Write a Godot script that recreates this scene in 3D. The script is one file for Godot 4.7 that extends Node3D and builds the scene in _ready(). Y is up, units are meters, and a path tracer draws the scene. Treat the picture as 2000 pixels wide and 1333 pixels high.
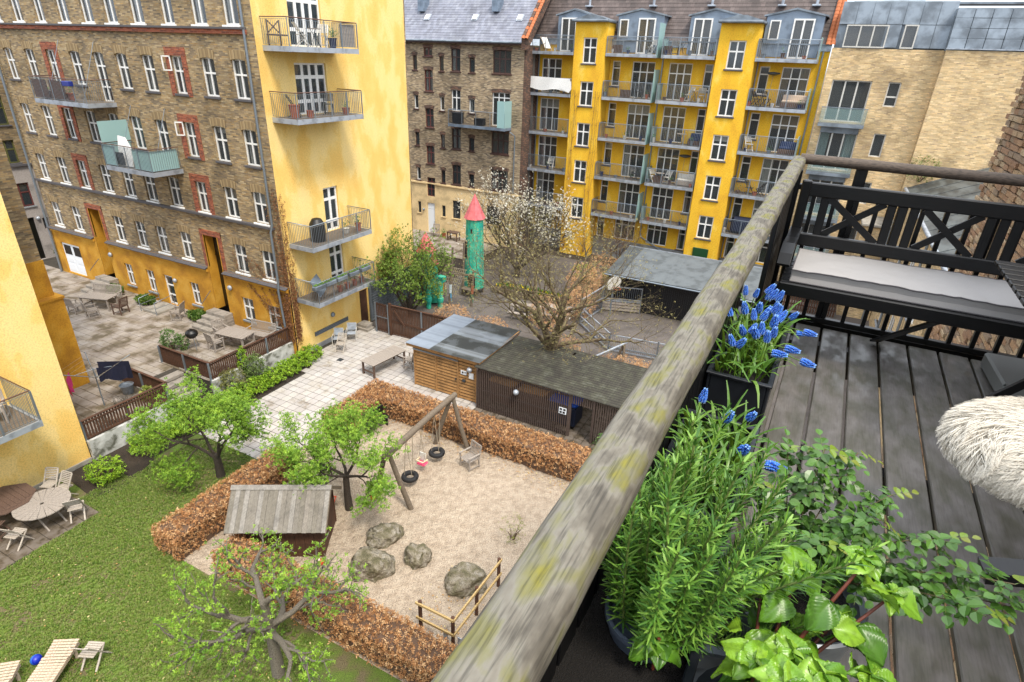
extends Node3D

var M := {}
var G := RandomNumberGenerator.new()
var used := {}
var cache := {}
const TER := 0.85
const DECK := 12.985


class MB:
	var v := PackedVector3Array()
	var n := PackedVector3Array()
	var c := PackedColorArray()
	var col := Color.WHITE

	func tri(a: Vector3, b: Vector3, d: Vector3, na: Vector3, nb: Vector3, nd: Vector3) -> void:
		v.append(a); v.append(d); v.append(b)
		n.append(na); n.append(nd); n.append(nb)
		c.append(col); c.append(col); c.append(col)

	func quad(a: Vector3, b: Vector3, d: Vector3, e: Vector3) -> void:
		var m := (b - a).cross(d - a)
		if m.length_squared() < 1e-14:
			m = (d - a).cross(e - a)
		m = m.normalized()
		tri(a, b, d, m, m, m)
		tri(a, d, e, m, m, m)

	func flat(a: Vector3, b: Vector3, d: Vector3) -> void:
		var m := (b - a).cross(d - a).normalized()
		tri(a, b, d, m, m, m)

	func box(p: Vector3, s: Vector3, b := Basis()) -> MB:
		return bev(p, s, 0.0, b)

	# box with its edges cut at 45 degrees by r
	func bev(p: Vector3, s: Vector3, r: float, b := Basis()) -> MB:
		var h := s * 0.5
		for ax in 3:
			var u := (ax + 1) % 3
			var w := (ax + 2) % 3
			for sg in [-1.0, 1.0]:
				var q := []
				for k in [[-1, -1], [1, -1], [1, 1], [-1, 1]]:
					var t := Vector3()
					t[ax] = sg * h[ax]
					t[u] = k[0] * (h[u] - r)
					t[w] = k[1] * (h[w] - r)
					q.append(p + b * t)
				if sg > 0: quad(q[0], q[1], q[2], q[3])
				else: quad(q[3], q[2], q[1], q[0])
			if r > 0.0:
				for su in [-1.0, 1.0]:
					for sw in [-1.0, 1.0]:
						var e := []
						for sa in [-1.0, 1.0]:
							var t1 := Vector3(); t1[ax] = sa * (h[ax] - r); t1[u] = su * h[u]; t1[w] = sw * (h[w] - r)
							var t2 := Vector3(); t2[ax] = sa * (h[ax] - r); t2[u] = su * (h[u] - r); t2[w] = sw * h[w]
							e.append(p + b * t1); e.append(p + b * t2)
						if su * sw > 0: quad(e[0], e[1], e[3], e[2])
						else: quad(e[1], e[0], e[2], e[3])
		return self

	# bar of square section from a to b
	func bar(a: Vector3, b: Vector3, w: float, h: float, up := Vector3.UP) -> MB:
		var z := (b - a).normalized()
		var x := up.cross(z)
		if x.length() < 0.01: x = Vector3.RIGHT.cross(z)
		x = x.normalized()
		return box((a + b) * 0.5, Vector3(w, h, a.distance_to(b)), Basis(x, z.cross(x), z))

	func tube(pts: Array, rad: Array, sides := 8, cap := true) -> MB:
		var rings := []
		var t0: Vector3 = (pts[1] - pts[0]).normalized()
		var side := t0.cross(Vector3.UP)
		if side.length() < 0.05: side = t0.cross(Vector3.RIGHT)
		side = side.normalized()
		for i in pts.size():
			var t: Vector3 = (pts[mini(i + 1, pts.size() - 1)] - pts[maxi(i - 1, 0)]).normalized()
			side = (side - t * side.dot(t)).normalized()
			var up := t.cross(side)
			var ring := []
			for k in sides:
				var a := TAU * k / sides
				ring.append(side * cos(a) + up * sin(a))
			rings.append(ring)
		for i in pts.size() - 1:
			var r0: float = rad[mini(i, rad.size() - 1)]
			var r1: float = rad[mini(i + 1, rad.size() - 1)]
			for k in sides:
				var k2 := (k + 1) % sides
				var a: Vector3 = rings[i][k]; var b: Vector3 = rings[i][k2]
				var d: Vector3 = rings[i + 1][k2]; var e: Vector3 = rings[i + 1][k]
				tri(pts[i] + a * r0, pts[i] + b * r0, pts[i + 1] + d * r1, a, b, d)
				tri(pts[i] + a * r0, pts[i + 1] + d * r1, pts[i + 1] + e * r1, a, d, e)
		if cap:
			for j in 2:
				var i: int = 0 if j == 0 else pts.size() - 1
				var r: float = rad[mini(i, rad.size() - 1)]
				for k in range(1, sides - 1):
					var p0: Vector3 = pts[i] + rings[i][0] * r
					var p1: Vector3 = pts[i] + rings[i][k] * r
					var p2: Vector3 = pts[i] + rings[i][k + 1] * r
					if j == 0: flat(p0, p2, p1)
					else: flat(p0, p1, p2)
		return self

	# profile of (radius, height) turned about the y axis at o
	func lathe(o: Vector3, prof: Array, sides := 16, b := Basis()) -> MB:
		for i in prof.size() - 1:
			var p: Vector2 = prof[i]
			var q: Vector2 = prof[i + 1]
			var dn := Vector2(q.y - p.y, p.x - q.x).normalized()
			for k in sides:
				var a0 := TAU * k / sides
				var a1 := TAU * (k + 1) / sides
				var d0 := Vector3(cos(a0), 0, -sin(a0))
				var d1 := Vector3(cos(a1), 0, -sin(a1))
				var y := Vector3.UP
				var n0 := b * (d0 * dn.x + y * dn.y)
				var n1 := b * (d1 * dn.x + y * dn.y)
				var A := o + b * (d0 * p.x + y * p.y)
				var B := o + b * (d1 * p.x + y * p.y)
				var C := o + b * (d1 * q.x + y * q.y)
				var D := o + b * (d0 * q.x + y * q.y)
				if p.x > 0.0: tri(A, B, C, n0, n1, n1)
				if q.x > 0.0: tri(A, C, D, n0, n1, n0)
		return self

	# outline in the local xy plane, pushed out along local z by depth
	func prism(poly: PackedVector2Array, depth: float, x := Transform3D()) -> MB:
		var q := poly.duplicate()
		if Geometry2D.is_polygon_clockwise(q): q.reverse()
		var id := Geometry2D.triangulate_polygon(q)
		for i in range(0, id.size(), 3):
			var t := [q[id[i]], q[id[i + 1]], q[id[i + 2]]]
			if (t[1] - t[0]).cross(t[2] - t[0]) < 0: t.reverse()
			flat(x * Vector3(t[0].x, t[0].y, depth), x * Vector3(t[1].x, t[1].y, depth), x * Vector3(t[2].x, t[2].y, depth))
			flat(x * Vector3(t[2].x, t[2].y, 0), x * Vector3(t[1].x, t[1].y, 0), x * Vector3(t[0].x, t[0].y, 0))
		for i in q.size():
			var a := q[i]
			var b := q[(i + 1) % q.size()]
			quad(x * Vector3(a.x, a.y, 0), x * Vector3(b.x, b.y, 0), x * Vector3(b.x, b.y, depth), x * Vector3(a.x, a.y, depth))
		return self

	# flat wall in the local xy plane of x (facing +z) with openings that are reveal deep
	func wall(x: Transform3D, r: Rect2, framed: Array, reveal: float, bare := []) -> MB:
		var holes := framed + bare
		var us := [r.position.x, r.end.x]
		var vs := [r.position.y, r.end.y]
		for h in holes:
			us.append_array([h.position.x, h.end.x])
			vs.append_array([h.position.y, h.end.y])
		us.sort(); vs.sort()
		for j in vs.size() - 1:
			if vs[j + 1] - vs[j] < 1e-4: continue
			var vm: float = (vs[j] + vs[j + 1]) * 0.5
			var start := -1.0e9
			for i in us.size() - 1:
				var um: float = (us[i] + us[i + 1]) * 0.5
				var inside := false
				for h in holes:
					if h.has_point(Vector2(um, vm)): inside = true; break
				if us[i + 1] - us[i] < 1e-4: inside = inside or start < -1e8
				if not inside and start < -1e8: start = us[i]
				var last: bool = i == us.size() - 2
				if start > -1e8 and (inside or last):
					var e: float = us[i] if inside else us[i + 1]
					if e - start > 1e-4:
						quad(x * Vector3(start, vs[j], 0), x * Vector3(e, vs[j], 0), x * Vector3(e, vs[j + 1], 0), x * Vector3(start, vs[j + 1], 0))
					start = -1.0e9
		for h in framed:
			var a: Vector2 = h.position
			var b: Vector2 = h.end
			var z := Vector3(0, 0, -reveal)
			var P := [Vector3(a.x, a.y, 0), Vector3(b.x, a.y, 0), Vector3(b.x, b.y, 0), Vector3(a.x, b.y, 0)]
			for k in 4:
				var p: Vector3 = P[k]
				var q: Vector3 = P[(k + 1) % 4]
				quad(x * p, x * (p + z), x * (q + z), x * q)
		return self

	# one sloping sheet above the line a-b
	func quad_roof(a: Vector3, b: Vector3, s: Vector3) -> MB:
		quad(a, b, b + s, a + s)
		return self

	func ball(o: Vector3, rad: Vector3, rings := 8, sides := 12, b := Basis()) -> MB:
		for i in rings:
			var t0 := PI * i / rings
			var t1 := PI * (i + 1) / rings
			for k in sides:
				var a0 := TAU * k / sides
				var a1 := TAU * (k + 1) / sides
				var N := []
				for e in [[t0, a0], [t1, a0], [t1, a1], [t0, a1]]:
					N.append(Vector3(sin(e[0]) * cos(e[1]), cos(e[0]), -sin(e[0]) * sin(e[1])))
				var P := []
				var Q := []
				for m in N:
					P.append(o + b * (m * rad))
					Q.append((b * (m / rad)).normalized())
				if i < rings - 1: tri(P[0], P[1], P[2], Q[0], Q[1], Q[2])
				if i > 0: tri(P[0], P[2], P[3], Q[0], Q[2], Q[3])
		return self

	func done() -> ArrayMesh:
		var m := ArrayMesh.new()
		if v.size() == 0: return m
		var a := []
		a.resize(Mesh.ARRAY_MAX)
		a[Mesh.ARRAY_VERTEX] = v
		a[Mesh.ARRAY_NORMAL] = n
		a[Mesh.ARRAY_COLOR] = c
		m.add_surface_from_arrays(Mesh.PRIMITIVE_TRIANGLES, a)
		return m


func mb() -> MB:
	return MB.new()


func rect(a: float, b: float, c: float, d: float) -> Rect2:   # u0 v0 u1 v1
	return Rect2(a, b, c - a, d - b)


func at(x: float, y: float, z: float, turn := 0.0) -> Transform3D:
	return Transform3D(Basis(Vector3.UP, deg_to_rad(turn)), Vector3(x, y, z))


func numbered(called: String) -> String:
	var k: int = used.get(called, 0)
	used[called] = k + 1
	return called if k == 0 else "%s_%03d" % [called, k]


func tag(o: Node, label: String, category: String, group := "") -> void:
	o.set_meta("label", label)
	o.set_meta("category", category)
	if group: o.set_meta("group", group)


# a thing: a Node3D at its base whose children are its parts
func thing(called: String, label: String, category: String, x := Transform3D(), group := "") -> Node3D:
	var o := Node3D.new()
	o.name = numbered(called)
	o.transform = x
	tag(o, label, category, group)
	add_child(o, true)
	return o


func part(parent: Node, called: String, m, mat: Material, x := Transform3D(), stuff := false) -> MeshInstance3D:
	var o := MeshInstance3D.new()
	o.name = called
	o.mesh = m.done() if m is MB else m
	o.material_override = mat
	o.transform = x
	if stuff: o.set_meta("kind", "stuff")
	parent.add_child(o, true)
	return o


func structure(called: String, m, mat: Material, x := Transform3D()) -> MeshInstance3D:
	var o := part(self, numbered(called), m, mat, x)
	o.set_meta("kind", "structure")
	return o


func copy_of(o: Node3D, x: Transform3D, label := "") -> Node3D:
	var base: String = o.get_meta("base")
	var r: Node3D = o.duplicate()
	r.name = numbered(base)
	r.transform = x
	if label: r.set_meta("label", label)
	add_child(r, true)
	return r


# first use of a kind moves the original, later uses copy it
func place(key: String, maker: Callable, x: Transform3D, label: String) -> Node3D:
	if not cache.has(key):
		var o: Node3D = maker.call()
		o.set_meta("base", str(o.name).rstrip("0123456789").trim_suffix("_"))
		o.transform = x
		o.set_meta("label", label)
		cache[key] = o
		return o
	return copy_of(cache[key], x, label)


func many(parent: Node, called: String, m: Mesh, mat: Material, xs: Array, cols := []) -> MultiMeshInstance3D:
	var mm := MultiMesh.new()
	mm.transform_format = MultiMesh.TRANSFORM_3D
	mm.use_colors = cols.size() > 0
	mm.mesh = m
	mm.instance_count = xs.size()
	for i in xs.size():
		mm.set_instance_transform(i, xs[i])
		if cols.size(): mm.set_instance_color(i, cols[i])
	var o := MultiMeshInstance3D.new()
	o.name = called
	o.multimesh = mm
	o.material_override = mat
	o.set_meta("kind", "stuff")
	parent.add_child(o, true)
	return o


# ---------- materials ----------
func lin(r: float, g: float, b: float) -> Color:   # a real-world base colour, linear
	return Color(r, g, b).linear_to_srgb()


func noise_tex(seed_: int, freq: float, stops: Array, size := 256, octaves := 4, kind := 0, warp := 0.0) -> NoiseTexture2D:
	var f := FastNoiseLite.new()
	f.seed = seed_
	f.frequency = freq
	f.noise_type = [FastNoiseLite.TYPE_SIMPLEX_SMOOTH, FastNoiseLite.TYPE_CELLULAR, FastNoiseLite.TYPE_VALUE][kind]
	f.fractal_octaves = octaves
	f.fractal_gain = 0.55
	if warp > 0.0:
		f.domain_warp_enabled = true
		f.domain_warp_amplitude = warp
		f.domain_warp_frequency = freq * 1.5
	var t := NoiseTexture2D.new()
	t.width = size
	t.height = size
	t.seamless = true
	t.noise = f
	var g := Gradient.new()
	var offs := PackedFloat32Array()
	var cols := PackedColorArray()
	for s in stops:
		offs.append(s[0])
		cols.append(s[1])
	g.offsets = offs
	g.colors = cols
	t.color_ramp = g
	return t


func mat(called: String, colour: Color, rough := 0.8, o := {}) -> StandardMaterial3D:
	var m := StandardMaterial3D.new()
	m.resource_name = called
	m.albedo_color = colour
	m.roughness = rough
	m.metallic = o.get("metal", 0.0)
	m.metallic_specular = o.get("spec", 0.5)
	if o.has("tex"):
		m.albedo_texture = o.tex
		m.uv1_triplanar = true
		m.uv1_world_triplanar = o.get("world", true)
		m.uv1_triplanar_sharpness = 8.0
		var s = o.get("scale", 1.0)
		m.uv1_scale = s if s is Vector3 else Vector3.ONE * s
	if o.has("detail"):
		m.detail_enabled = true
		m.detail_albedo = o.detail
		m.detail_blend_mode = BaseMaterial3D.BLEND_MODE_MUL
		m.detail_uv_layer = BaseMaterial3D.DETAIL_UV_2
		m.uv2_triplanar = true
		m.uv2_world_triplanar = o.get("world", true)
		var s2 = o.get("dscale", 0.2)
		m.uv2_scale = s2 if s2 is Vector3 else Vector3.ONE * s2
	if o.has("bump"):
		m.heightmap_enabled = true
		m.heightmap_texture = o.bump
		m.heightmap_scale = o.get("depth", 0.3)
	if o.get("vc", false): m.vertex_color_use_as_albedo = true
	if o.has("back"):
		m.backlight_enabled = true
		m.backlight = o.back
	M[called] = m
	return m


func brick_tex(seed_: int, tones: Array, mortar: Color, size := 1024, across := 32, rows := 64) -> ImageTexture:
	var r := RandomNumberGenerator.new()
	r.seed = seed_
	var im := Image.create(size, size, false, Image.FORMAT_RGB8)
	im.fill(mortar)
	var bw := size / across
	var bh := size / rows
	for j in rows:
		for i in across:
			var t: Color = tones[r.randi() % tones.size()]
			t = t * r.randf_range(0.86, 1.1)
			t.a = 1.0
			var x := i * bw + (bw / 2 if j % 2 else 0)
			var w := bw - 2
			im.fill_rect(Rect2i(x, j * bh + 1, mini(w, size - x), bh - 3), t)
			if x + w > size: im.fill_rect(Rect2i(0, j * bh + 1, x + w - size, bh - 3), t)
			if r.randf() < 0.5:
				im.fill_rect(Rect2i(x + r.randi_range(0, w / 2), j * bh + 1, mini(w / 3, size - x), (bh - 3) / 2), t * 0.93)
	return ImageTexture.create_from_image(im)


func grey(k: float) -> Color:
	return Color(k, k, k)


func mixc(a: Color, b: Color, t: float) -> Color:
	return a.lerp(b, t)


func _ready() -> void:
	var cam := Camera3D.new()
	cam.name = "camera"
	cam.fov = 60.378
	cam.near = 0.05
	cam.far = 600.0
	cam.transform = Transform3D(Basis(Vector3(0.88633323, 0.03429694, -0.46177606), Vector3(-0.22870239, 0.89955099, -0.37216023), Vector3(0.40262715, 0.43546727, 0.80514572)).orthonormalized(), Vector3(0, 14.4, 0))
	add_child(cam)
	cam.current = true
	var we := WorldEnvironment.new()
	we.name = "daylight"
	var env := Environment.new()
	env.background_mode = Environment.BG_SKY
	var sky := Sky.new()
	var sm := ProceduralSkyMaterial.new()
	sm.sky_top_color = Color(0.95, 0.97, 1.0)
	sm.sky_horizon_color = Color(0.70, 0.73, 0.77)
	sm.sky_curve = 0.5
	sm.ground_horizon_color = Color(0.5, 0.48, 0.45)
	sm.ground_bottom_color = Color(0.3, 0.28, 0.26)
	sm.sky_energy_multiplier = 1.0
	sky.sky_material = sm
	env.sky = sky
	env.tonemap_mode = Environment.TONE_MAPPER_LINEAR
	env.tonemap_exposure = 2.75
	env.sdfgi_enabled = true
	env.ssao_enabled = true
	env.ssil_enabled = true
	we.environment = env
	add_child(we)
	var sun := DirectionalLight3D.new()
	sun.name = "sun_behind_cloud"
	sun.light_energy = 0.5
	sun.light_angular_distance = 12.0
	sun.light_color = Color(1.0, 0.965, 0.91)
	sun.shadow_enabled = true
	sun.basis = Basis.looking_at(Vector3(-0.5, -1.0, -0.32).normalized(), Vector3(0, 0, -1))
	add_child(sun)
	G.seed = 2024
	materials()
	ground()
	building_a()
	building_left()
	building_f()
	building_y()
	building_t()
	own_wall()
	yard()
	plants()
	furniture()
	balcony_things()
	balcony_near()


func S(r: float, g: float, b: float) -> Color:   # an sRGB colour
	return Color(r, g, b)


func materials() -> void:
	var fine := noise_tex(3, 0.06, [[0.0, grey(0.84)], [0.5, grey(0.97)], [1.0, grey(1.0)]])
	var blot := noise_tex(5, 0.012, [[0.2, grey(0.82)], [0.5, grey(0.96)], [0.8, grey(1.0)]], 256, 5, 0, 20.0)
	var grain := noise_tex(7, 0.05, [[0.15, grey(0.62)], [0.5, grey(0.92)], [0.8, grey(1.0)]], 256, 4)
	var rough := noise_tex(8, 0.08, [[0.0, grey(0.0)], [1.0, grey(1.0)]], 256, 5)
	cache["fine"] = fine
	cache["grain"] = grain
	cache["rough"] = rough
	cache["blot"] = blot
	# stucco and render
	var pale := noise_tex(11, 0.008, [[0.2, S(0.925, 0.755, 0.41)], [0.44, S(0.935, 0.785, 0.45)], [0.5, S(0.94, 0.80, 0.475)], [0.54, S(0.95, 0.82, 0.52)], [0.8, S(0.955, 0.835, 0.55)]], 512, 6, 0, 30.0)
	mat("stucco_pale", Color.WHITE, 0.92, {tex = pale, scale = Vector3(0.15, 0.075, 0.15), detail = fine, dscale = 0.9, bump = rough, depth = 0.6})
	var ochre := noise_tex(12, 0.008, [[0.2, S(0.66, 0.46, 0.12)], [0.5, S(0.76, 0.55, 0.14)], [0.8, S(0.80, 0.61, 0.23)]], 512, 6, 0, 25.0)
	mat("stucco_ochre", Color.WHITE, 0.92, {tex = ochre, scale = 0.14, detail = fine, dscale = 0.8})
	var yel := noise_tex(13, 0.009, [[0.15, S(0.88, 0.67, 0.17)], [0.42, S(0.92, 0.72, 0.18)], [0.62, S(0.93, 0.74, 0.19)], [0.85, S(0.95, 0.80, 0.36)]], 512, 6, 0, 30.0)
	mat("stucco_yellow", Color.WHITE, 0.92, {tex = yel, scale = Vector3(0.16, 0.08, 0.16), detail = fine, dscale = 0.7})
	mat("stucco_cream", S(0.93, 0.82, 0.62), 0.92, {tex = blot, scale = 0.15, detail = fine, dscale = 0.8})
	mat("render_grey", S(0.66, 0.63, 0.61), 0.92, {tex = blot, scale = 0.25, detail = fine, dscale = 0.8})
	mat("wall_white", S(0.80, 0.80, 0.79), 0.9, {tex = noise_tex(14, 0.02, [[0.2, S(0.45, 0.45, 0.40)], [0.45, S(0.82, 0.82, 0.80)], [0.8, S(0.95, 0.95, 0.94)]], 256, 5, 0, 20.0), scale = 0.3})
	mat("plinth_grey", S(0.55, 0.56, 0.57), 0.9, {tex = blot, scale = 0.3})
	# bricks too far off to tell apart
	var by := brick_tex(21, [S(.68, .60, .45), S(.63, .555, .41), S(.57, .50, .39), S(.70, .635, .50), S(.64, .54, .37), S(.49, .44, .36)], S(.57, .525, .45))
	mat("brick_yellow", S(0.97, 0.95, 0.93), 0.93, {tex = by, scale = Vector3(0.125, 0.234, 0.125), detail = blot, dscale = 0.11})
	var bd := brick_tex(22, [S(.68, .60, .48), S(.64, .56, .44), S(.55, .48, .39), S(.71, .64, .53), S(.60, .53, .42), S(.46, .41, .35)], S(.61, .55, .47))
	mat("brick_dark", Color.WHITE, 0.93, {tex = bd, scale = Vector3(0.125, 0.234, 0.125), detail = blot, dscale = 0.1})
	var bt := brick_tex(23, [S(.83, .72, .54), S(.80, .69, .51), S(.81, .695, .51), S(.79, .67, .49), S(.83, .73, .56), S(.80, .69, .51), S(.84, .74, .57), S(.74, .64, .50)], S(.80, .71, .57))
	mat("brick_tan", Color.WHITE, 0.93, {tex = bt, scale = Vector3(0.125, 0.234, 0.125), detail = blot, dscale = 0.09})
	var br := brick_tex(24, [S(.60, .31, .20), S(.54, .27, .18), S(.66, .37, .25), S(.45, .23, .17)], S(.55, .42, .35), 256, 8, 16)
	mat("brick_red", Color.WHITE, 0.93, {tex = br, scale = Vector3(0.5, 0.94, 0.5), detail = fine, dscale = 0.5})
	var bb := brick_tex(25, [S(.42, .30, .25), S(.36, .27, .23), S(.48, .35, .28), S(.30, .24, .21)], S(.38, .33, .29), 256, 8, 16)
	mat("brick_brown", Color.WHITE, 0.93, {tex = bb, scale = Vector3(0.5, 0.94, 0.5), detail = blot, dscale = 0.3})
	mat("soldier_brick", S(0.64, 0.56, 0.42), 0.93, {tex = brick_tex(26, [S(.96, .95, .93), S(.88, .86, .84), S(.84, .81, .78)], S(.84, .82, .8), 256, 16, 1), scale = Vector3(0.9, 0.3, 0.9)})
	# roofs
	mat("slate_grey", S(0.55, 0.56, 0.60), 0.6, {tex = brick_tex(31, [S(.96, .96, .98), S(.88, .88, .9), S(.92, .93, .96)], S(.72, .72, .74), 512, 16, 16), scale = 0.23, detail = blot, dscale = 0.14})
	mat("tile_brown", S(0.40, 0.355, 0.34), 0.7, {tex = brick_tex(32, [S(.96, .95, .95), S(.86, .85, .85), S(.91, .9, .9)], S(.7, .68, .68), 512, 16, 16), scale = 0.22, detail = blot, dscale = 0.12})
	mat("tile_orange", S(0.70, 0.40, 0.23), 0.75, {tex = fine, scale = 1.0})
	mat("zinc", S(0.52, 0.56, 0.60), 0.42, {metal = 0.35, tex = noise_tex(33, 0.012, [[0.2, grey(0.74)], [0.7, grey(1.0)]], 256, 5, 0, 15.0), scale = 0.25})
	mat("zinc_blue", S(0.50, 0.56, 0.63), 0.45, {metal = 0.25, tex = blot, scale = 0.3})
	mat("felt_grey", S(0.40, 0.425, 0.44), 0.75, {tex = blot, scale = 0.35, detail = fine, dscale = 1.5})
	mat("felt_dark", S(0.29, 0.31, 0.32), 0.75, {tex = blot, scale = 0.35})
	mat("metal_roof_dark", S(0.33, 0.35, 0.35), 0.55, {tex = noise_tex(34, 0.02, [[0.2, grey(0.62)], [0.7, grey(1.0)]], 256, 5), scale = Vector3(0.25, 0.25, 0.06)})
	mat("shed_roof_clean", S(0.58, 0.62, 0.67), 0.45, {metal = 0.3, tex = blot, scale = 0.5})
	var rust := noise_tex(35, 0.02, [[0.40, S(0.27, 0.28, 0.28)], [0.5, S(0.36, 0.37, 0.36)], [0.58, S(0.56, 0.59, 0.62)], [0.8, S(0.60, 0.63, 0.66)]], 256, 6, 0, 30.0)
	mat("shed_roof", Color.WHITE, 0.4, {metal = 0.3, tex = rust, scale = 0.13})
	var mossr := noise_tex(36, 0.02, [[0.25, S(0.28, 0.265, 0.235)], [0.5, S(0.32, 0.31, 0.27)], [0.66, S(0.345, 0.345, 0.28)], [0.82, S(0.42, 0.42, 0.375)]], 512, 6, 0, 15.0)
	for i in 3: mat("shelter_roof_%d" % i, grey([0.78, 0.95, 1.0][i]), 0.85, {tex = mossr, scale = 0.16, detail = grain, dscale = Vector3(0.6, 1, 3.0)})
	# paint, metal, glass
	mat("white_paint", S(0.93, 0.93, 0.92), 0.45, {tex = fine, scale = 0.8})
	mat("white_aged", S(0.84, 0.83, 0.80), 0.6, {tex = grain, scale = 2.0})
	mat("brown_paint", S(0.27, 0.18, 0.16), 0.5)
	mat("maroon_paint", S(0.38, 0.20, 0.18), 0.5)
	mat("green_paint", S(0.35, 0.35, 0.18), 0.5)
	mat("door_dark", S(0.09, 0.09, 0.075), 0.35, {tex = grain, scale = Vector3(2, 0.4, 2)})
	mat("door_white", S(0.88, 0.90, 0.92), 0.5)
	mat("sill_slate", S(0.33, 0.32, 0.33), 0.7, {tex = fine, scale = 1.5})
	mat("galvanised", S(0.55, 0.59, 0.63), 0.38, {metal = 0.6, tex = fine, scale = 1.2})
	mat("galv_pale", S(0.68, 0.71, 0.75), 0.42, {metal = 0.4, tex = blot, scale = 0.6})
	mat("steel_dark", S(0.26, 0.28, 0.30), 0.45, {metal = 0.5})
	mat("rail_brown", S(0.36, 0.26, 0.22), 0.55)
	mat("frosted", S(0.62, 0.76, 0.76), 0.25, {})
	M.frosted.transparency = BaseMaterial3D.TRANSPARENCY_ALPHA
	M.frosted.albedo_color.a = 0.8
	M.frosted.roughness = 0.3
	mat("balcony_glass", Color(0.55, 0.66, 0.66, 0.28), 0.05, {spec = 0.5}).transparency = BaseMaterial3D.TRANSPARENCY_ALPHA
	var gl := mat("glass", Color(0.30, 0.34, 0.36, 0.22), 0.03, {spec = 0.5})
	gl.transparency = BaseMaterial3D.TRANSPARENCY_ALPHA
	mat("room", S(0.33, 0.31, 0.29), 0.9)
	mat("curtain", S(0.80, 0.80, 0.77), 0.9, {back = S(0.3, 0.3, 0.3)})
	mat("curtain_tan", S(0.62, 0.55, 0.42), 0.9)
	mat("curtain_green", S(0.60, 0.70, 0.68), 0.9)
	mat("black_plastic", S(0.06, 0.06, 0.065), 0.45)
	mat("tyre", S(0.09, 0.09, 0.10), 0.75, {tex = fine, scale = 3.0})
	mat("rope", S(0.58, 0.54, 0.47), 0.9)
	mat("concrete", S(0.62, 0.60, 0.56), 0.9, {tex = blot, scale = 0.5, detail = fine, dscale = 2.0})
	mat("stone_step", S(0.60, 0.57, 0.53), 0.9, {tex = blot, scale = 0.8, detail = fine, dscale = 2.0})
	# wood (grain stretched along one axis)
	for a in [["x", Vector3(0.5, 9, 9)], ["y", Vector3(9, 0.5, 9)], ["z", Vector3(9, 9, 0.5)]]:
		mat("teak_" + a[0], S(0.64, 0.60, 0.56), 0.85, {tex = grain, scale = a[1], world = false})
		mat("teak_brown_" + a[0], S(0.40, 0.31, 0.26), 0.8, {tex = grain, scale = a[1], world = false})
		mat("larch_" + a[0], S(0.72, 0.54, 0.33), 0.8, {tex = grain, scale = a[1], detail = blot, dscale = 0.5})
		mat("fence_" + a[0], S(0.36, 0.235, 0.16), 0.8, {tex = grain, scale = a[1], detail = blot, dscale = 0.5})
		mat("slat_" + a[0], S(0.37, 0.31, 0.28), 0.8, {tex = grain, scale = a[1]})
		mat("post_" + a[0], S(0.46, 0.41, 0.35), 0.9, {tex = grain, scale = a[1]})
		mat("black_wood_" + a[0], S(0.055, 0.058, 0.068), 0.38, {tex = grain, scale = a[1], spec = 0.45})
	mat("teak_pale", S(0.74, 0.70, 0.65), 0.85, {tex = grain, scale = Vector3(3, 3, 3), world = false})
	mat("new_wood", S(0.78, 0.66, 0.44), 0.75, {tex = grain, scale = 2.0})
	mat("lounger_wood", S(0.80, 0.72, 0.63), 0.8, {tex = grain, scale = Vector3(2, 2, 2), world = false})
	mat("shed_black", S(0.10, 0.10, 0.115), 0.6, {tex = grain, scale = Vector3(6, 0.4, 6)})
	# ground
	mat("soil", S(0.27, 0.225, 0.18), 0.97, {tex = grain, scale = 1.3, detail = blot, dscale = 0.3, bump = rough, depth = 4.0})
	mat("lawn_soil", Color.WHITE, 0.95, {tex = noise_tex(41, 0.014, [[0.22, S(0.43, 0.39, 0.28)], [0.38, S(0.40, 0.42, 0.22)], [0.6, S(0.37, 0.45, 0.17)], [0.85, S(0.40, 0.49, 0.18)]], 512, 6, 0, 15.0), scale = 0.13, detail = grain, dscale = 2.0})
	var sandt := noise_tex(42, 0.02, [[0.2, S(0.64, 0.585, 0.515)], [0.5, S(0.70, 0.645, 0.575)], [0.8, S(0.735, 0.685, 0.615)]], 512, 6, 0, 20.0)
	mat("sand", S(0.99, 0.97, 0.95), 0.97, {tex = sandt, scale = 0.25, detail = grain, dscale = 1.7, bump = rough, depth = 6.0})
	mat("asphalt", S(0.42, 0.39, 0.37), 0.93, {tex = blot, scale = 0.2, detail = grain, dscale = 3.0})
	mat("joint", S(0.24, 0.22, 0.19), 0.95, {tex = blot, scale = 0.5})
	var algae := noise_tex(43, 0.016, [[0.12, S(0.80, 0.77, 0.72)], [0.28, S(0.93, 0.92, 0.905)], [0.6, S(0.96, 0.955, 0.95)], [0.9, S(0.98, 0.98, 0.975)]], 512, 6, 0, 20.0)
	var tones := [S(.75, .735, .72), S(.725, .705, .69), S(.70, .68, .665), S(.74, .72, .695)]
	for i in 4:
		mat("flag_%d" % i, tones[i], 0.9, {tex = algae, scale = 0.12, detail = fine, dscale = 2.5})
	var algae2 := noise_tex(44, 0.016, [[0.22, S(0.58, 0.54, 0.45)], [0.4, S(0.78, 0.74, 0.68)], [0.6, S(0.88, 0.86, 0.83)], [0.9, S(0.94, 0.92, 0.90)]], 512, 6, 0, 20.0)
	for i in 4:
		mat("terrace_flag_%d" % i, tones[i] * S(0.93, 0.92, 0.91), 0.9, {tex = algae2, scale = 0.09, detail = fine, dscale = 2.5})
	mat("wet_flag", S(0.46, 0.43, 0.40), 0.7, {tex = algae2, scale = 0.3})
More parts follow.
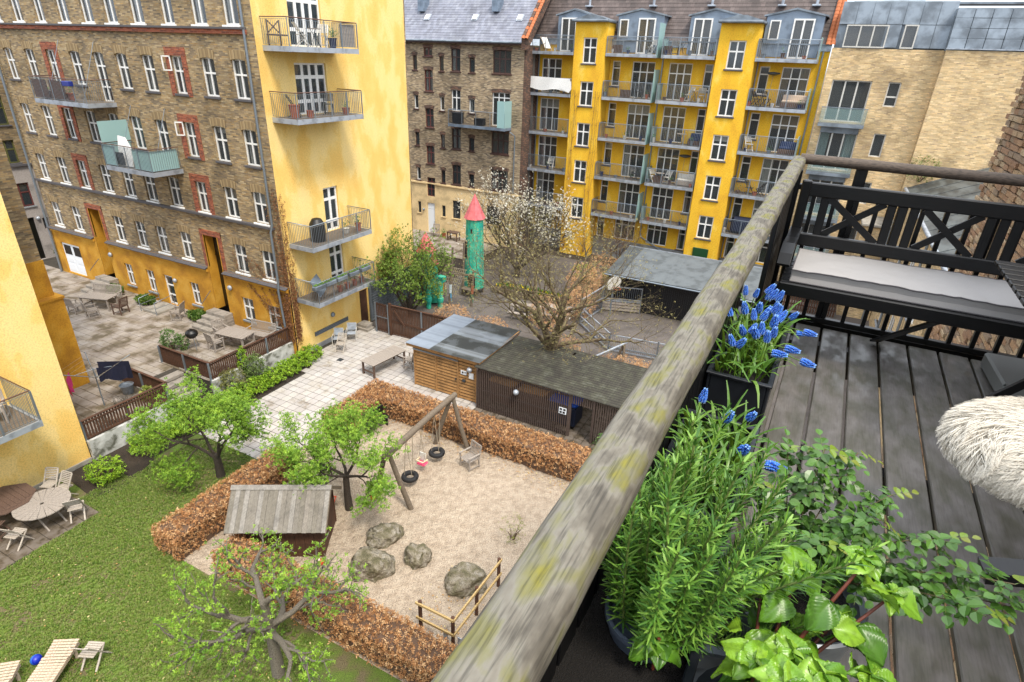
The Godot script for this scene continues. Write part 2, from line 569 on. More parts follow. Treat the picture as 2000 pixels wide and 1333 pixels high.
	var rockt := noise_tex(45, 0.016, [[0.2, S(0.38, 0.36, 0.26)], [0.42, S(0.47, 0.44, 0.35)], [0.6, S(0.545, 0.51, 0.44)], [0.85, S(0.63, 0.60, 0.55)]], 256, 6, 0, 25.0)
	mat("rock", Color.WHITE, 0.92, {tex = rockt, scale = 0.5, detail = grain, dscale = 2.0, bump = rough, depth = 4.0})
	mat("granite", S(0.70, 0.71, 0.70), 0.6, {tex = noise_tex(46, 0.3, [[0.2, grey(0.5)], [0.8, grey(1.0)]], 256, 2), scale = 6.0})
	# plants
	mat("leaf", Color.WHITE, 0.5, {vc = true, back = S(0.55, 0.62, 0.3), spec = 0.4})
	mat("dry_leaf", Color.WHITE, 0.7, {vc = true, back = S(0.4, 0.32, 0.2)})
	mat("petal", Color.WHITE, 0.7, {vc = true, back = S(0.4, 0.4, 0.4)})
	mat("bark", S(0.33, 0.29, 0.25), 0.95, {tex = grain, scale = Vector3(3, 1, 3), bump = rough, depth = 3.0})
	mat("bark_grey", S(0.50, 0.47, 0.42), 0.95, {tex = grain, scale = Vector3(3, 1, 3), bump = rough, depth = 2.0})
	mat("bark_moss", Color.WHITE, 0.95, {tex = noise_tex(47, 0.03, [[0.25, S(0.26, 0.21, 0.16)], [0.5, S(0.38, 0.32, 0.24)], [0.75, S(0.45, 0.43, 0.28)]], 256, 5), scale = 0.6})
	mat("twig", S(0.36, 0.28, 0.22), 0.95)
	# balcony
	var weather := noise_tex(51, 0.012, [[0.2, S(0.35, 0.345, 0.30)], [0.45, S(0.40, 0.39, 0.36)], [0.65, S(0.43, 0.415, 0.395)], [0.85, S(0.47, 0.455, 0.44)]], 512, 6, 0, 18.0)
	mat("deck_board", S(0.98, 0.97, 0.97), 0.38, {tex = weather, scale = Vector3(1.6, 1.6, 0.75), detail = fine, dscale = Vector3(9, 9, 0.5), spec = 0.5})
	M.deck_board.roughness_texture = noise_tex(52, 0.02, [[0.3, grey(0.34)], [0.6, grey(0.62)]], 256, 4)
	M.deck_board.roughness = 1.0
	var railt := noise_tex(53, 0.012, [[0.2, S(0.35, 0.33, 0.295)], [0.38, S(0.43, 0.41, 0.37)], [0.5, S(0.47, 0.455, 0.415)], [0.62, S(0.45, 0.44, 0.345)], [0.76, S(0.44, 0.43, 0.27)], [0.92, S(0.48, 0.46, 0.18)]], 512, 5, 0, 8.0)
	mat("old_rail", Color.WHITE, 0.85, {tex = railt, scale = Vector3(2.6, 2.6, 1.3), detail = noise_tex(54, 0.05, [[0.2, grey(0.70)], [0.5, grey(0.95)], [0.9, grey(1.0)]], 256, 5), dscale = Vector3(14, 14, 0.8), bump = grain, depth = 0.12})
	mat("end_rail", S(0.36, 0.31, 0.27), 0.7, {tex = grain, scale = Vector3(2, 12, 12)})
	mat("anthracite", S(0.10, 0.115, 0.14), 0.42)
	mat("cushion", S(0.64, 0.63, 0.625), 0.85, {tex = noise_tex(55, 0.4, [[0.3, grey(0.93)], [0.7, grey(1.0)]], 256, 2), scale = 4.0})
	mat("piping", S(0.33, 0.32, 0.33), 0.8)
	mat("potting_soil", S(0.10, 0.08, 0.065), 0.95, {tex = grain, scale = 9.0, bump = rough, depth = 1.0})
	mat("pot_blue", S(0.30, 0.34, 0.40), 0.5)
	mat("zinc_tub", S(0.56, 0.59, 0.62), 0.38, {metal = 0.5, tex = blot, scale = 3.0})
	mat("fleece", S(0.97, 0.945, 0.90), 0.95, {vc = true})
	M.fleece.rim_enabled = true
	M.fleece.rim = 0.3
	mat("tag_white", S(0.88, 0.90, 0.92), 0.5)


# ---------- pieces of buildings ----------
# window: frame, panes, curtain and sill, at the lower left corner x of its opening
func window(parent: Node, x: Transform3D, w: float, h: float, cols: int, splits: Array, fm: Material, o := {}) -> MeshInstance3D:
	var f: float = o.get("f", 0.07)
	var m: float = o.get("m", 0.075)
	var dep: float = o.get("dep", 0.13)
	var key := "win %s %s %s %s %s %s" % [w, h, cols, splits, f, m]
	if not cache.has(key):
		var b := mb()
		b.box(Vector3(f / 2, h / 2, 0), Vector3(f, h, 0.07))
		b.box(Vector3(w - f / 2, h / 2, 0), Vector3(f, h, 0.07))
		b.box(Vector3(w / 2, h - f / 2, 0), Vector3(w - 2 * f, f, 0.07))
		b.box(Vector3(w / 2, f / 2, 0), Vector3(w - 2 * f, f, 0.07))
		var us := [f]
		for i in cols - 1:
			var u: float = f + (w - 2 * f) * (i + 1) / cols
			b.box(Vector3(u, h / 2, 0), Vector3(m, h - 2 * f, 0.066))
			us.append(u - m / 2); us.append(u + m / 2)
		us.append(w - f)
		var vs := [f]
		for s in splits:
			var v: float = h * s
			for i in cols:
				b.box(Vector3((us[2 * i] + us[2 * i + 1]) / 2, v, 0), Vector3(us[2 * i + 1] - us[2 * i], m, 0.062))
			vs.append(v - m / 2); vs.append(v + m / 2)
		vs.append(h - f)
		var list := []
		for j in range(0, vs.size(), 2):
			for i in range(0, us.size(), 2):
				list.append(rect(us[i], vs[j], us[i + 1], vs[j + 1]))
		cache[key] = [b.done(), list]
	var t := x * Transform3D(Basis(), Vector3(0, 0, -dep))
	var n := part(parent, o.get("name", "window"), cache[key][0], fm, t)
	for r: Rect2 in cache[key][1]:
		var pk := "pane %.3f %.3f" % [r.size.x, r.size.y]
		if not cache.has(pk): cache[pk] = mb().box(Vector3(), Vector3(r.size.x + 0.016, r.size.y + 0.016, 0.008)).done()
		part(n, "pane", cache[pk], M.glass, at(r.get_center().x, r.get_center().y, 0.004))
	if o.has("sill"):
		var sk := "sill %.2f" % w
		if not cache.has(sk): cache[sk] = mb().bev(Vector3(w / 2, -0.05, 0.09), Vector3(w + 0.16, 0.1, 0.24), 0.012).done()
		part(n, "sill", cache[sk], o.sill)
	var q := G.randf()
	if q < o.get("curtain", 0.55):
		var cm: Material = [M.curtain, M.curtain, M.curtain, M.curtain_tan][G.randi() % 4]
		if o.has("cm"): cm = o.cm
		var b := mb()
		var style := G.randi() % 3
		if style == 2:
			var drop := h * G.randf_range(0.15, 0.5)
			b.box(Vector3(w / 2, h - drop / 2, -0.12), Vector3(w * 0.96, drop, 0.01))
		else:
			for s in [0, 1]:
				if style == 1 and s == 1: continue
				var cw := w * G.randf_range(0.16, 0.4)
				var u0: float = 0.02 if s == 0 else w - cw - 0.02
				var fold := 7
				for k in fold:
					var ux := u0 + cw * (k + 0.5) / fold
					b.box(Vector3(ux, h / 2, -0.16 + 0.025 * (k % 2)), Vector3(cw / fold, h * 0.97, 0.012), Basis(Vector3.UP, 0.5 if k % 2 else -0.5))
		part(n, "curtain", b, cm)
	return n


# balcony: slab with floor, rail, posts and bars; local x along the wall, z outwards, y = 0 its floor
func balcony(parent: Node, x: Transform3D, w: float, d: float, o := {}) -> MeshInstance3D:
	var hh: float = o.get("h", 1.05)
	var key := "balc %.2f %.2f %.2f %s" % [w, d, hh, o.get("ends", true)]
	if not cache.has(key):
		var s := mb()
		s.box(Vector3(w / 2, -0.105, d - 0.04), Vector3(w, 0.21, 0.08))
		s.box(Vector3(0.04, -0.105, (d - 0.08) / 2), Vector3(0.08, 0.21, d - 0.08))
		s.box(Vector3(w - 0.04, -0.105, (d - 0.08) / 2), Vector3(0.08, 0.21, d - 0.08))
		s.box(Vector3(w / 2, -0.17, (d - 0.08) / 2), Vector3(w - 0.16, 0.05, d - 0.08))
		var fl := mb()
		var nb := int((d - 0.1) / 0.14)
		for i in nb: fl.box(Vector3(w / 2, -0.03, 0.02 + (i + 0.5) * (d - 0.1) / nb), Vector3(w - 0.17, 0.04, (d - 0.1) / nb - 0.012))
		var hr := mb()
		hr.tube([Vector3(0.03, hh, 0.02), Vector3(0.03, hh, d - 0.03), Vector3(w - 0.03, hh, d - 0.03), Vector3(w - 0.03, hh, 0.02)], [0.024], 6)
		var bars := mb()
		var nx := int((w - 0.1) / 0.105)
		for i in nx + 1:
			bars.box(Vector3(0.05 + i * (w - 0.1) / nx, hh / 2, d - 0.03), Vector3(0.014, hh - 0.12, 0.014))
		if o.get("ends", true):
			var nz := int((d - 0.1) / 0.105)
			for i in nz:
				for e in [0.03, w - 0.03]: bars.box(Vector3(e, hh / 2, 0.06 + i * (d - 0.1) / nz), Vector3(0.014, hh - 0.12, 0.014))
		for yy in [0.06, hh - 0.07]:
			bars.box(Vector3(w / 2, yy, d - 0.03), Vector3(w - 0.06, 0.012, 0.03))
			for e in [0.03, w - 0.03]: bars.box(Vector3(e, yy, d / 2), Vector3(0.03, 0.012, d - 0.06))
		cache[key] = [s.done(), fl.done(), hr.done(), bars.done(), mb().box(Vector3(0, (hh - 0.25) / 2, 0), Vector3(0.05, hh + 0.2, 0.012)).done()]
	var c: Array = cache[key]
	var n := part(parent, "balcony", c[0], o.get("slab", M.galv_pale), x)
	part(n, "floor", c[1], o.get("floor", M.post_x))
	part(n, "handrail", c[2], o.get("rail", M.galvanised))
	part(n, "balustrade", c[3], o.get("bars", M.galvanised), Transform3D(), true)
	var np: int = o.get("posts", 4)
	for i in np: part(n, "post", c[4], M.galvanised, at(0.03 + (w - 0.06) * i / (np - 1), 0, d - 0.012))
	return n


func downpipe(parent: Node, pts: Array, r := 0.045) -> void:
	part(parent, "downpipe", mb().tube(pts, [r], 8), M.galvanised)


# segmental brick arch over an opening
func arch(parent: Node, x: Transform3D, w: float, m: Material, hgt := 0.3) -> void:
	var key := "arch %.2f %.2f" % [w, hgt]
	if not cache.has(key):
		var up := PackedVector2Array()
		var low := PackedVector2Array()
		for i in 9:
			var t := -1.0 + i / 4.0
			up.append(Vector2(t * (w / 2 + 0.1), hgt + 0.07 * (1 - t * t) - 0.04))
			low.append(Vector2(-t * (w / 2 + 0.012), -0.08 + 0.07 * (1 - t * t)))
		up.append_array(low)
		cache[key] = mb().prism(up, 0.138, at(0, 0, -0.12)).done()
	part(parent, "lintel", cache[key], m, x)


func building_a() -> void:
	var b := thing("apartment_building", "yellow brick apartment house with ochre basement, white windows and tall plastered gable", "building", at(-22, 0, -19.07))
	var X := func(wx: float, y: float, z := 0.0) -> Transform3D: return at(wx + 22.0, y, z)
	var cen := [-41.2, -39.1, -37.05, -34.97, -32.98, -31.15, -29.17, -27.05, -25.0, -23.05]
	var rows := [[15.2, 1.75], [12.35, 1.6], [9.52, 1.6], [6.86, 1.5], [4.02, 1.5]]
	var holes := []
	var wins := []
	for r in 5:
		for c in 10:
			var stair: bool = c == 2 or c == 7
			if r == 4 and stair: continue
			var w := 0.8 if stair else 0.9
			var y: float = rows[r][0]
			var h: float = rows[r][1]
			var door: bool = (r == 1 and c == 4) or (r == 2 and c == 6)
			if door: y = [0, 11.66, 8.85][r]; h = [0, 2.29, 2.25][r]
			holes.append(rect(cen[c] - w / 2 + 22, y, cen[c] + w / 2 + 22, y + h))
			wins.append([r, c, cen[c] - w / 2, y, w, h, door, stair])
	var bare := []
	for c in [2, 7]: bare.append(rect(cen[c] - 0.52 + 22, 3.7, cen[c] + 0.52 + 22, 5.62))
	part(b, "wall", mb().wall(Transform3D(), rect(-20.35, 3.77, 0.18, 18.5), holes, 0.14, bare), M.brick_yellow)
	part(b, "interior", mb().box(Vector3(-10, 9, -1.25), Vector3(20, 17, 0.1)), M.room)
	for q in wins:
		var door: bool = q[6]
		var o := {}
		if not door: o.sill = M.sill_slate if q[0] < 3 and q[0] > 0 else M.white_paint
		o.curtain = 0.8
		var n := window(b, X.call(q[2], q[3]), q[4], q[5], 2, ([0.3, 0.72] if door else [0.6]), M.white_paint, o)
		if q[0] > 0 and not q[7]: arch(b, X.call(q[2] + q[4] / 2, q[3] + q[5]), q[4], M.soldier_brick, 0.3)
		if q[7] and q[0] in [1, 2]:   # one upper casement stands open
			if q[1] == 7:
				var cs := mb()
				for e in [[0.2, 0.0, 0.4, 0.05], [0.2, 0.58, 0.4, 0.05], [0.025, 0.29, 0.05, 0.6], [0.375, 0.29, 0.05, 0.6]]: cs.box(Vector3(-e[0], e[1], 0), Vector3(e[2], e[3], 0.04))
				part(n, "open_casement", cs, M.white_paint, Transform3D(Basis(Vector3.UP, 0.5), Vector3(0.02, q[5] * 0.6 + 0.02, 0.15)))
	# red brick surrounds of the two stair columns
	for c in [2, 7]:
		for r in [1, 2, 3]:
			var y0: float = rows[r][0] - 0.1
			var y1: float = rows[r][0] + rows[r][1]
			var f := mb()
			f.box(Vector3(-0.55, (y0 + y1) / 2, 0.006), Vector3(0.3, y1 - y0, 0.06))
			f.box(Vector3(0.55, (y0 + y1) / 2, 0.006), Vector3(0.3, y1 - y0, 0.06))
			f.box(Vector3(0, y1 + 0.17, 0.008), Vector3(1.4, 0.34, 0.066))
			part(b, "brick_surround", f, M.brick_red, X.call(cen[c], 0))
		var f2 := mb()
		for s in [-1, 1]: f2.box(Vector3(s * 0.66, 4.9, 0.006), Vector3(0.28, 2.0, 0.06))
		f2.box(Vector3(0, 5.76, 0.008), Vector3(1.6, 0.28, 0.066))
		part(b, "brick_surround", f2, M.brick_red, X.call(cen[c], 0))
	# string courses
	part(b, "string_course", mb().box(Vector3(-10.3, 15.09, 0.07), Vector3(20.1, 0.08, 0.22)), M.sill_slate)
	part(b, "string_course", mb().box(Vector3(-10.3, 14.96, 0.045), Vector3(20.1, 0.18, 0.14)), M.brick_red)
	part(b, "string_course", mb().box(Vector3(-10.3, 6.74, 0.07), Vector3(20.1, 0.11, 0.2)), M.sill_slate)
	# ochre basement, 8 cm proud
	var bz := 0.08
	var bh := []
	var bw := [[-35.32, 1.38, 0.72, 1.32], [-33.32, 1.38, 0.72, 1.3], [-29.5, 1.38, 0.72, 1.3], [-25.42, 1.38, 0.85, 1.28], [-23.58, 1.38, 0.9, 1.25]]
	for q in bw: bh.append(rect(q[0] + 22, q[1], q[0] + 22 + q[2], q[1] + q[3]))
	bh.append(rect(-9.75, 0.9, -8.97, 2.68))
	bh.append(rect(-19.72, 0.95, -17.7, 2.93))
	var bareb := []
	for c in [2, 7]: bareb.append(rect(cen[c] + 22 - 0.52, 1.52, cen[c] + 22 + 0.52, 3.9))
	part(b, "basement_wall", mb().wall(at(0, 0, bz), rect(-20.4, 0.0, 0.18, 3.77), bh, 0.3, bareb), M.stucco_ochre)
	for q in bw: window(b, at(q[0] + 22, q[1], bz), q[2], q[3], 2, [0.58], M.white_paint, {sill = M.plinth_grey, curtain = 0.7})
	var gd := window(b, at(-9.75, 0.9, bz), 0.78, 1.78, 1, [0.33, 0.66], M.white_paint, {name = "glazed_door", f = 0.1, curtain = 0.0})
	part(gd, "door_handle", mb().box(Vector3(0.7, 0.95, 0.05), Vector3(0.1, 0.02, 0.03)), M.galvanised)
	# garage-like double door
	for s in [0, 1]:
		var dm := mb()
		dm.box(Vector3(0.5, 0.99, 0), Vector3(0.985, 1.97, 0.06))
		var d := part(b, "double_door_leaf", dm, M.door_white, at(-19.72 + s * 1.01, 0.95, bz - 0.12))
		for k in [[0.5, 0.36, 0.72, 0.42], [0.5, 0.86, 0.72, 0.3]]:
			part(d, "panel", mb().bev(Vector3(k[0], k[1], 0.036), Vector3(k[2], k[3], 0.02), 0.008), M.door_white)
		part(d, "pane", mb().box(Vector3(0.5, 1.52, 0.03), Vector3(0.74, 0.6, 0.02)), M.black_plastic)
	# two entrance doors deep in their recess, with steps
	for c in [2, 7]:
		for s in [-1, 1]: part(b, "door_jamb", mb().box(Vector3(cen[c] + 22 + s * 0.535, 3.55, -0.24), Vector3(0.03, 4.14, 0.6)), M.stucco_ochre)
		part(b, "door_head", mb().box(Vector3(cen[c] + 22, 5.63, -0.27), Vector3(1.04, 0.03, 0.5)), M.stucco_ochre)
		var e := part(b, "entrance_door", mb().box(Vector3(0, 3.55, -0.5), Vector3(1.04, 4.12, 0.07)), M.door_dark, X.call(cen[c], 0))
		for k in [[-0.22, 4.95], [0.22, 4.95]]: part(e, "pane", mb().box(Vector3(k[0], k[1], -0.46), Vector3(0.34, 0.75, 0.02)), M.glass)
		part(e, "moulding", mb().box(Vector3(0, 4.45, -0.45), Vector3(1.0, 0.1, 0.06)), M.door_dark)
		for k in [[-0.22, 3.2, 1.1], [0.22, 3.2, 1.1], [-0.22, 2.1, 0.7], [0.22, 2.1, 0.7]]: part(e, "panel", mb().bev(Vector3(k[0], k[1], -0.455), Vector3(0.32, k[2], 0.03), 0.01), M.door_dark)
		if c == 7: part(e, "wreath", mb().tube(ring_pts(Vector3(0, 3.95, -0.42), 0.11, 12), [0.035], 6, false), M.lounger_wood)
		part(e, "door_handle", mb().tube([Vector3(0.4, 2.3, -0.44), Vector3(0.47, 2.2, -0.34), Vector3(0.4, 2.0, -0.44)], [0.014], 6), M.galvanised)
		for k in 4:
			part(b, "step", mb().bev(Vector3(cen[c] + 22, TER + 0.085 + 0.17 * k, bz + 0.75 - 0.16 * k), Vector3(1.5 - 0.02 * k, 0.17, 1.5 - 0.32 * k), 0.015), M.stone_step)
		part(b, "hand_rail", mb().tube([Vector3(cen[c] + 22 - 0.75, 2.5, bz + 0.02), Vector3(cen[c] + 22 - 0.72, 2.45, bz + 0.12), Vector3(cen[c] + 22 - 0.72, 1.95, bz + 0.7)], [0.018], 6), M.steel_dark)
		part(b, "wall_lamp", mb().ball(Vector3(cen[c] + 22 + (1.0 if c == 7 else 0.75), 3.05, bz + 0.1), Vector3(0.14, 0.14, 0.1), 8, 12), M.galv_pale)
	part(b, "wall_lamp", mb().ball(Vector3(-8.6, 2.55, bz + 0.1), Vector3(0.13, 0.13, 0.1), 8, 12), M.galv_pale)
	# sloping slates on the basement ledge, each laid on its own
	var spans := [[-20.45, -15.7], [-14.4, -5.65], [-4.4, 0.15]]
	for sp in spans:
		var k := int((sp[1] - sp[0]) / 0.62)
		for i in k:
			var w: float = (sp[1] - sp[0]) / k
			part(b, "ledge_slate", mb().bev(Vector3(sp[0] + w * (i + 0.5), 3.84 + 0.006 * (i % 2), bz + 0.03), Vector3(w - 0.015, 0.05, 0.36), 0.006, Basis(Vector3.RIGHT, 0.38)), M.sill_slate)
		part(b, "ledge_moulding", mb().box(Vector3((sp[0] + sp[1]) / 2, 3.68, bz + 0.05), Vector3(sp[1] - sp[0], 0.13, 0.1)), M.stucco_ochre)
	# gable
	var gx := at(0.18, 0, 0, 90)
	var gh := [rect(1.93, 14.5, 3.88, 16.9), rect(1.93, 11.68, 3.88, 13.85), rect(2.88, 6.0, 3.88, 8.2), rect(2.88, 3.25, 3.88, 5.25), rect(4.85, 0.0, 5.55, 2.1)]
	part(b, "gable_wall", mb().wall(gx, rect(0.0, -0.2, 10.07, 18.5), gh, 0.14), M.stucco_pale)
	part(b, "rear_wall", mb().box(Vector3(-5.0, 9.2, -10.15), Vector3(10.3, 18.6, 0.12)), M.brick_yellow)
	part(b, "roof", mb().box(Vector3(-10, 18.58, -5.05), Vector3(20.5, 0.12, 10.3)), M.felt_grey)
	part(b, "interior", mb().box(Vector3(-1.2, 9, -6), Vector3(0.1, 18, 7)), M.room)
	window(b, gx * at(1.93, 14.5, 0), 1.95, 2.4, 4, [0.28, 0.75], M.white_paint, {name = "balcony_door", f = 0.08, m = 0.15, curtain = 0.3})
	window(b, gx * at(1.93, 11.68, 0), 1.95, 2.17, 4, [0.26, 0.73], M.white_paint, {name = "balcony_door", f = 0.08, m = 0.15, curtain = 0.3})
	window(b, gx * at(2.88, 6.0, 0), 1.0, 2.2, 2, [0.22, 0.73], M.white_paint, {name = "balcony_door", f = 0.09, m = 0.14, curtain = 0.3})
	window(b, gx * at(2.88, 3.25, 0), 1.0, 2.0, 2, [0.22, 0.73], M.white_paint, {name = "balcony_door", f = 0.09, m = 0.14, curtain = 0.3})
	for y in [14.5, 11.68, 6.0, 3.2]:
		balcony(b, gx * at(0.33, y, 0.0), 4.2, 1.52, {posts = 5, rail = M.rail_brown if y > 10 else M.galvanised})
	part(b, "base_course", mb().box(Vector3(2.4, 0.12, 0.02), Vector3(4.85, 0.26, 0.05)), M.plinth_grey, gx)
	part(b, "wall_lamp", mb().ball(Vector3(2.6, 1.5, 0.06), Vector3(0.14, 0.14, 0.1), 8, 12), M.galvanised, gx)
	# ventilation grille of small slats
	var vg := part(b, "vent_grille", mb().box(Vector3(2.5, 0.84, 0.0), Vector3(2.55, 0.24, 0.03)), M.steel_dark, gx)
	var vb := mb()
	for i in 32: vb.box(Vector3(1.27 + i * 0.08, 0.84, 0.025), Vector3(0.03, 0.22, 0.02))
	for j in 3: vb.box(Vector3(2.5, 0.74 + j * 0.09, 0.03), Vector3(2.52, 0.02, 0.016))
	part(vg, "grille_bars", vb, M.galvanised, Transform3D(), true)
	# passage by the gate: timber door leaves and steel post, grey grille wall beyond
	part(b, "timber_door", mb().box(Vector3(5.2, 1.05, -0.1), Vector3(0.66, 2.1, 0.06)), M.fence_y, gx)
	part(b, "steel_post", mb().box(Vector3(5.62, 1.25, 0.1), Vector3(0.1, 2.5, 0.12)), M.galvanised, gx)
	var gw := part(b, "grille_wall", mb().box(Vector3(7.9, 1.1, 0.02), Vector3(4.3, 2.3, 0.06)), M.plinth_grey, gx)
	var gb := mb()
	for i in 14: gb.box(Vector3(7.9, 0.2 + i * 0.16, 0.07), Vector3(4.3, 0.05, 0.05))
	for i in 28: gb.box(Vector3(5.85 + i * 0.152, 1.1, 0.08), Vector3(0.02, 2.25, 0.03))
	part(gw, "grille_bars", gb, M.galvanised, Transform3D(), true)
	# balconies on the brick front
	balcony(b, at(-14.95, 11.66, 0), 4.6, 1.4, {posts = 6, rail = M.rail_brown})
	var b2 := balcony(b, at(-9.85, 8.85, 0), 3.7, 1.55, {posts = 5, rail = M.rail_brown})
	part(b2, "screen", mb().box(Vector3(3.62, 0.5, 0.8), Vector3(0.02, 0.9, 1.4)), M.frosted)
	part(b2, "screen", mb().box(Vector3(2.95, 0.5, 1.49), Vector3(1.3, 0.9, 0.02)), M.frosted)
	part(b2, "screen", mb().box(Vector3(0.02, 0.5, 0.8), Vector3(0.02, 0.9, 1.4)), M.frosted)
	part(b2, "screen", mb().box(Vector3(0.02, 1.5, 0.75), Vector3(0.02, 1.1, 1.45)), M.frosted)
	part(b2, "screen", mb().box(Vector3(0.5, 0.5, 1.49), Vector3(0.9, 0.9, 0.02)), M.frosted)
	# stays that hold the two balconies
	for q in [[-14.0, 14.4], [-11.0, 14.4], [-9.2, 11.6], [-6.6, 11.6]]:
		part(b, "stay_rod", mb().tube([Vector3(q[0], q[1], 0.02), Vector3(q[0] + 0.15, q[1] - 2.75, 1.3)], [0.012], 5), M.galvanised)
	downpipe(b, [Vector3(-0.3, 18, 0.1), Vector3(-0.3, 6.9, 0.1), Vector3(-0.3, 6.6, 0.24), Vector3(-0.3, 4.1, 0.24), Vector3(-0.3, 3.7, 0.3), Vector3(-0.3, TER, 0.16)], 0.055)
	downpipe(b, [Vector3(-20.3, 18, 0.12), Vector3(-20.35, TER, 0.2)], 0.07)
	# bare creeper on the corner
	creeper(b, "creeper", Transform3D(), 19, [[0.0, 0.9, 3.2], [0.0, 0.9, 2.2], [-0.1, 3.0, 1.6]], 46, 1)


func ring_pts(o: Vector3, r: float, k: int, b := Basis()) -> Array:
	var a := []
	for i in k + 1: a.append(o + b * Vector3(cos(TAU * i / k) * r, sin(TAU * i / k) * r, 0))
	return a


# leafless stems with dry leaves that climb the two faces of the corner
func creeper(parent: Node, called: String, x: Transform3D, sd: int, _starts: Array, count: int, _k: int) -> void:
	var r := RandomNumberGenerator.new()
	r.seed = sd
	var st := mb()
	var leaves := []
	var cols := []
	for i in count:
		var gable := i % 3 == 0
		var p := Vector3(r.randf_range(-0.25, 0.1), r.randf_range(0.8, 1.6), 0)
		var hgt := r.randf_range(1.5, 8.0) if i % 2 else r.randf_range(1.0, 4.0)
		var pts := []
		var dirx := r.randf_range(-0.06, 0.06)
		if i % 2 == 0 and not gable: dirx = r.randf_range(-1.2, -0.1)
		var yy := p.y
		var xx := p.x
		while yy < p.y + hgt:
			var fz := 0.1 if yy < 3.75 else 0.03
			var q := Vector3(xx, yy, fz)
			if gable: q = Vector3(0.2, yy, -absf(xx) * 0.9 - 0.02)
			pts.append(q)
			for k in (9 if yy < 5.5 else 6):
				var lp := q + Vector3(r.randf_range(-0.16, 0.16), r.randf_range(-0.1, 0.1), 0.02) if not gable else q + Vector3(0.02, r.randf_range(-0.1, 0.1), r.randf_range(-0.16, 0.06))
				leaves.append(Transform3D(Basis.from_euler(Vector3(r.randf() * 6, r.randf() * 6, r.randf() * 6)).scaled(Vector3.ONE * r.randf_range(0.05, 0.1)), lp))
				var kk := r.randf()
				cols.append(Color(0.17 + 0.1 * kk, 0.075 + 0.04 * kk, 0.035))
			yy += 0.22
			xx += dirx * 0.22 + r.randf_range(-0.07, 0.07)
			if not gable: xx = clampf(xx, -3.4, 0.12)
		if pts.size() > 2: st.tube(pts, [0.014, 0.006], 4, false)
	var n := part(parent, called, st, M.twig, x)
	many(n, "dry_leaves", leaf_mesh(), M.dry_leaf, leaves, cols)


# pitched roof of overlapping courses from the eave line a-b up along (back, up)
func roof_courses(parent: Node, called: String, a: Vector3, b: Vector3, slope: Vector3, m: Material, step := 0.28) -> void:
	var L := slope.length()
	var k := int(L / step)
	var along := (b - a).normalized()
	var sdir := slope.normalized()
	var nrm := along.cross(sdir) * (1.0 if along.cross(sdir).y > 0 else -1.0)
	var s := mb()
	for i in k:
		var p := a + sdir * (i + 0.5) * L / k
		var q := b + sdir * (i + 0.5) * L / k
		var tilt := Basis(along, (sdir - nrm * 0.06).normalized(), nrm).orthonormalized()
		s.box((p + q) * 0.5 + nrm * 0.012, Vector3(a.distance_to(b), L / k * 1.12, 0.022), tilt)
	part(parent, called, s, m, Transform3D(), true)


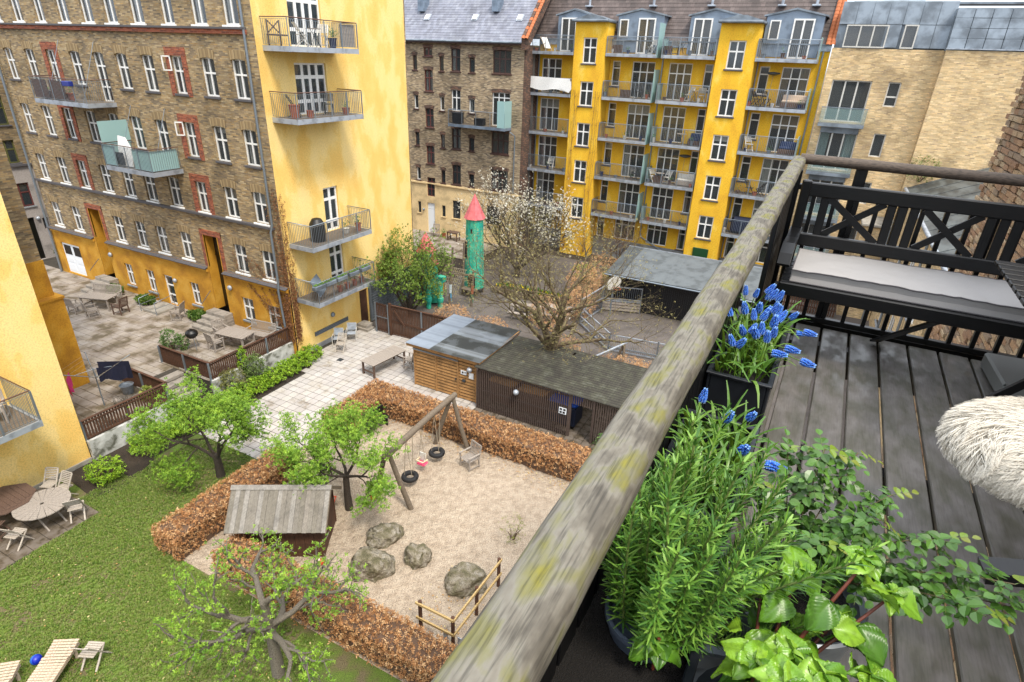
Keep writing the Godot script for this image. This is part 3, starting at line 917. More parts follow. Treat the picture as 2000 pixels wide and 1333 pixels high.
func building_left() -> void:
	var b := thing("plastered_house", "yellow plastered house wall with a steel balcony beside the lawn table", "building", at(-22.2, 0, -8.93, 90))
	part(b, "wall", mb().wall(Transform3D(), rect(-14, 0.12, 0.0, 17), [rect(-3.4, 3.4, -2.4, 5.5)], 0.14), M.stucco_pale)
	part(b, "base_course", mb().box(Vector3(-7, 0.06, 0.03), Vector3(14.0, 0.2, 0.08)), M.concrete)
	part(b, "end_wall", mb().box(Vector3(-0.06, 8.5, -2.4), Vector3(0.11, 17, 4.7)), M.stucco_pale)
	part(b, "interior", mb().box(Vector3(-3, 4.5, -1.2), Vector3(4, 4, 0.1)), M.room)
	window(b, at(-3.4, 3.4, 0), 1.0, 2.1, 2, [0.25, 0.75], M.white_paint, {name = "balcony_door", curtain = 0.0})
	balcony(b, at(-5.8, 3.42, 0), 4.1, 1.85, {posts = 5, rail = M.rail_brown, h = 1.1})
	var c := thing("brick_house", "yellow brick house corner on an ochre plastered base behind the laundry yard", "building", at(-26.8, 0, -11.45, 90))
	part(c, "wall", mb().box(Vector3(-4.0, 11.5, -2.0), Vector3(7.9, 10.1, 3.8)), M.brick_yellow)
	part(c, "base_wall", mb().box(Vector3(-4.0, 5.65, -1.97), Vector3(7.96, 1.6, 3.86)), M.stucco_ochre)
	part(c, "base_wall", mb().box(Vector3(-4.0, 2.4, -1.8), Vector3(8.2, 4.9, 4.2)), M.stucco_ochre)
	part(c, "ledge", mb().box(Vector3(-4.0, 4.9, -1.8), Vector3(8.3, 0.1, 4.3)), M.stucco_ochre)
	var nx := at(-46, 0, -22.5, 90)
	var d := thing("neighbour_house", "old yellow brick house with grey rendered ground floor and green and brown windows", "building", nx)
	# u = -(z + 22.5)
	var hs := [rect(-3.4, 9.5, -2.3, 11.15), rect(-3.4, 7.2, -2.4, 8.6), rect(-3.5, 4.45, -2.35, 5.95), rect(-2.2, 2.8, -1.85, 3.55), rect(-3.3, TER, -2.65, 3.7)]
	part(d, "wall", mb().wall(Transform3D(), rect(-8, 7.1, 1.5, 16), [hs[0], hs[1]], 0.14), M.brick_yellow)
	part(d, "rendered_wall", mb().wall(at(0, 0, 0.04), rect(-8, 0, 1.5, 7.0), [hs[2], hs[3], hs[4]], 0.16), M.render_grey)
	part(d, "ledge", mb().box(Vector3(-3.2, 7.05, 0.06), Vector3(9.4, 0.12, 0.22)), M.sill_slate)
	part(d, "interior", mb().box(Vector3(-3, 6, -1.2), Vector3(8, 12, 0.1)), M.room)
	window(d, at(-3.4, 9.5, 0), 1.1, 1.65, 2, [0.6], M.green_paint, {sill = M.sill_slate})
	window(d, at(-3.4, 7.2, 0), 1.0, 1.4, 2, [0.6], M.green_paint, {sill = M.sill_slate})
	window(d, at(-3.5, 4.45, 0.04), 1.15, 1.5, 2, [0.6], M.maroon_paint, {sill = M.plinth_grey})
	window(d, at(-2.2, 2.8, 0.04), 0.35, 0.75, 1, [], M.brown_paint)
	part(d, "door", mb().box(Vector3(-2.98, 2.27, -0.12), Vector3(0.65, 2.85, 0.06)), M.door_dark)
	part(d, "wall_lamp", mb().ball(Vector3(-2.45, 3.6, 0.12), Vector3(0.12, 0.12, 0.1), 8, 12), M.galv_pale)


func building_f() -> void:
	var zf := -42.74
	var b := thing("brick_tenement", "dark speckled brick tenement with slate roof and cream ground floor", "building", at(0, 0, zf))
	var hs := []
	var ws := []
	var tops := [14.88, 11.96, 9.05, 6.17]
	for r in 4:
		var t: float = tops[r]
		for q in [[-31.28, 0.42, 1.08, -0.58, 1, 0], [-28.72, 0.42, 1.08, -0.58, 1, 0], [-27.62, 0.86, 1.62, 0.0, 2, 1], [-25.98, 0.52, 1.06, -0.6, 1, 0], [-23.88, 1.56, 1.62, 0.0, 3, 1]]:
			var y1: float = t + q[3]
			var h: float = q[2]
			var door: bool = r == 1 and q[4] == 3
			if door: h = 2.45
			hs.append(rect(q[0], y1 - h, q[0] + q[1], y1))
			ws.append([q[0], y1 - h, q[1], h, q[4], q[5], r, door])
	for q in [[14.89, 0.63], [13.3, 1.62], [10.41, 1.5], [7.47, 1.5], [4.82, 0.44]]:
		hs.append(rect(-30.18, q[0] - q[1], -29.36, q[0]))
		ws.append([-30.18, q[0] - q[1], 0.82, q[1], 2, 1 if q[1] > 1 else 0, 9, false])
	part(b, "wall", mb().wall(Transform3D(), rect(-36, 4.38, -21.25, 15.3), hs, 0.16), M.brick_dark)
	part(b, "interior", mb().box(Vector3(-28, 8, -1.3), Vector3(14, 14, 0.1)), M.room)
	for q in ws:
		var white: bool = q[6] == 1 or (q[6] == 3 and q[0] < -31)
		var fm: Material = M.white_paint if white else (M.maroon_paint if q[6] == 9 else M.brown_paint)
		var sp: Array = [0.62] if q[5] == 1 else []
		var o := {curtain = 0.4}
		if q[7]: sp = [0.84]
		else: o.sill = M.brown_paint if q[1] > 4.4 else M.stucco_cream
		window(b, at(q[0], q[1], 0), q[2], q[3], q[4], sp, fm, o)
		if q[1] > 4.5: arch(b, at(q[0] + q[2] / 2, q[1] + q[3], 0), q[2], M.brick_brown, 0.22)
	# cream ground floor
	var ch := [rect(-30.18, 3.22, -29.38, 4.38), rect(-30.2, 0.0, -29.42, 2.65), rect(-31.2, 1.67, -30.87, 2.63), rect(-28.66, 1.65, -28.3, 2.6), rect(-27.56, 1.66, -26.78, 3.18), rect(-24.2, 1.66, -23.0, 3.18)]
	part(b, "ground_floor_wall", mb().wall(at(0, 0, 0.06), rect(-36, -0.2, -21.25, 4.3), [ch[1], ch[2], ch[3], ch[4], ch[5], rect(-30.18, 3.22, -29.38, 4.29)], 0.18), M.stucco_cream)
	window(b, at(-30.18, 3.22, 0.06), 0.8, 1.12, 2, [0.55], M.maroon_paint, {curtain = 0.0})
	part(b, "cornice", mb().box(Vector3(-33.05, 4.34, 0.08), Vector3(5.7, 0.12, 0.2)), M.stucco_cream)
	part(b, "cornice", mb().box(Vector3(-25.3, 4.34, 0.08), Vector3(8.1, 0.12, 0.2)), M.stucco_cream)
	for q in [[-31.2, 1.67, 0.33, 0.96, 1], [-28.66, 1.65, 0.36, 0.95, 1], [-27.56, 1.66, 0.78, 1.52, 2], [-24.2, 1.66, 1.2, 1.52, 2]]:
		window(b, at(q[0], q[1], 0.06), q[2], q[3], q[4], [0.65] if q[4] == 2 else [], M.steel_dark, {sill = M.stucco_cream, curtain = 0.2})
	var dr := part(b, "door", mb().box(Vector3(-29.81, 1.05, -0.06), Vector3(0.78, 2.1, 0.06)), M.door_white)
	part(dr, "transom", mb().box(Vector3(-29.81, 2.37, -0.06), Vector3(0.78, 0.5, 0.05)), M.door_white)
	part(dr, "door_handle", mb().box(Vector3(-29.5, 1.0, 0.0), Vector3(0.1, 0.03, 0.05)), M.galvanised)
	part(b, "wall_lamp", mb().ball(Vector3(-30.55, 2.0, 0.14), Vector3(0.11, 0.11, 0.1), 8, 10), M.galvanised)
	# side wall and parapet towards the yellow house
	part(b, "side_wall", mb().box(Vector3(-21.19, 7.6, -2.0), Vector3(0.12, 15.3, 4.0)), M.brick_brown)
	var eave := mb().box(Vector3(-28.6, 15.28, 0.12), Vector3(14.8, 0.14, 0.42))
	part(b, "eave", eave, M.brown_paint)
	part(b, "gutter", mb().tube([Vector3(-36, 15.36, 0.36), Vector3(-21.3, 15.36, 0.36)], [0.075], 8), M.zinc)
	roof_courses(b, "slate_roof", Vector3(-36, 15.38, 0.3), Vector3(-21.3, 15.38, 0.3), Vector3(0, 5.2, -5.2), M.slate_grey, 0.26)
	part(b, "roof_core", mb().quad_roof(Vector3(-36, 15.3, 0.25), Vector3(-21.3, 15.3, 0.25), Vector3(0, 5.2, -5.2)), M.felt_dark)
	for wx in [-30.6, -26.2, -22.35]:
		var s := part(b, "skylight", mb().bev(Vector3(wx, 17.02, -1.28), Vector3(0.52, 0.62, 0.1), 0.01, Basis(Vector3.RIGHT, -PI / 4)), M.galv_pale)
		part(s, "pane", mb().box(Vector3(wx, 17.09, -1.22), Vector3(0.38, 0.46, 0.02), Basis(Vector3.RIGHT, -PI / 4)), M.white_paint)
	for wx in [-31.4, -24.6]:
		part(b, "dormer_foot", mb().bev(Vector3(wx, 18.1, -1.9), Vector3(0.55, 1.3, 0.9), 0.02), M.zinc_blue)
	# sloping brick parapet with two rows of roof tiles
	var pp := PackedVector2Array([Vector2(0.45, 14.9), Vector2(0.45, 15.75), Vector2(-5.2, 21.4), Vector2(-5.2, 20.5)])
	part(b, "parapet", mb().prism(pp, 0.55, Transform3D(Basis(Vector3(0, 0, 1), Vector3.UP, Vector3(-1, 0, 0)), Vector3(-20.75, 0, 0))), M.brick_brown)
	for i in 26:
		for k in 2:
			var t := i * 0.2
			var tl := part(b, "parapet_tile", cached_tile(), M.tile_orange if k == 1 or i % 3 == 0 else M.brick_brown, Transform3D(Basis(Vector3.RIGHT, PI / 4) * Basis(Vector3.UP, 0.0), Vector3(-21.15 + k * 0.28, 15.72 + t, 0.5 - t)))
			tl.scale = Vector3(1, 1, 1)
	# balcony with frosted screens
	var bc := balcony(b, at(-27.25, 9.5, 0), 5.1, 1.1, {posts = 5, bars = M.steel_dark, slab = M.zinc_blue})
	part(bc, "screen", mb().box(Vector3(5.08, 0.95, 0.55), Vector3(0.02, 1.9, 1.1)), M.frosted)
	part(bc, "screen", mb().box(Vector3(4.75, 0.95, 1.1), Vector3(0.62, 1.9, 0.02)), M.frosted)
	downpipe(b, [Vector3(-22.1, 9.2, 0.35), Vector3(-21.75, 8.9, 0.12), Vector3(-21.75, 4.5, 0.12)], 0.05)


func cached_tile() -> Mesh:
	if not cache.has("ridge_tile"):
		var t := mb()
		for k in 6:
			var a0 := PI * k / 6
			var a1 := PI * (k + 1) / 6
			t.quad(Vector3(cos(a0) * 0.14, sin(a0) * 0.09, 0.15), Vector3(cos(a0) * 0.12, sin(a0) * 0.07, -0.15), Vector3(cos(a1) * 0.12, sin(a1) * 0.07, -0.15), Vector3(cos(a1) * 0.14, sin(a1) * 0.09, 0.15))
		cache["ridge_tile"] = t.done()
	return cache["ridge_tile"]


func building_y() -> void:
	var fx := at(-6.62, 0, -43.4, -1.78)
	var b := thing("yellow_apartments", "bright yellow plastered apartment house with stair towers and stacked steel balconies", "building", fx)
	cache["yx"] = fx
	var rec := -1.25
	var floors := [14.9, 12.07, 9.27, 6.47, 3.66, 0.86]
	var hs := []
	var ws := []
	for r in range(1, 6):
		var f: float = floors[r]
		for q in [[-14.3, 1.65, 0, 3], [-7.1, 1.65, 0, 3], [-8.6, 0.6, 0.7, 1], [-4.45, 1.6, 0, 3], [-2.02, 0.55, 0.7, 1], [2.86, 1.65, 0, 3], [1.5, 0.6, 0.7, 1]]:
			var y0: float = f + q[2]
			if r == 5 and q[3] == 3: y0 = f + 0.75
			var y1: float = f + 2.36
			hs.append(rect(q[0], y0, q[0] + q[1], y1))
			ws.append([q[0], y0, q[1], y1 - y0, q[3], r])
	part(b, "wall", mb().wall(at(0, 0, rec), rect(-14.6, 1.5, 5.37, 15.4), hs, 0.14), M.stucco_yellow)
	part(b, "plinth", mb().box(Vector3(-4.6, 0.6, rec + 0.03), Vector3(19.9, 1.8, 0.1)), M.plinth_grey)
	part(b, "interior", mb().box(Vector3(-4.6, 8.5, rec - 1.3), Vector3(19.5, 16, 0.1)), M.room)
	for q in ws:
		var o := {curtain = 0.45, f = 0.06, m = 0.07}
		if q[4] == 1: o.sill = M.sill_slate
		window(b, at(q[0], q[1], rec), q[2], q[3], q[4], [0.72], M.white_paint, o)
	# stair towers
	for c in [-9.97, 0.06]:
		var th := []
		var tw := []
		for t in [15.84, 13.0, 10.17, 7.47, 4.68]:
			th.append(rect(c - 0.52, t - 1.65, c + 0.52, t))
			tw.append(t)
		part(b, "stair_tower", mb().wall(Transform3D(), rect(c - 1.2, 0, c + 1.2, 16.8), th, 0.14), M.stucco_yellow)
		part(b, "stair_tower_side", mb().box(Vector3(c - 1.15, 8.4, rec / 2 - 0.2), Vector3(0.098, 16.8, 1.62)), M.stucco_yellow)
		part(b, "stair_tower_side", mb().box(Vector3(c + 1.15, 8.4, rec / 2 - 0.2), Vector3(0.098, 16.8, 1.62)), M.stucco_yellow)
		part(b, "interior", mb().box(Vector3(c, 8.2, -0.95), Vector3(2.1, 16.2, 0.06)), M.room)
		for t in tw: window(b, at(c - 0.52, t - 1.65, 0), 1.04, 1.65, 2, [0.62], M.white_paint, {sill = M.sill_slate, curtain = 0.25, f = 0.08, m = 0.09})
		part(b, "tower_cap", mb().bev(Vector3(c, 16.88, -0.55), Vector3(2.75, 0.16, 1.9), 0.04), M.zinc)
		part(b, "tower_cap", mb().prism(PackedVector2Array([Vector2(-1.3, 0), Vector2(1.3, 0), Vector2(0.3, 0.28), Vector2(-0.3, 0.28)]), 1.6, at(c, 16.96, -1.4)), M.zinc)
	# green hatch at the foot of a tower
	part(b, "hatch", mb().bev(Vector3(0.06, 1.95, 0.04), Vector3(1.1, 0.75, 0.1), 0.02), mat("hatch_green", S(0.08, 0.26, 0.14), 0.5))
	# balconies
	var spans := [[-14.6, 3.4], [-8.72, 3.62], [-4.75, 3.52], [1.28, 3.55]]
	for r in 5:
		for k in 4:
			if r == 4 and k == 0: pass
			var q: Array = spans[k]
			var bc := balcony(b, at(q[0], floors[r], rec + 0.02), q[1], 1.28, {posts = 4})
			if k == 1: part(bc, "screen", mb().box(Vector3(q[1] + 0.02, 0.85, 0.62), Vector3(0.025, 2.1, 1.24)), M.frosted)
			if k == 2: part(bc, "screen", mb().box(Vector3(0.02, 0.5, 0.62), Vector3(0.02, 1.0, 1.2)), M.frosted)
			if k == 3: part(bc, "screen", mb().box(Vector3(q[1] - 0.02, 0.6, 0.62), Vector3(0.02, 1.2, 1.2)), M.frosted)
	# zinc band, mansard roof and dormers
	part(b, "zinc_band", mb().box(Vector3(-4.6, 15.56, rec + 0.02), Vector3(19.95, 0.36, 0.1)), M.galv_pale)
	part(b, "zinc_band", mb().box(Vector3(-4.6, 15.74, rec + 0.06), Vector3(19.95, 0.07, 0.2)), M.zinc)
	roof_courses(b, "tile_roof", Vector3(-16.4, 15.78, rec), Vector3(5.37, 15.78, rec), Vector3(0, 5.6, -3.6), M.tile_brown, 0.27)
	part(b, "roof_core", mb().quad_roof(Vector3(-16.4, 15.7, rec - 0.05), Vector3(5.37, 15.7, rec - 0.05), Vector3(0, 5.6, -3.6)), M.felt_dark)
	for q in [[-13.1, 2.6, -12.8, 1], [-8.45, 3.25, -6.95, 0], [-3.4, 3.1, -3.15, 1], [1.35, 3.3, 2.95, 0]]:
		var u0: float = q[0]
		var w: float = q[1]
		var dm := part(b, "dormer", mb().prism(PackedVector2Array([Vector2(0, 0), Vector2(w, 0), Vector2(w, 2.3), Vector2(w / 2, 2.62), Vector2(0, 2.3)]), 2.4, at(u0, 15.0, rec - 2.32)), M.zinc_blue)
		part(dm, "dormer_roof", mb().prism(PackedVector2Array([Vector2(-0.18, 2.24), Vector2(w / 2, 2.62), Vector2(w + 0.18, 2.24), Vector2(w + 0.18, 2.33), Vector2(w / 2, 2.72), Vector2(-0.18, 2.33)]), 2.5, at(u0, 15.0, rec - 2.3)), M.zinc)
		window(b, at(q[2], 14.93, rec + 0.32), 1.2, 2.2, 2, [], M.white_paint, {name = "balcony_door", dep = 0.2, curtain = 0.8, f = 0.09, m = 0.1})
		part(dm, "opening", mb().box(Vector3(q[2] + 0.6, 16.03, rec + 0.085), Vector3(1.14, 2.1, 0.01)), M.room)
		var su: float = q[2] + (-1.35 if q[3] == 0 else 1.9)
		if w > 3.0:
			window(b, at(su, 15.95, rec + 0.32), 0.62, 1.1, 1, [], M.white_paint, {dep = 0.2, curtain = 0.5})
			part(dm, "opening", mb().box(Vector3(su + 0.31, 16.5, rec + 0.085), Vector3(0.56, 1.0, 0.01)), M.room)
	for u in [-11.3, -6.5, -2.5, 1.9, 3.9]:
		part(b, "roof_vent", mb().tube([Vector3(u, 17.9, rec - 1.3), Vector3(u, 19.0, rec - 1.3)], [0.09], 8), M.galv_pale)
		part(b, "roof_vent", mb().bev(Vector3(u, 17.95, rec - 1.2), Vector3(0.5, 0.1, 0.4), 0.02), M.galv_pale)
	# verge of orange tiles towards the tan brick house
	for i in 22:
		for k in 2:
			part(b, "verge_tile", cached_tile(), M.tile_orange, Transform3D(Basis(Vector3.RIGHT, 1.0), Vector3(5.15 + k * 0.26, 15.85 + i * 0.21, rec + 0.15 - i * 0.135)))
	for u in [-4.92, 5.0]:
		downpipe(b, [Vector3(u, 15.4, rec + 0.12), Vector3(u, 3.3, rec + 0.12), Vector3(u, 2.4, rec + 0.14)], 0.05)
	downpipe(b, [Vector3(-4.92, 2.4, rec + 0.14), Vector3(-4.8, 2.1, rec + 0.2), Vector3(-2.2, 0.9, rec + 0.2)], 0.05)
	downpipe(b, [Vector3(-14.5, 15.4, rec + 0.12), Vector3(-14.5, 0.5, rec + 0.12)], 0.045)
	downpipe(b, [Vector3(1.34, 15.0, rec + 0.1), Vector3(1.34, 0.5, rec + 0.1)], 0.04)


func building_t() -> void:
	var b := thing("tan_brick_house", "modern tan brick house with standing seam zinc top floor", "building", at(0, 0, -44.0))
	var hs := []
	var ws := []
	for t in [13.85, 10.95, 8.05, 5.15]:
		hs.append(rect(-0.7, t - 2.35, 1.45, t))
		ws.append([-0.7, t - 2.35, 2.15, 2.35, 3])
		hs.append(rect(2.32, t - 1.36, 2.98, t))
		ws.append([2.32, t - 1.36, 0.66, 1.36, 1])
	part(b, "wall", mb().wall(Transform3D(), rect(-1.15, -0.2, 4.6, 15.58), hs, 0.16), M.brick_tan)
	part(b, "interior", mb().box(Vector3(1.7, 8, -1.4), Vector3(5.5, 15, 0.1)), M.room)
	part(b, "end_wall", mb().box(Vector3(9.6, 7.7, 0.2), Vector3(9.98, 15.76, 0.8)), M.brick_tan)
	for q in ws: window(b, at(q[0], q[1], 0), q[2], q[3], q[4], [0.4] if q[4] == 1 and q[1] > 12 else [], M.white_aged, {curtain = 0.35, cm = M.curtain_green, f = 0.07, m = 0.09})
	for t in [11.42, 8.5, 5.6, 2.7]:
		var s := part(b, "glass_balcony", mb().box(Vector3(0.35, t - 0.12, 0.3), Vector3(2.55, 0.2, 0.75)), M.zinc)
		for e in [[0.35, 0.66, 2.5, 0.02], [-0.9, 0.33, 0.02, 0.66], [1.6, 0.33, 0.02, 0.66]]:
			part(s, "glass_front", mb().box(Vector3(e[0], t + 0.45, e[1]), Vector3(e[2], 0.85, e[3])), M.balcony_glass)
		part(s, "handrail", mb().box(Vector3(0.35, t + 0.9, 0.66), Vector3(2.56, 0.04, 0.05)), M.galvanised)
		part(b, "spandrel", mb().box(Vector3(0.37, t - 0.45, 0.0), Vector3(2.12, 0.34, 0.04)), M.zinc)
	# zinc top: separate sheets with seams
	var lean := Basis(Vector3.RIGHT, -0.16)
	for i in 7:
		for j in 2:
			var u := -1.1 + i * 0.82
			if (j == 0 and (i < 3 or i == 4)): continue
			part(b, "zinc_sheet", mb().bev(Vector3(u + 0.4, 15.62 + 0.62 + j * 1.2, -0.1 - j * 0.2), Vector3(0.81, 1.2, 0.05), 0.012, lean), M.zinc)
	part(b, "zinc_core", mb().box(Vector3(1.75, 16.7, -0.75), Vector3(5.7, 2.2, 0.8)), M.zinc)
	for i in 9:
		for j in 4:
			part(b, "zinc_sheet", mb().bev(Vector3(4.98 + i * 0.82, 15.92 + j * 0.5, 0.5 - j * 0.09), Vector3(0.8, 0.5, 0.05), 0.014, lean * Basis(Vector3.RIGHT, 0.03 * sin(i * 2.3 + j))), M.zinc)
	part(b, "zinc_core", mb().box(Vector3(9, 16.6, -0.3), Vector3(8.9, 2.1, 0.8)), M.zinc)
	window(b, at(-0.65, 15.62, 0.12), 2.2, 1.2, 3, [], M.white_aged, {dep = 0.1, curtain = 0.3})
	part(b, "opening", mb().box(Vector3(0.45, 16.22, -0.35), Vector3(2.1, 1.15, 0.04)), M.room)
	window(b, at(2.32, 15.62, 0.12), 0.68, 1.22, 1, [], M.white_aged, {dep = 0.1, curtain = 0.0})
	part(b, "opening", mb().box(Vector3(2.66, 16.22, -0.35), Vector3(0.6, 1.15, 0.04)), M.room)
	part(b, "duct", mb().tube([Vector3(-0.6, 17.95, -0.8), Vector3(3.0, 17.98, -0.8)], [0.16], 10), M.zinc)
	part(b, "parapet", mb().box(Vector3(8, 17.95, -1.1), Vector3(12, 0.1, 1.2)), M.zinc)
	part(b, "ledge", mb().box(Vector3(9.5, 15.66, 0.58), Vector3(9.9, 0.06, 0.14)), M.galv_pale)
	# low rear wing with a grey vaulted metal roof
	var w := thing("rear_wing", "low wing with grey vaulted metal roof and tan brick wall", "building", at(4.85, 0, -20, 90))
	# u = -(z + 20); local z is world x - 4.85 ; wall faces -x so turn it
	var wx := at(0, 0, 0, 180)
	var wh := []
	for k in 5: wh.append(rect(-22.5 + k * 4.2, 1.2, -20.6 + k * 4.2, 3.4))
	for k in 5: wh.append(rect(-22.5 + k * 4.2, 4.6, -20.6 + k * 4.2, 6.6))
	part(w, "wall", mb().wall(wx, rect(-24, -0.2, 6, 8), wh, 0.15), M.brick_tan)
	part(w, "interior", mb().box(Vector3(9, 4, 1.3), Vector3(30, 8, 0.1)), M.room)
	for h: Rect2 in wh: window(w, wx * at(h.position.x, h.position.y, 0), h.size.x, h.size.y, 3, [], M.white_paint, {curtain = 0.4, sill = M.galv_pale})
	part(w, "gutter", mb().tube([Vector3(-6, 8.02, -0.1), Vector3(24, 8.02, -0.1)], [0.09], 8), M.galv_pale)
	for k in 4: downpipe(w, [Vector3(22 - k * 6.0, 8, -0.12), Vector3(22 - k * 6.0, 0, -0.12)], 0.06)
	var rf := mb()
	var prof := []
	for i in 11:
		var t := i / 10.0
		prof.append(Vector2(-0.15 + t * 9.0, 8.02 + 2.7 * sin(t * PI * 0.5)))
	for i in 10:
		rf.quad(Vector3(-6, prof[i].y, prof[i].x), Vector3(24, prof[i].y, prof[i].x), Vector3(24, prof[i + 1].y, prof[i + 1].x), Vector3(-6, prof[i + 1].y, prof[i + 1].x))
	var rp := part(w, "roof", rf, M.metal_roof_dark)
	for k in 16:
		var sm := mb()
		var u := -5.7 + k * 1.9
		var pts := []
		for p in prof: pts.append(Vector3(u, p.y + 0.015, p.x))
		sm.tube(pts, [0.012], 4, false)
		part(rp, "seam", sm, M.metal_roof_dark)
	var a := thing("brick_annex", "small tan brick annex with mossy flat roof between tan house and rear wing", "building", at(2.95, 0, -41.3))
	part(a, "wall", mb().box(Vector3(0.93, 2.9, -1.3), Vector3(1.86, 6.0, 2.58)), M.brick_tan)
	part(a, "roof", mb().bev(Vector3(0.93, 5.98, -1.25), Vector3(2.0, 0.16, 2.8), 0.03), M.concrete)
	downpipe(a, [Vector3(1.5, 5.9, 0.08), Vector3(1.5, 0, 0.08)], 0.06)
	var sc := thing("slat_screen", "brown upright slat screen beside the tan brick annex", "screen", at(-1.0, 0, -40.6))
	for i in 26: part(sc, "slat", shared("tall_slat", func() -> Mesh: return mb().box(Vector3(0, 1.0, 0), Vector3(0.08, 2.0, 0.04)).done()), M.fence_y, at(i * 0.15, 0, 0))
	for y in [0.4, 1.6]: part(sc, "rail", mb().box(Vector3(1.9, y, -0.05), Vector3(3.9, 0.08, 0.04)), M.fence_x)


func shared(key: String, f: Callable) -> Mesh:
	if not cache.has(key): cache[key] = f.call()
	return cache[key]


# the wall of the house this balcony belongs to: every brick laid, nearest in view one by one
func own_wall() -> void:
	var b := thing("brick_wall", "rough old brick house wall beyond the black bench", "wall", at(2.05, 0, -10.6, -90))
	# local x runs from the far corner towards the camera, local z faces the balcony
	part(b, "mortar", mb().box(Vector3(9, 8.0, -0.28), Vector3(18, 17, 0.5)), mat("mortar", S(0.74, 0.68, 0.60), 0.95, {tex = cache.blot, scale = 1.0}))
	var tones := [S(.74, .59, .45), S(.68, .53, .41), S(.78, .66, .52), S(.66, .57, .48), S(.80, .70, .57), S(.71, .56, .44)]
	var bm := []
	for i in 6: bm.append(mat("old_brick_%d" % i, tones[i], 0.95, {tex = cache.grain, scale = 4.0, bump = cache.rough, depth = 2.0}))
	var far := []
	for i in 6: far.append(mb())
	var box := mb().bev(Vector3(), Vector3(0.228, 0.06, 0.09), 0.008).done()
	var r := RandomNumberGenerator.new()
	r.seed = 77
	var count := 0
	for j in 210:
		var y := 0.5 + j * 0.078
		for i in 34:
			var u := 0.12 + i * 0.245 + (0.12 if j % 2 else 0.0)
			var k := r.randi() % 6
			var off := Vector3(r.randf_range(-0.006, 0.006), r.randf_range(-0.004, 0.004), r.randf_range(-0.035, 0.0))
			var tilt := Basis(Vector3.BACK, r.randf_range(-0.02, 0.02))
			var near := (y > 12.6 and y < 14.35 and u < 2.4) or (y > 10.2 and y <= 12.6 and u < 2.2 and count < 298)
			if near and count < 298:
				part(b, "brick", box, bm[k], Transform3D(tilt, Vector3(u, y, -0.01) + off))
				count += 1
			else:
				far[k].box(Vector3(u, y, -0.01) + off, Vector3(0.228, 0.06, 0.09), tilt)
	for i in 6: part(b, "bricks", far[i], bm[i], Transform3D(), true)


func sheet(poly: Array, y: float) -> MB:
	var p := PackedVector2Array()
	for q in poly: p.append(Vector2(q[0], -q[1]))
	# outline in x and -z, raised to y with a thin body
	return mb().prism(p, 0.03, Transform3D(Basis(Vector3(1, 0, 0), Vector3(0, 0, -1), Vector3(0, 1, 0)), Vector3(0, y - 0.03, 0)))


func bx(x0: float, x1: float, y0: float, y1: float, z0: float, z1: float) -> MB:
	return mb().box(Vector3((x0 + x1) / 2, (y0 + y1) / 2, (z0 + z1) / 2), Vector3(absf(x1 - x0), y1 - y0, absf(z1 - z0)))


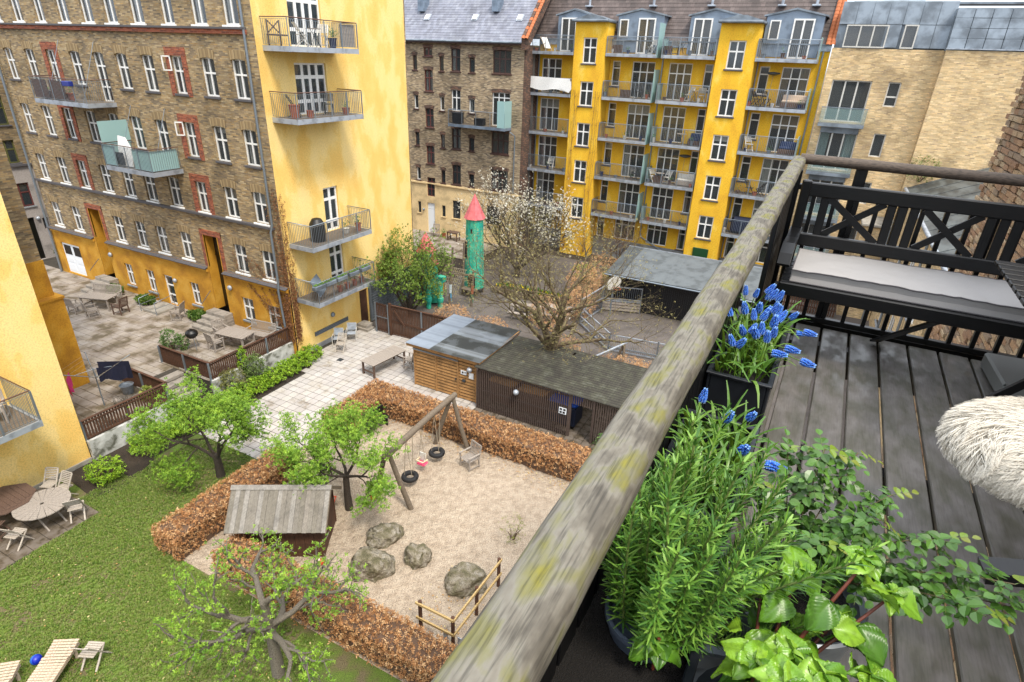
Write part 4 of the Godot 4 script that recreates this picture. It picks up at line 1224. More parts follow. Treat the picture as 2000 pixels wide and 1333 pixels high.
func ground() -> void:
	structure("ground", mb().box(Vector3(0, -0.55, -30), Vector3(400, 1.0, 400)), M.soil)
	structure("lawn", sheet([[-22.1, 6], [-3, 6], [-3, -7.6], [-15.9, -7.6], [-15.9, -12.05], [-22.1, -12.05]], -0.01), M.lawn_soil)
	structure("flower_bed", sheet([[-22.1, -7.9], [-20.0, -7.7], [-19.6, -8.6], [-20.4, -10.4], [-20.35, -12.2], [-20.45, -18.2], [-21.1, -20.1], [-21.75, -20.0], [-21.75, -19.1], [-22.1, -19.1]], 0.02), M.soil)
	# sand with footmarks
	var f := FastNoiseLite.new()
	f.seed = 9
	f.frequency = 0.35
	f.fractal_octaves = 4
	var sd := mb()
	var nx := 96
	var nz := 84
	var P := func(i: int, j: int) -> Vector3:
		var x := -15.9 + 13.0 * i / nx
		var z := -18.0 + 10.5 * j / nz
		var e := clampf(minf(minf(i, nx - i), minf(j, nz - j)) / 5.0, 0, 1)
		return Vector3(x, 0.0 + e * (0.05 + 0.05 * f.get_noise_2d(x * 1.2, z * 1.2) + 0.04 * f.get_noise_2d(x * 6 + 50, z * 6)), z)
	var N := func(i: int, j: int) -> Vector3:
		var a: Vector3 = P.call(i + 1, j) - P.call(i - 1, j)
		var b: Vector3 = P.call(i, j + 1) - P.call(i, j - 1)
		return b.cross(a).normalized()
	var pp := []
	var nn := []
	for j in nz + 1:
		for i in nx + 1:
			pp.append(P.call(i, j))
			nn.append(N.call(i, j))
	for j in nz:
		for i in nx:
			var a := j * (nx + 1) + i
			var b := a + nx + 1
			sd.tri(pp[a], pp[b], pp[b + 1], nn[a], nn[b], nn[b + 1])
			sd.tri(pp[a], pp[b + 1], pp[a + 1], nn[a], nn[b + 1], nn[a + 1])
	structure("sand", sd, M.sand)
	structure("path", sheet([[-15.3, -7.4], [-13.6, -7.4], [-13.6, -9.5], [-14.7, -9.5]], 0.012), M.sand)
	structure("playground", sheet([[-21.6, -24.0], [6, -24.0], [6, -42.6], [-21.6, -42.6]], -0.012), M.asphalt)
	structure("patio", sheet([[-34, -37.6], [-22.5, -37.6], [-22.5, -42.7], [-34, -42.7]], 0.02), M.terrace_flag_1)
	# lower pavement: flags 40 cm square
	var pv := structure("pavement", sheet([[-20.5, -12.05], [-15.85, -12.05], [-15.85, -18.05], [-3.0, -18.05], [-3.0, -24.0], [-21.8, -24.0], [-21.8, -20.0], [-20.5, -18.0]], -0.004), M.joint)
	var cells := []
	for i in range(-9, 39):
		for j in range(-23, 8):
			var x := -18.31 + 0.4 * i + 0.2
			var z := -14.84 + 0.4 * j + 0.2
			if z > -12.0 or z < -24.0 or x > -3.0: continue
			if x < -20.5 and z > -18.0 - (-20.5 - x) * 1.7: continue
			if x < -21.7: continue
			if x > -15.9 and z > -18.1: continue
			if x > -15.1 and x < -11.6 and z < -19.9: continue
			cells.append(Vector2(x, z))
	cells.sort_custom(func(a: Vector2, b: Vector2) -> bool: return a.length() < b.length())
	flags(pv, cells, 0.0, 0.374, "flag_", 300, 5, func(c: Vector2) -> bool: return c.x > -11.6)
	structure("drain_cover", mb().bev(Vector3(-19.86, 0.012, -19.95), Vector3(0.3, 0.03, 0.3), 0.004), M.steel_dark)
	# terrace on the left, 85 cm higher, with steps
	var tb := mb()
	for q in [[-47, -24.4, -7.5, -19.05], [-24.4, -22.17, -8.95, -12.42], [-24.4, -22.17, -14.28, -19.05], [-50, -42.4, -19.05, -30]]:
		tb.box(Vector3((q[0] + q[1]) / 2, TER / 2 - 0.13, (q[2] + q[3]) / 2), Vector3(q[1] - q[0], TER + 0.2, q[2] - q[3]))
	var tr := structure("terrace", tb, M.joint)
	cells = []
	for i in 60:
		for j in 28:
			var x := -22.5 - 0.4 * i
			var z := -18.85 + 0.4 * j
			if z > -8.0: continue
			if x > -24.6 and z > -14.4 and z < -12.2: continue
			if x > -26.3 and z > -11.5 and x < -22 and z > -8.6: continue
			cells.append(Vector2(x, z))
	cells.sort_custom(func(a: Vector2, b: Vector2) -> bool: return a.length() < b.length())
	flags(tr, cells, TER - 0.012, 0.385, "terrace_flag_", 300, 6, func(_c: Vector2) -> bool: return false)
	for k in 4:
		var st := part(tr, "step", mb().bev(Vector3(-24.2 + k * 0.36, TER - 0.12 - k * 0.19, -13.35), Vector3(0.42, 0.16, 1.84), 0.015), M.stone_step)
		st.set_meta("label", "pale stone step down to the lawn path")
	part(tr, "step_core", mb().box(Vector3(-23.7, 0.1, -13.35), Vector3(1.2, 0.2, 1.8)), M.stone_step)
	var rw := thing("retaining_wall", "low white stained retaining wall under the brown slat fence", "wall", at(-22.1, 0, 0))
	part(rw, "wall_face", bx(-0.1, 0.06, 0, TER + 0.03, -19.0, -14.28), M.wall_white)
	part(rw, "wall_face", bx(-0.1, 0.06, 0, TER + 0.03, -12.42, -8.95), M.wall_white)
	part(rw, "wall_face", bx(-2.3, -0.1, 0, TER + 0.04, -14.3, -14.42), M.concrete)
	part(rw, "wall_face", bx(-2.3, -0.1, 0, TER + 0.04, -12.28, -12.42), M.concrete)
	part(rw, "round_lamp", mb().ball(Vector3(-0.9, 0.45, -14.26), Vector3(0.09, 0.09, 0.05), 6, 10), M.black_plastic)
	part(rw, "round_lamp", mb().ball(Vector3(-1.7, 0.55, -14.26), Vector3(0.09, 0.09, 0.05), 6, 10), M.black_plastic)


# paving flags: the nearest ones each a part, the rest joined into one
func flags(parent: Node, cells: Array, y: float, w: float, key: String, most: int, sd: int, dark: Callable) -> void:
	var r := RandomNumberGenerator.new()
	r.seed = sd
	var box := mb().bev(Vector3(), Vector3(w, 0.04, w), 0.006).done()
	var rest := [mb(), mb(), mb(), mb(), mb()]
	var k := 0
	for c: Vector2 in cells:
		var m := r.randi() % 4
		var x := Transform3D(Basis.from_euler(Vector3(r.randf_range(-0.006, 0.006), r.randf_range(-0.01, 0.01), r.randf_range(-0.006, 0.006))), Vector3(c.x, y + r.randf_range(-0.003, 0.004), c.y))
		var wet: bool = dark.call(c)
		if k < most: part(parent, "flag", box, M.wet_flag if wet else M[key + str(m)], x)
		else: rest[4 if wet else m].box(x.origin, Vector3(w, 0.04, w), x.basis)
		k += 1
	for m in 5:
		if rest[m].v.size(): part(parent, "flags", rest[m], M.wet_flag if m == 4 else M[key + str(m)], Transform3D(), true)


# slat fence panel from a to b (top of the ground below it), with posts and rail
func slat_fence(called: String, label: String, pts: Array, y: float, h: float, face: Material, gap := 0.105, cap := true, group := "") -> Node3D:
	var o := thing(called, label, "fence", Transform3D(), group)
	var slat := shared("slat %.2f" % h, func() -> Mesh: return mb().box(Vector3(0, h / 2, 0), Vector3(0.062, h - 0.02, 0.028)).done())
	for s in pts.size() - 1:
		var a: Vector3 = pts[s]
		var b: Vector3 = pts[s + 1]
		var L := a.distance_to(b)
		var d := (b - a) / L
		var ang := atan2(-d.z, d.x)
		var k := int(L / gap)
		for i in k:
			var p := a + d * (i + 0.5) * L / k
			part(o, "slat", slat, face, Transform3D(Basis(Vector3.UP, ang), Vector3(p.x, y, p.z)))
		var m := (a + b) / 2
		var side := Basis(Vector3.UP, ang)
		for yy in [0.12, h - 0.12]: part(o, "rail", mb().box(Vector3(0, yy, -0.035), Vector3(L, 0.07, 0.035)), face, Transform3D(side, Vector3(m.x, y, m.z)))
		if cap: part(o, "cap_rail", mb().bev(Vector3(0, h + 0.015, 0), Vector3(L + 0.04, 0.04, 0.11), 0.008), M.fence_x, Transform3D(side, Vector3(m.x, y, m.z)))
		var np := maxi(2, int(round(L / 1.7)) + 1)
		for i in np:
			if s > 0 and i == 0: continue
			var p := a + d * L * i / (np - 1)
			part(o, "post", shared("fence post %.2f" % h, func() -> Mesh: return mb().bev(Vector3(0, h / 2 - 0.1, 0), Vector3(0.07, h + 0.24, 0.07), 0.006).done()), M.galvanised, at(p.x, y, p.z + 0.001) * Transform3D(side, Vector3()) * at(0, 0, 0.055))
	return o


func yard() -> void:
	slat_fence("slat_fence", "brown slat fence round the dining terrace with the kettle grill", [Vector3(-25.6, 0, -14.36), Vector3(-22.17, 0, -14.36), Vector3(-22.17, 0, -19.0)], TER, 0.86, M.fence_y)
	slat_fence("slat_fence", "brown slat fence round the laundry yard", [Vector3(-25.5, 0, -12.34), Vector3(-22.2, 0, -12.34), Vector3(-22.2, 0, -9.0)], TER, 0.86, M.fence_y)
	var gt := slat_fence("timber_gate", "narrow slat gate between the plastered gable and the tall timber fence", [Vector3(-20.5, 0, -23.72), Vector3(-19.62, 0, -23.72)], 0.06, 1.75, M.fence_y, 0.1, false)
	gt.set_meta("category", "gate")
	part(gt, "steel_rail", mb().box(Vector3(-20.06, 1.0, -23.66), Vector3(0.9, 0.04, 0.03)), M.galvanised)
	var bf := slat_fence("timber_fence", "tall brown timber fence between the gate and the metal roofed shed", [Vector3(-19.5, 0, -23.75), Vector3(-15.4, 0, -23.95)], 0.02, 1.8, M.fence_y, 0.1)
	part(bf, "brace", mb().bar(Vector3(-19.2, 1.6, -23.68), Vector3(-18.5, 0.75, -23.68), 0.05, 0.08), M.fence_x)
	part(bf, "middle_rail", mb().box(Vector3(-17.5, 0.85, -23.78), Vector3(4.0, 0.12, 0.05)), M.fence_x)
	part(bf, "gate_post", mb().bev(Vector3(-19.5, 0.98, -23.7), Vector3(0.14, 1.95, 0.14), 0.01), M.fence_y)
	# bicycle shed of larch boards under corrugated metal
	var s := thing("timber_shed", "larch board shed under a corrugated metal roof", "shed", at(-15.05, 0, -19.9))
	part(s, "core", mb().box(Vector3(1.68, 1.06, -1.9), Vector3(3.3, 2.08, 3.74)), M.shed_black)
	for j in 13:
		var yy := 0.12 + j * 0.16
		for q in [[0.02, 1.18], [1.24, 2.38], [2.46, 3.34]]:
			part(s, "board", mb().box(Vector3((q[0] + q[1]) / 2, yy, 0.0), Vector3(q[1] - q[0], 0.116, 0.024), Basis(Vector3.RIGHT, -0.2)), M.larch_x)
		part(s, "side_board", mb().box(Vector3(3.355, yy, -1.9), Vector3(0.024, 0.13, 3.75)), M.larch_z)
		part(s, "side_board", mb().box(Vector3(0.0, yy, -1.9), Vector3(0.024, 0.13, 3.75)), M.larch_z)
	for u in [-0.01, 1.21, 2.42, 3.37]: part(s, "corner_post", mb().box(Vector3(u, 1.07, 0.02), Vector3(0.06, 2.12, 0.05)), M.larch_y)
	part(s, "door_track", mb().box(Vector3(1.2, 1.98, 0.06), Vector3(2.5, 0.07, 0.05)), M.galvanised)
	part(s, "door_latch", mb().box(Vector3(2.3, 1.0, 0.04), Vector3(0.04, 0.12, 0.04)), M.steel_dark)
	part(s, "fascia", mb().box(Vector3(1.62, 2.17, 0.12), Vector3(3.95, 0.16, 0.05)), M.larch_x)
	part(s, "fascia", mb().box(Vector3(3.58, 2.14, -1.85), Vector3(0.05, 0.16, 3.9)), M.larch_z)
	part(s, "spotlight", mb().ball(Vector3(3.08, 1.72, 0.12), Vector3(0.13, 0.12, 0.12), 8, 12), M.galv_pale)
	part(s, "notice", mb().box(Vector3(3.12, 1.38, 0.03), Vector3(0.24, 0.3, 0.01)), M.tag_white)
	part(s, "notice", mb().box(Vector3(2.72, 1.45, 0.03), Vector3(0.3, 0.2, 0.01)), M.tag_white)
	part(s, "notice_mark", mb().box(Vector3(2.68, 1.45, 0.04), Vector3(0.09, 0.09, 0.006)), M.black_plastic)
	part(s, "notice_mark", mb().box(Vector3(2.8, 1.47, 0.04), Vector3(0.05, 0.07, 0.006)), M.black_plastic)
	part(s, "lock_box", mb().bev(Vector3(2.75, 1.05, 0.06), Vector3(0.16, 0.12, 0.08), 0.01), M.steel_dark)
	var k := 66
	var cr := mb()
	for i in k:
		if i == 22 or i == 36 or i == 51:
			part(s, "roof_sheet", cr, M.shed_roof_clean if i < 30 else M.shed_roof)
			cr = mb()
		var x0 := -0.35 + 4.0 * i / k
		var x1 := -0.35 + 4.0 * (i + 1) / k
		var xm := (x0 + x1) / 2
		var A := Vector3(x0, 2.27, 0.25)
		var dz := Vector3(0, -0.1, -4.2)
		var T := Vector3(xm, 2.305, 0.25)
		var B := Vector3(x1, 2.27, 0.25)
		cr.quad(A, T, T + dz, A + dz)
		cr.quad(T, B, B + dz, T + dz)
	part(s, "roof_sheet", cr, M.shed_roof)
	# bin shelter of upright dark slats with a mossy slatted roof
	var h := thing("bin_shelter", "dark slatted bin shelter with a mossy batten roof and a tree growing through", "shelter", at(-11.5, 0, -19.6))
	var sl := mb().box(Vector3(0, 1.03, 0), Vector3(0.038, 2.06, 0.045)).done()
	for i in 47: part(h, "slat", sl, M.slat_y, at(0.05 + i * 0.095, 0, 0))
	for i in 20: part(h, "slat", sl, M.slat_y, at(5.55 + i * 0.095, 0, 0))
	var sh := mb().box(Vector3(0, 1.87, 0), Vector3(0.045, 0.38, 0.05)).done()
	for i in 12: part(h, "slat", sh, M.slat_y, at(4.47 + i * 0.095, 0, 0))
	for i in 40: part(h, "slat", sl, M.slat_y, at(8.2, 0, -0.05 - i * 0.095))
	for i in 40: part(h, "slat", sl, M.slat_y, at(0.0, 0, -0.05 - i * 0.095))
	part(h, "back_wall", bx(0, 8.2, 0, 2.05, -3.76, -3.72), M.slat_y)
	for y in [0.15, 1.0, 1.95]: part(h, "rail", mb().box(Vector3(2.25, y, -0.06), Vector3(4.5, 0.06, 0.05)), M.slat_x)
	for u in [4.48, 5.52, 8.15]: part(h, "corner_post", mb().box(Vector3(u, 1.03, -0.05), Vector3(0.1, 2.06, 0.1)), M.slat_y)
	var rb := mb().box(Vector3(), Vector3(8.35, 0.03, 0.045)).done()
	var nb := 62
	for i in nb:
		var z := 0.08 - 3.95 * i / nb
		if i >= 53 and i <= 57:
			part(h, "roof_batten", mb().box(Vector3(-2.55, 0, 0), Vector3(3.25, 0.03, 0.045)), M["shelter_roof_%d" % (i * 7 % 3)], at(4.12, 2.14 - 0.0008 * i, z))
			part(h, "roof_batten", mb().box(Vector3(1.68, 0, 0), Vector3(4.98, 0.03, 0.045)), M["shelter_roof_%d" % (i * 7 % 3)], at(4.12, 2.14 - 0.0008 * i, z))
		else: part(h, "roof_batten", rb, M["shelter_roof_%d" % (i * 7 % 3)], at(4.12, 2.14 - 0.0008 * i, z))
	for u in [0.1, 4.0, 8.1]: part(h, "roof_joist", mb().box(Vector3(u, 2.06, -1.85), Vector3(0.07, 0.1, 3.9)), M.slat_z)
	part(h, "globe_lamp", mb().ball(Vector3(2.05, 1.5, 0.14), Vector3(0.13, 0.13, 0.13), 8, 12), M.galv_pale)
	part(h, "sign", mb().box(Vector3(4.2, 1.22, 0.045), Vector3(0.34, 0.3, 0.012)), M.tag_white)
	for q in [[-0.08, 0.07], [0.08, 0.07], [-0.08, -0.07], [0.06, -0.07]]: part(h, "sign_mark", mb().box(Vector3(4.2 + q[0], 1.22 + q[1], 0.054), Vector3(0.1, 0.09, 0.006)), M.black_plastic)
	# bins inside
	var bin := func() -> Node3D: return make_bin()
	place("bin", bin, at(-7.55, 0, -20.6), "dark blue wheeled container with bright blue lid just inside the shelter opening")
	for q in [[-9.1, -20.7, 4, "behind the sign on the shelter slats"], [-10.6, -20.75, -3, "at the shed end of the shelter"]]:
		var bo := place("bin", bin, at(q[0], 0, q[1], q[2]), "brown topped waste container " + q[3])
		for ch in bo.get_children(): ch.material_override = M.larch_x if str(ch.name) == "lid" else M.fence_x
	# black shed with felt roof on the far side of the playground
	var d := thing("black_shed", "black timber shed with grey felt sheet roof beside the ball cage", "shed", at(-10.6, 0, -34.7))
	for i in 70: part(d, "board", shared("shed board", func() -> Mesh: return mb().box(Vector3(0, 1.15, 0), Vector3(0.11, 2.3, 0.03)).done()), M.shed_black, at(0.1 + i * 0.125, 0, 0.012 * (i % 2)))
	part(d, "core", bx(0.05, 8.8, 0, 2.3, -3.2, -0.03), M.shed_black)
	var tilt := Basis(Vector3.RIGHT, 0.10)
	for i in 9:
		part(d, "felt_sheet", mb().box(Vector3(0.55 + i * 1.0, 2.72 + 0.012 * (i % 2), -1.55), Vector3(1.02, 0.04, 4.9), tilt), M.felt_dark if i in [0, 6] else M.felt_grey)
	part(d, "gutter", mb().tube([Vector3(0.0, 2.42, 0.95), Vector3(9.0, 2.42, 0.95)], [0.05], 6), M.galvanised)
	part(d, "ridge_trim", mb().box(Vector3(4.5, 3.0, -4.0), Vector3(9.0, 0.05, 0.08)), M.galv_pale)
	for u in [2.6, 4.6]: part(d, "strip_light", mb().bev(Vector3(u + 0.4, 2.18, 0.14), Vector3(1.35, 0.09, 0.12), 0.02), mat("lamp_cover_%d" % int(u), S(0.74, 0.70, 0.55), 0.5))
	cage()
	castle()
	play()


func make_bin() -> Node3D:
	var o := thing("waste_container", "", "bin", Transform3D(), "bins in the slatted shelter")
	var body := mb()
	body.bev(Vector3(0, 0.62, 0), Vector3(1.25, 0.95, 0.95), 0.05)
	part(o, "body", body, mat("bin_blue", S(0.09, 0.13, 0.22), 0.5))
	part(o, "lid", mb().bev(Vector3(0, 1.16, 0), Vector3(1.32, 0.12, 1.02), 0.05, Basis(Vector3.RIGHT, -0.06)), mat("bin_lid", S(0.05, 0.25, 0.60), 0.45))
	for q in [[-0.5, -0.35], [0.5, -0.35], [-0.5, 0.35], [0.5, 0.35]]: part(o, "wheel", mb().tube([Vector3(q[0] - 0.03, 0.08, q[1]), Vector3(q[0] + 0.03, 0.08, q[1])], [0.08], 12), M.black_plastic)
	return o


func bar_panel(o: Node3D, a: Vector3, b: Vector3, y0: float, y1: float, m: Material, gap := 0.12) -> void:
	var L := a.distance_to(b)
	var k := int(L / gap)
	var bars := mb()
	for i in k + 1:
		var p := a.lerp(b, i / float(k))
		bars.box(Vector3(p.x, (y0 + y1) / 2, p.z), Vector3(0.016, y1 - y0, 0.016))
	part(o, "bars", bars, m, Transform3D(), true)
	for y in [y0, y1]: part(o, "rail", mb().bar(Vector3(a.x, y, a.z), Vector3(b.x, y, b.z), 0.06, 0.06), M.galv_pale)


func cage() -> void:
	var o := thing("ball_cage", "galvanised steel ball cage with low timber bands on the playground", "cage")
	var A := Vector3(-8.25, 0, -34.45)
	var B := Vector3(-10.5, 0, -33.7)
	var C := Vector3(-10.9, 0, -30.9)
	var D := Vector3(-8.2, 0, -28.3)
	var E := Vector3(-3.0, 0, -28.9)
	for q in [A, B, C, D, E, Vector3(-5.6, 0, -28.6)]: part(o, "post", mb().box(Vector3(q.x, 0.85 if q.z < -31 else 0.55, q.z), Vector3(0.07, 1.7 if q.z < -31 else 1.1, 0.07)), M.galvanised)
	bar_panel(o, A, B, 0.85, 1.65, M.galvanised)
	bar_panel(o, A, B, 0.70, 0.74, M.galvanised, 1.0)
	for k in 3: part(o, "plank", mb().bar(Vector3(A.x, 0.15 + k * 0.2, A.z + 0.03), Vector3(B.x, 0.15 + k * 0.2, B.z + 0.03), 0.03, 0.15), M.teak_x)
	bar_panel(o, B, C, 0.85, 1.6, M.galvanised)
	bar_panel(o, B, C, 0.1, 0.7, M.galvanised)
	bar_panel(o, C, D, 0.08, 0.5, M.galvanised)
	part(o, "rail", mb().bar(C + Vector3(0, 1.05, 0), D + Vector3(0, 1.05, 0), 0.06, 0.06), M.galv_pale)
	bar_panel(o, D, E, 0.1, 1.0, M.galv_pale, 0.1)
	part(o, "rail", mb().bar(D + Vector3(0, 0.3, 0.05), E + Vector3(0, 0.3, 0.05), 0.05, 0.05), M.galvanised)
	var bb := thing("basketball_hoop", "white fan-shaped basketball board with orange hoop over the ball cage", "hoop", at(-9.55, 0, -32.6, 60))
	part(bb, "pole", mb().tube([Vector3(0, 0, -0.1), Vector3(0, 2.1, -0.1)], [0.05], 8), M.galvanised)
	var pts := PackedVector2Array()
	for i in 13: pts.append(Vector2(cos(PI * i / 12) * 0.55, 0.35 + sin(PI * i / 12) * 0.42))
	pts.append(Vector2(-0.45, 0)); pts.append(Vector2(0.45, 0))
	part(bb, "backboard", mb().prism(pts, 0.04, at(0, 2.0, -0.04)), M.white_aged)
	part(bb, "hoop", mb().tube(ring_pts(Vector3(0, 2.1, 0.28), 0.23, 16, Basis(Vector3.RIGHT, PI / 2)), [0.014], 6, false), mat("hoop_orange", S(0.72, 0.30, 0.14), 0.5))
	# seesaw-like steel beam on two timber legs near the hedge
	var s := thing("balance_beam", "steel tube resting on two timber legs by the low hedge", "play equipment", at(-7.6, 0, -26.3))
	part(s, "beam", mb().tube([Vector3(-0.7, 0.75, 0.9), Vector3(0.5, 1.0, -1.5)], [0.06], 8), M.galv_pale)
	for q in [[0.35, -0.15], [0.35, 0.75]]: part(s, "leg", mb().tube([Vector3(q[0] + (q[1] - 0.3) * 0.5, 0, -1.2 + q[1] * 0.3), Vector3(0.42, 1.0, -1.35)], [0.07], 8), M.post_y)
	part(s, "leg", mb().tube([Vector3(-0.62, 0, 0.8), Vector3(-0.62, 0.7, 0.75)], [0.06], 8), M.galv_pale)


func castle() -> void:
	var tq := mat("turquoise_paint", Color.WHITE, 0.6, {tex = noise_tex(61, 0.01, [[0.2, S(0.14, 0.66, 0.60)], [0.5, S(0.25, 0.76, 0.62)], [0.85, S(0.40, 0.82, 0.68)]], 256, 5), scale = 0.4, detail = cache.grain, dscale = Vector3(4, 0.4, 4)})
	var pk := mat("pink_paint", S(0.80, 0.40, 0.42), 0.6, {tex = cache.blot, scale = 0.8})
	var mk := func(h: float, r0: float, r1: float, roof: float, o: Node3D, ox := 0.0, oz := 0.0) -> void:
		for i in 16:   # upright boards round the tower
			var a := TAU * (i + 0.5) / 16
			var w0 := r0 * 2 * tan(PI / 16) * 0.93
			var w1 := r1 * 2 * tan(PI / 16) * 0.93
			var d := Vector3(cos(a), 0, sin(a))
			var t := Vector3(-sin(a), 0, cos(a))
			var c := Vector3(ox, 0, oz)
			var b := mb()
			c.y = 0.45 if h > 4 else 0.1
			var hh := h - c.y
			b.quad(c + d * r0 + t * w0 / 2, c + d * r0 - t * w0 / 2, c + d * r1 - t * w1 / 2 + Vector3(0, hh, 0), c + d * r1 + t * w1 / 2 + Vector3(0, hh, 0))
			b.quad(c + d * (r0 - 0.03) - t * w0 / 2, c + d * (r0 - 0.03) + t * w0 / 2, c + d * (r1 - 0.03) + t * w1 / 2 + Vector3(0, hh, 0), c + d * (r1 - 0.03) - t * w1 / 2 + Vector3(0, hh, 0))
			part(o, "tower_board", b, tq)
		var rf := mb()
		for i in 8:
			var a0 := TAU * i / 8 + 0.2
			var a1 := TAU * (i + 1) / 8 + 0.2
			var R := r1 * 1.3
			rf.flat(Vector3(ox + cos(a0) * R, h - 0.12, oz + sin(a0) * R), Vector3(ox, h - 0.12 + roof, oz), Vector3(ox + cos(a1) * R, h - 0.12, oz + sin(a1) * R))
			rf.flat(Vector3(ox + cos(a0) * R, h - 0.12, oz + sin(a0) * R), Vector3(ox + cos(a1) * R, h - 0.12, oz + sin(a1) * R), Vector3(ox, h - 0.1, oz))
		part(o, "spire", rf, pk)
	var c := thing("castle_tower", "tall turquoise play tower with pink pointed roof and arched openings", "play tower", at(-19.0, 0, -32.0))
	mk.call(5.2, 0.66, 0.54, 1.55, c)
	for q in [[-0.42, 0.42], [0.42, 0.42], [0.42, -0.42], [-0.42, -0.42]]: part(c, "leg", mb().tube([Vector3(q[0], 0, q[1]), Vector3(q[0], 0.6, q[1])], [0.08], 8), M.post_y)
	for q in [[0.6, 0.5, 0.9, 0.25], [2.5, 0.34, 1.1, -0.62]]:
		var d := PackedVector2Array([Vector2(-q[1] / 2, 0), Vector2(q[1] / 2, 0)])
		for i in 7: d.append(Vector2(cos(PI * i / 6) * q[1] / 2, q[2] - q[1] / 2 + sin(PI * i / 6) * q[1] / 2))
		var rr: float = 0.655 - 0.025 * q[0]
		part(c, "arched_opening", mb().prism(d, 0.04, Transform3D(Basis(Vector3.UP, q[3]), Vector3()) * at(0, q[0], rr)), M.black_plastic)
	part(c, "peephole", mb().box(Vector3(0.1, 4.35, 0.555), Vector3(0.12, 0.26, 0.05)), M.black_plastic)
	part(c, "knob", mb().ball(Vector3(-0.25, 3.6, 0.55), Vector3(0.08, 0.08, 0.08), 6, 8), M.post_y)
	part(c, "platform", mb().bev(Vector3(0.1, 0.52, 0.85), Vector3(1.0, 0.06, 0.5), 0.01), M.post_x)
	var c2 := thing("castle_tower", "turquoise play tower with two pink spires behind the green bush", "play tower", at(-21.0, 0, -29.4))
	mk.call(3.35, 0.62, 0.5, 1.25, c2)
	mk.call(2.75, 0.34, 0.27, 0.7, c2, 0.75, 0.35)
	part(c2, "battlement", mb().bev(Vector3(1.4, 1.75, 0.4), Vector3(0.5, 0.4, 0.4), 0.05), tq)
	for q in [[1.6, 0.9], [1.0, 1.3]]:
		part(c2, "column", mb().lathe(Vector3(q[0], 0, q[1]), [Vector2(0.16, 0), Vector2(0.16, 0.3), Vector2(0.22, 0.5), Vector2(0.22, 0.7), Vector2(0.19, 0.75), Vector2(0.19, 1.7), Vector2(0, 1.7)], 10), tq)
	# climbing frame of leaning poles with painted bands and a rope net
	var f := thing("climbing_frame", "climbing frame of grey poles with painted bands and rope net beside the tall turquoise tower", "play equipment", at(-20.0, 0, -30.4))
	var poles := [[0.2, 1.1, 2.9, "yellow"], [0.85, 1.2, 2.7, "blue"], [-0.3, 0.2, 3.0, ""], [0.0, -0.3, 3.3, ""], [0.5, -0.9, 3.5, ""], [2.1, 0.6, 2.3, "green"], [-0.8, 0.6, 2.6, ""]]
	var cols := {yellow = [S(.85, .68, .08), S(.42, .16, .46)], blue = [S(.75, .80, .82), S(.10, .56, .74)], green = [S(.60, .35, .25), S(.10, .50, .36)]}
	for q in poles:
		var p := part(f, "pole", mb().tube([Vector3(q[0], 0, q[1]), Vector3(q[0] + 0.08, q[2], q[1] - 0.1)], [0.085, 0.07], 8), M.post_y)
		if q[3]:
			for i in 2: part(p, "painted_band", mb().tube([Vector3(q[0] + 0.03 - 0.025 * i, 0.85 - 0.6 * i, q[1] - 0.03), Vector3(q[0] + 0.05 - 0.03 * i, 1.4 - 0.55 * i, q[1] - 0.045)], [0.093], 8), mat("band_%s_%d" % [q[3], i], cols[q[3]][i], 0.5))
	for q in [[0, 1.9, 1.0, 2.1, 2.1, 0.6], [-0.8, 2.3, 0.6, 0.5, 3.1, -0.9], [-0.3, 2.5, 0.2, 0.85, 2.3, 1.2]]:
		part(f, "cross_pole", mb().tube([Vector3(q[0], q[1], q[2]), Vector3(q[3], q[4], q[5])], [0.05], 8), M.post_x)
	var net := mb()
	for i in 9:
		net.tube([Vector3(-0.3 + i * 0.14, 0.3, 0.5), Vector3(-0.1 + i * 0.14, 1.9, -0.5)], [0.014], 4, false)
		net.tube([Vector3(-0.3 + i * 0.025, 0.3 + i * 0.2, 0.5 - i * 0.125), Vector3(0.85 + i * 0.025, 0.3 + i * 0.2, 0.5 - i * 0.125)], [0.014], 4, false)
	part(f, "rope_net", net, M.rope, Transform3D(), true)
	# raised bed behind
	var bd := thing("raised_bed", "long raised timber bed with yellow spring flowers on the playground", "planter", at(-14.8, 0, -33.2))
	part(bd, "plank", bx(-3.2, 2.2, 0, 0.45, 0.5, 0.56), M.post_x)
	part(bd, "plank", bx(-3.2, 2.2, 0, 0.45, -0.56, -0.5), M.post_x)
	part(bd, "soil", bx(-3.2, 2.2, 0, 0.4, -0.5, 0.5), M.soil)
	part(bd, "painted_panel", bx(1.8, 2.25, 0.3, 0.7, 0.58, 0.62), mat("panel_violet", S(0.42, 0.34, 0.60), 0.6))
	for q in [[-14.2, -30.2, 8], [-12.4, -31.0, 8]]:
		var t := thing("picnic_table", "weathered picnic table of planks on the playground, %s" % ("nearer the climbing frame" if q[0] < -13 else "nearer the ball cage"), "table", at(q[0], 0, q[1], q[2]))
		for i in 5: part(t, "top_plank", mb().bev(Vector3(0, 0.72, -0.3 + i * 0.15), Vector3(1.9, 0.04, 0.14), 0.006), M.teak_x)
		for z in [-0.75, 0.75]: part(t, "seat", mb().bev(Vector3(0, 0.44, z), Vector3(1.9, 0.04, 0.26), 0.006), M.teak_x)
		for u in [-0.7, 0.7]:
			for z in [-1, 1]: part(t, "leg", mb().bar(Vector3(u, 0, z * 0.7), Vector3(u, 0.7, z * 0.2), 0.05, 0.1), M.teak_y)
			part(t, "cross_beam", mb().box(Vector3(u, 0.4, 0), Vector3(0.05, 0.09, 1.6)), M.teak_z)


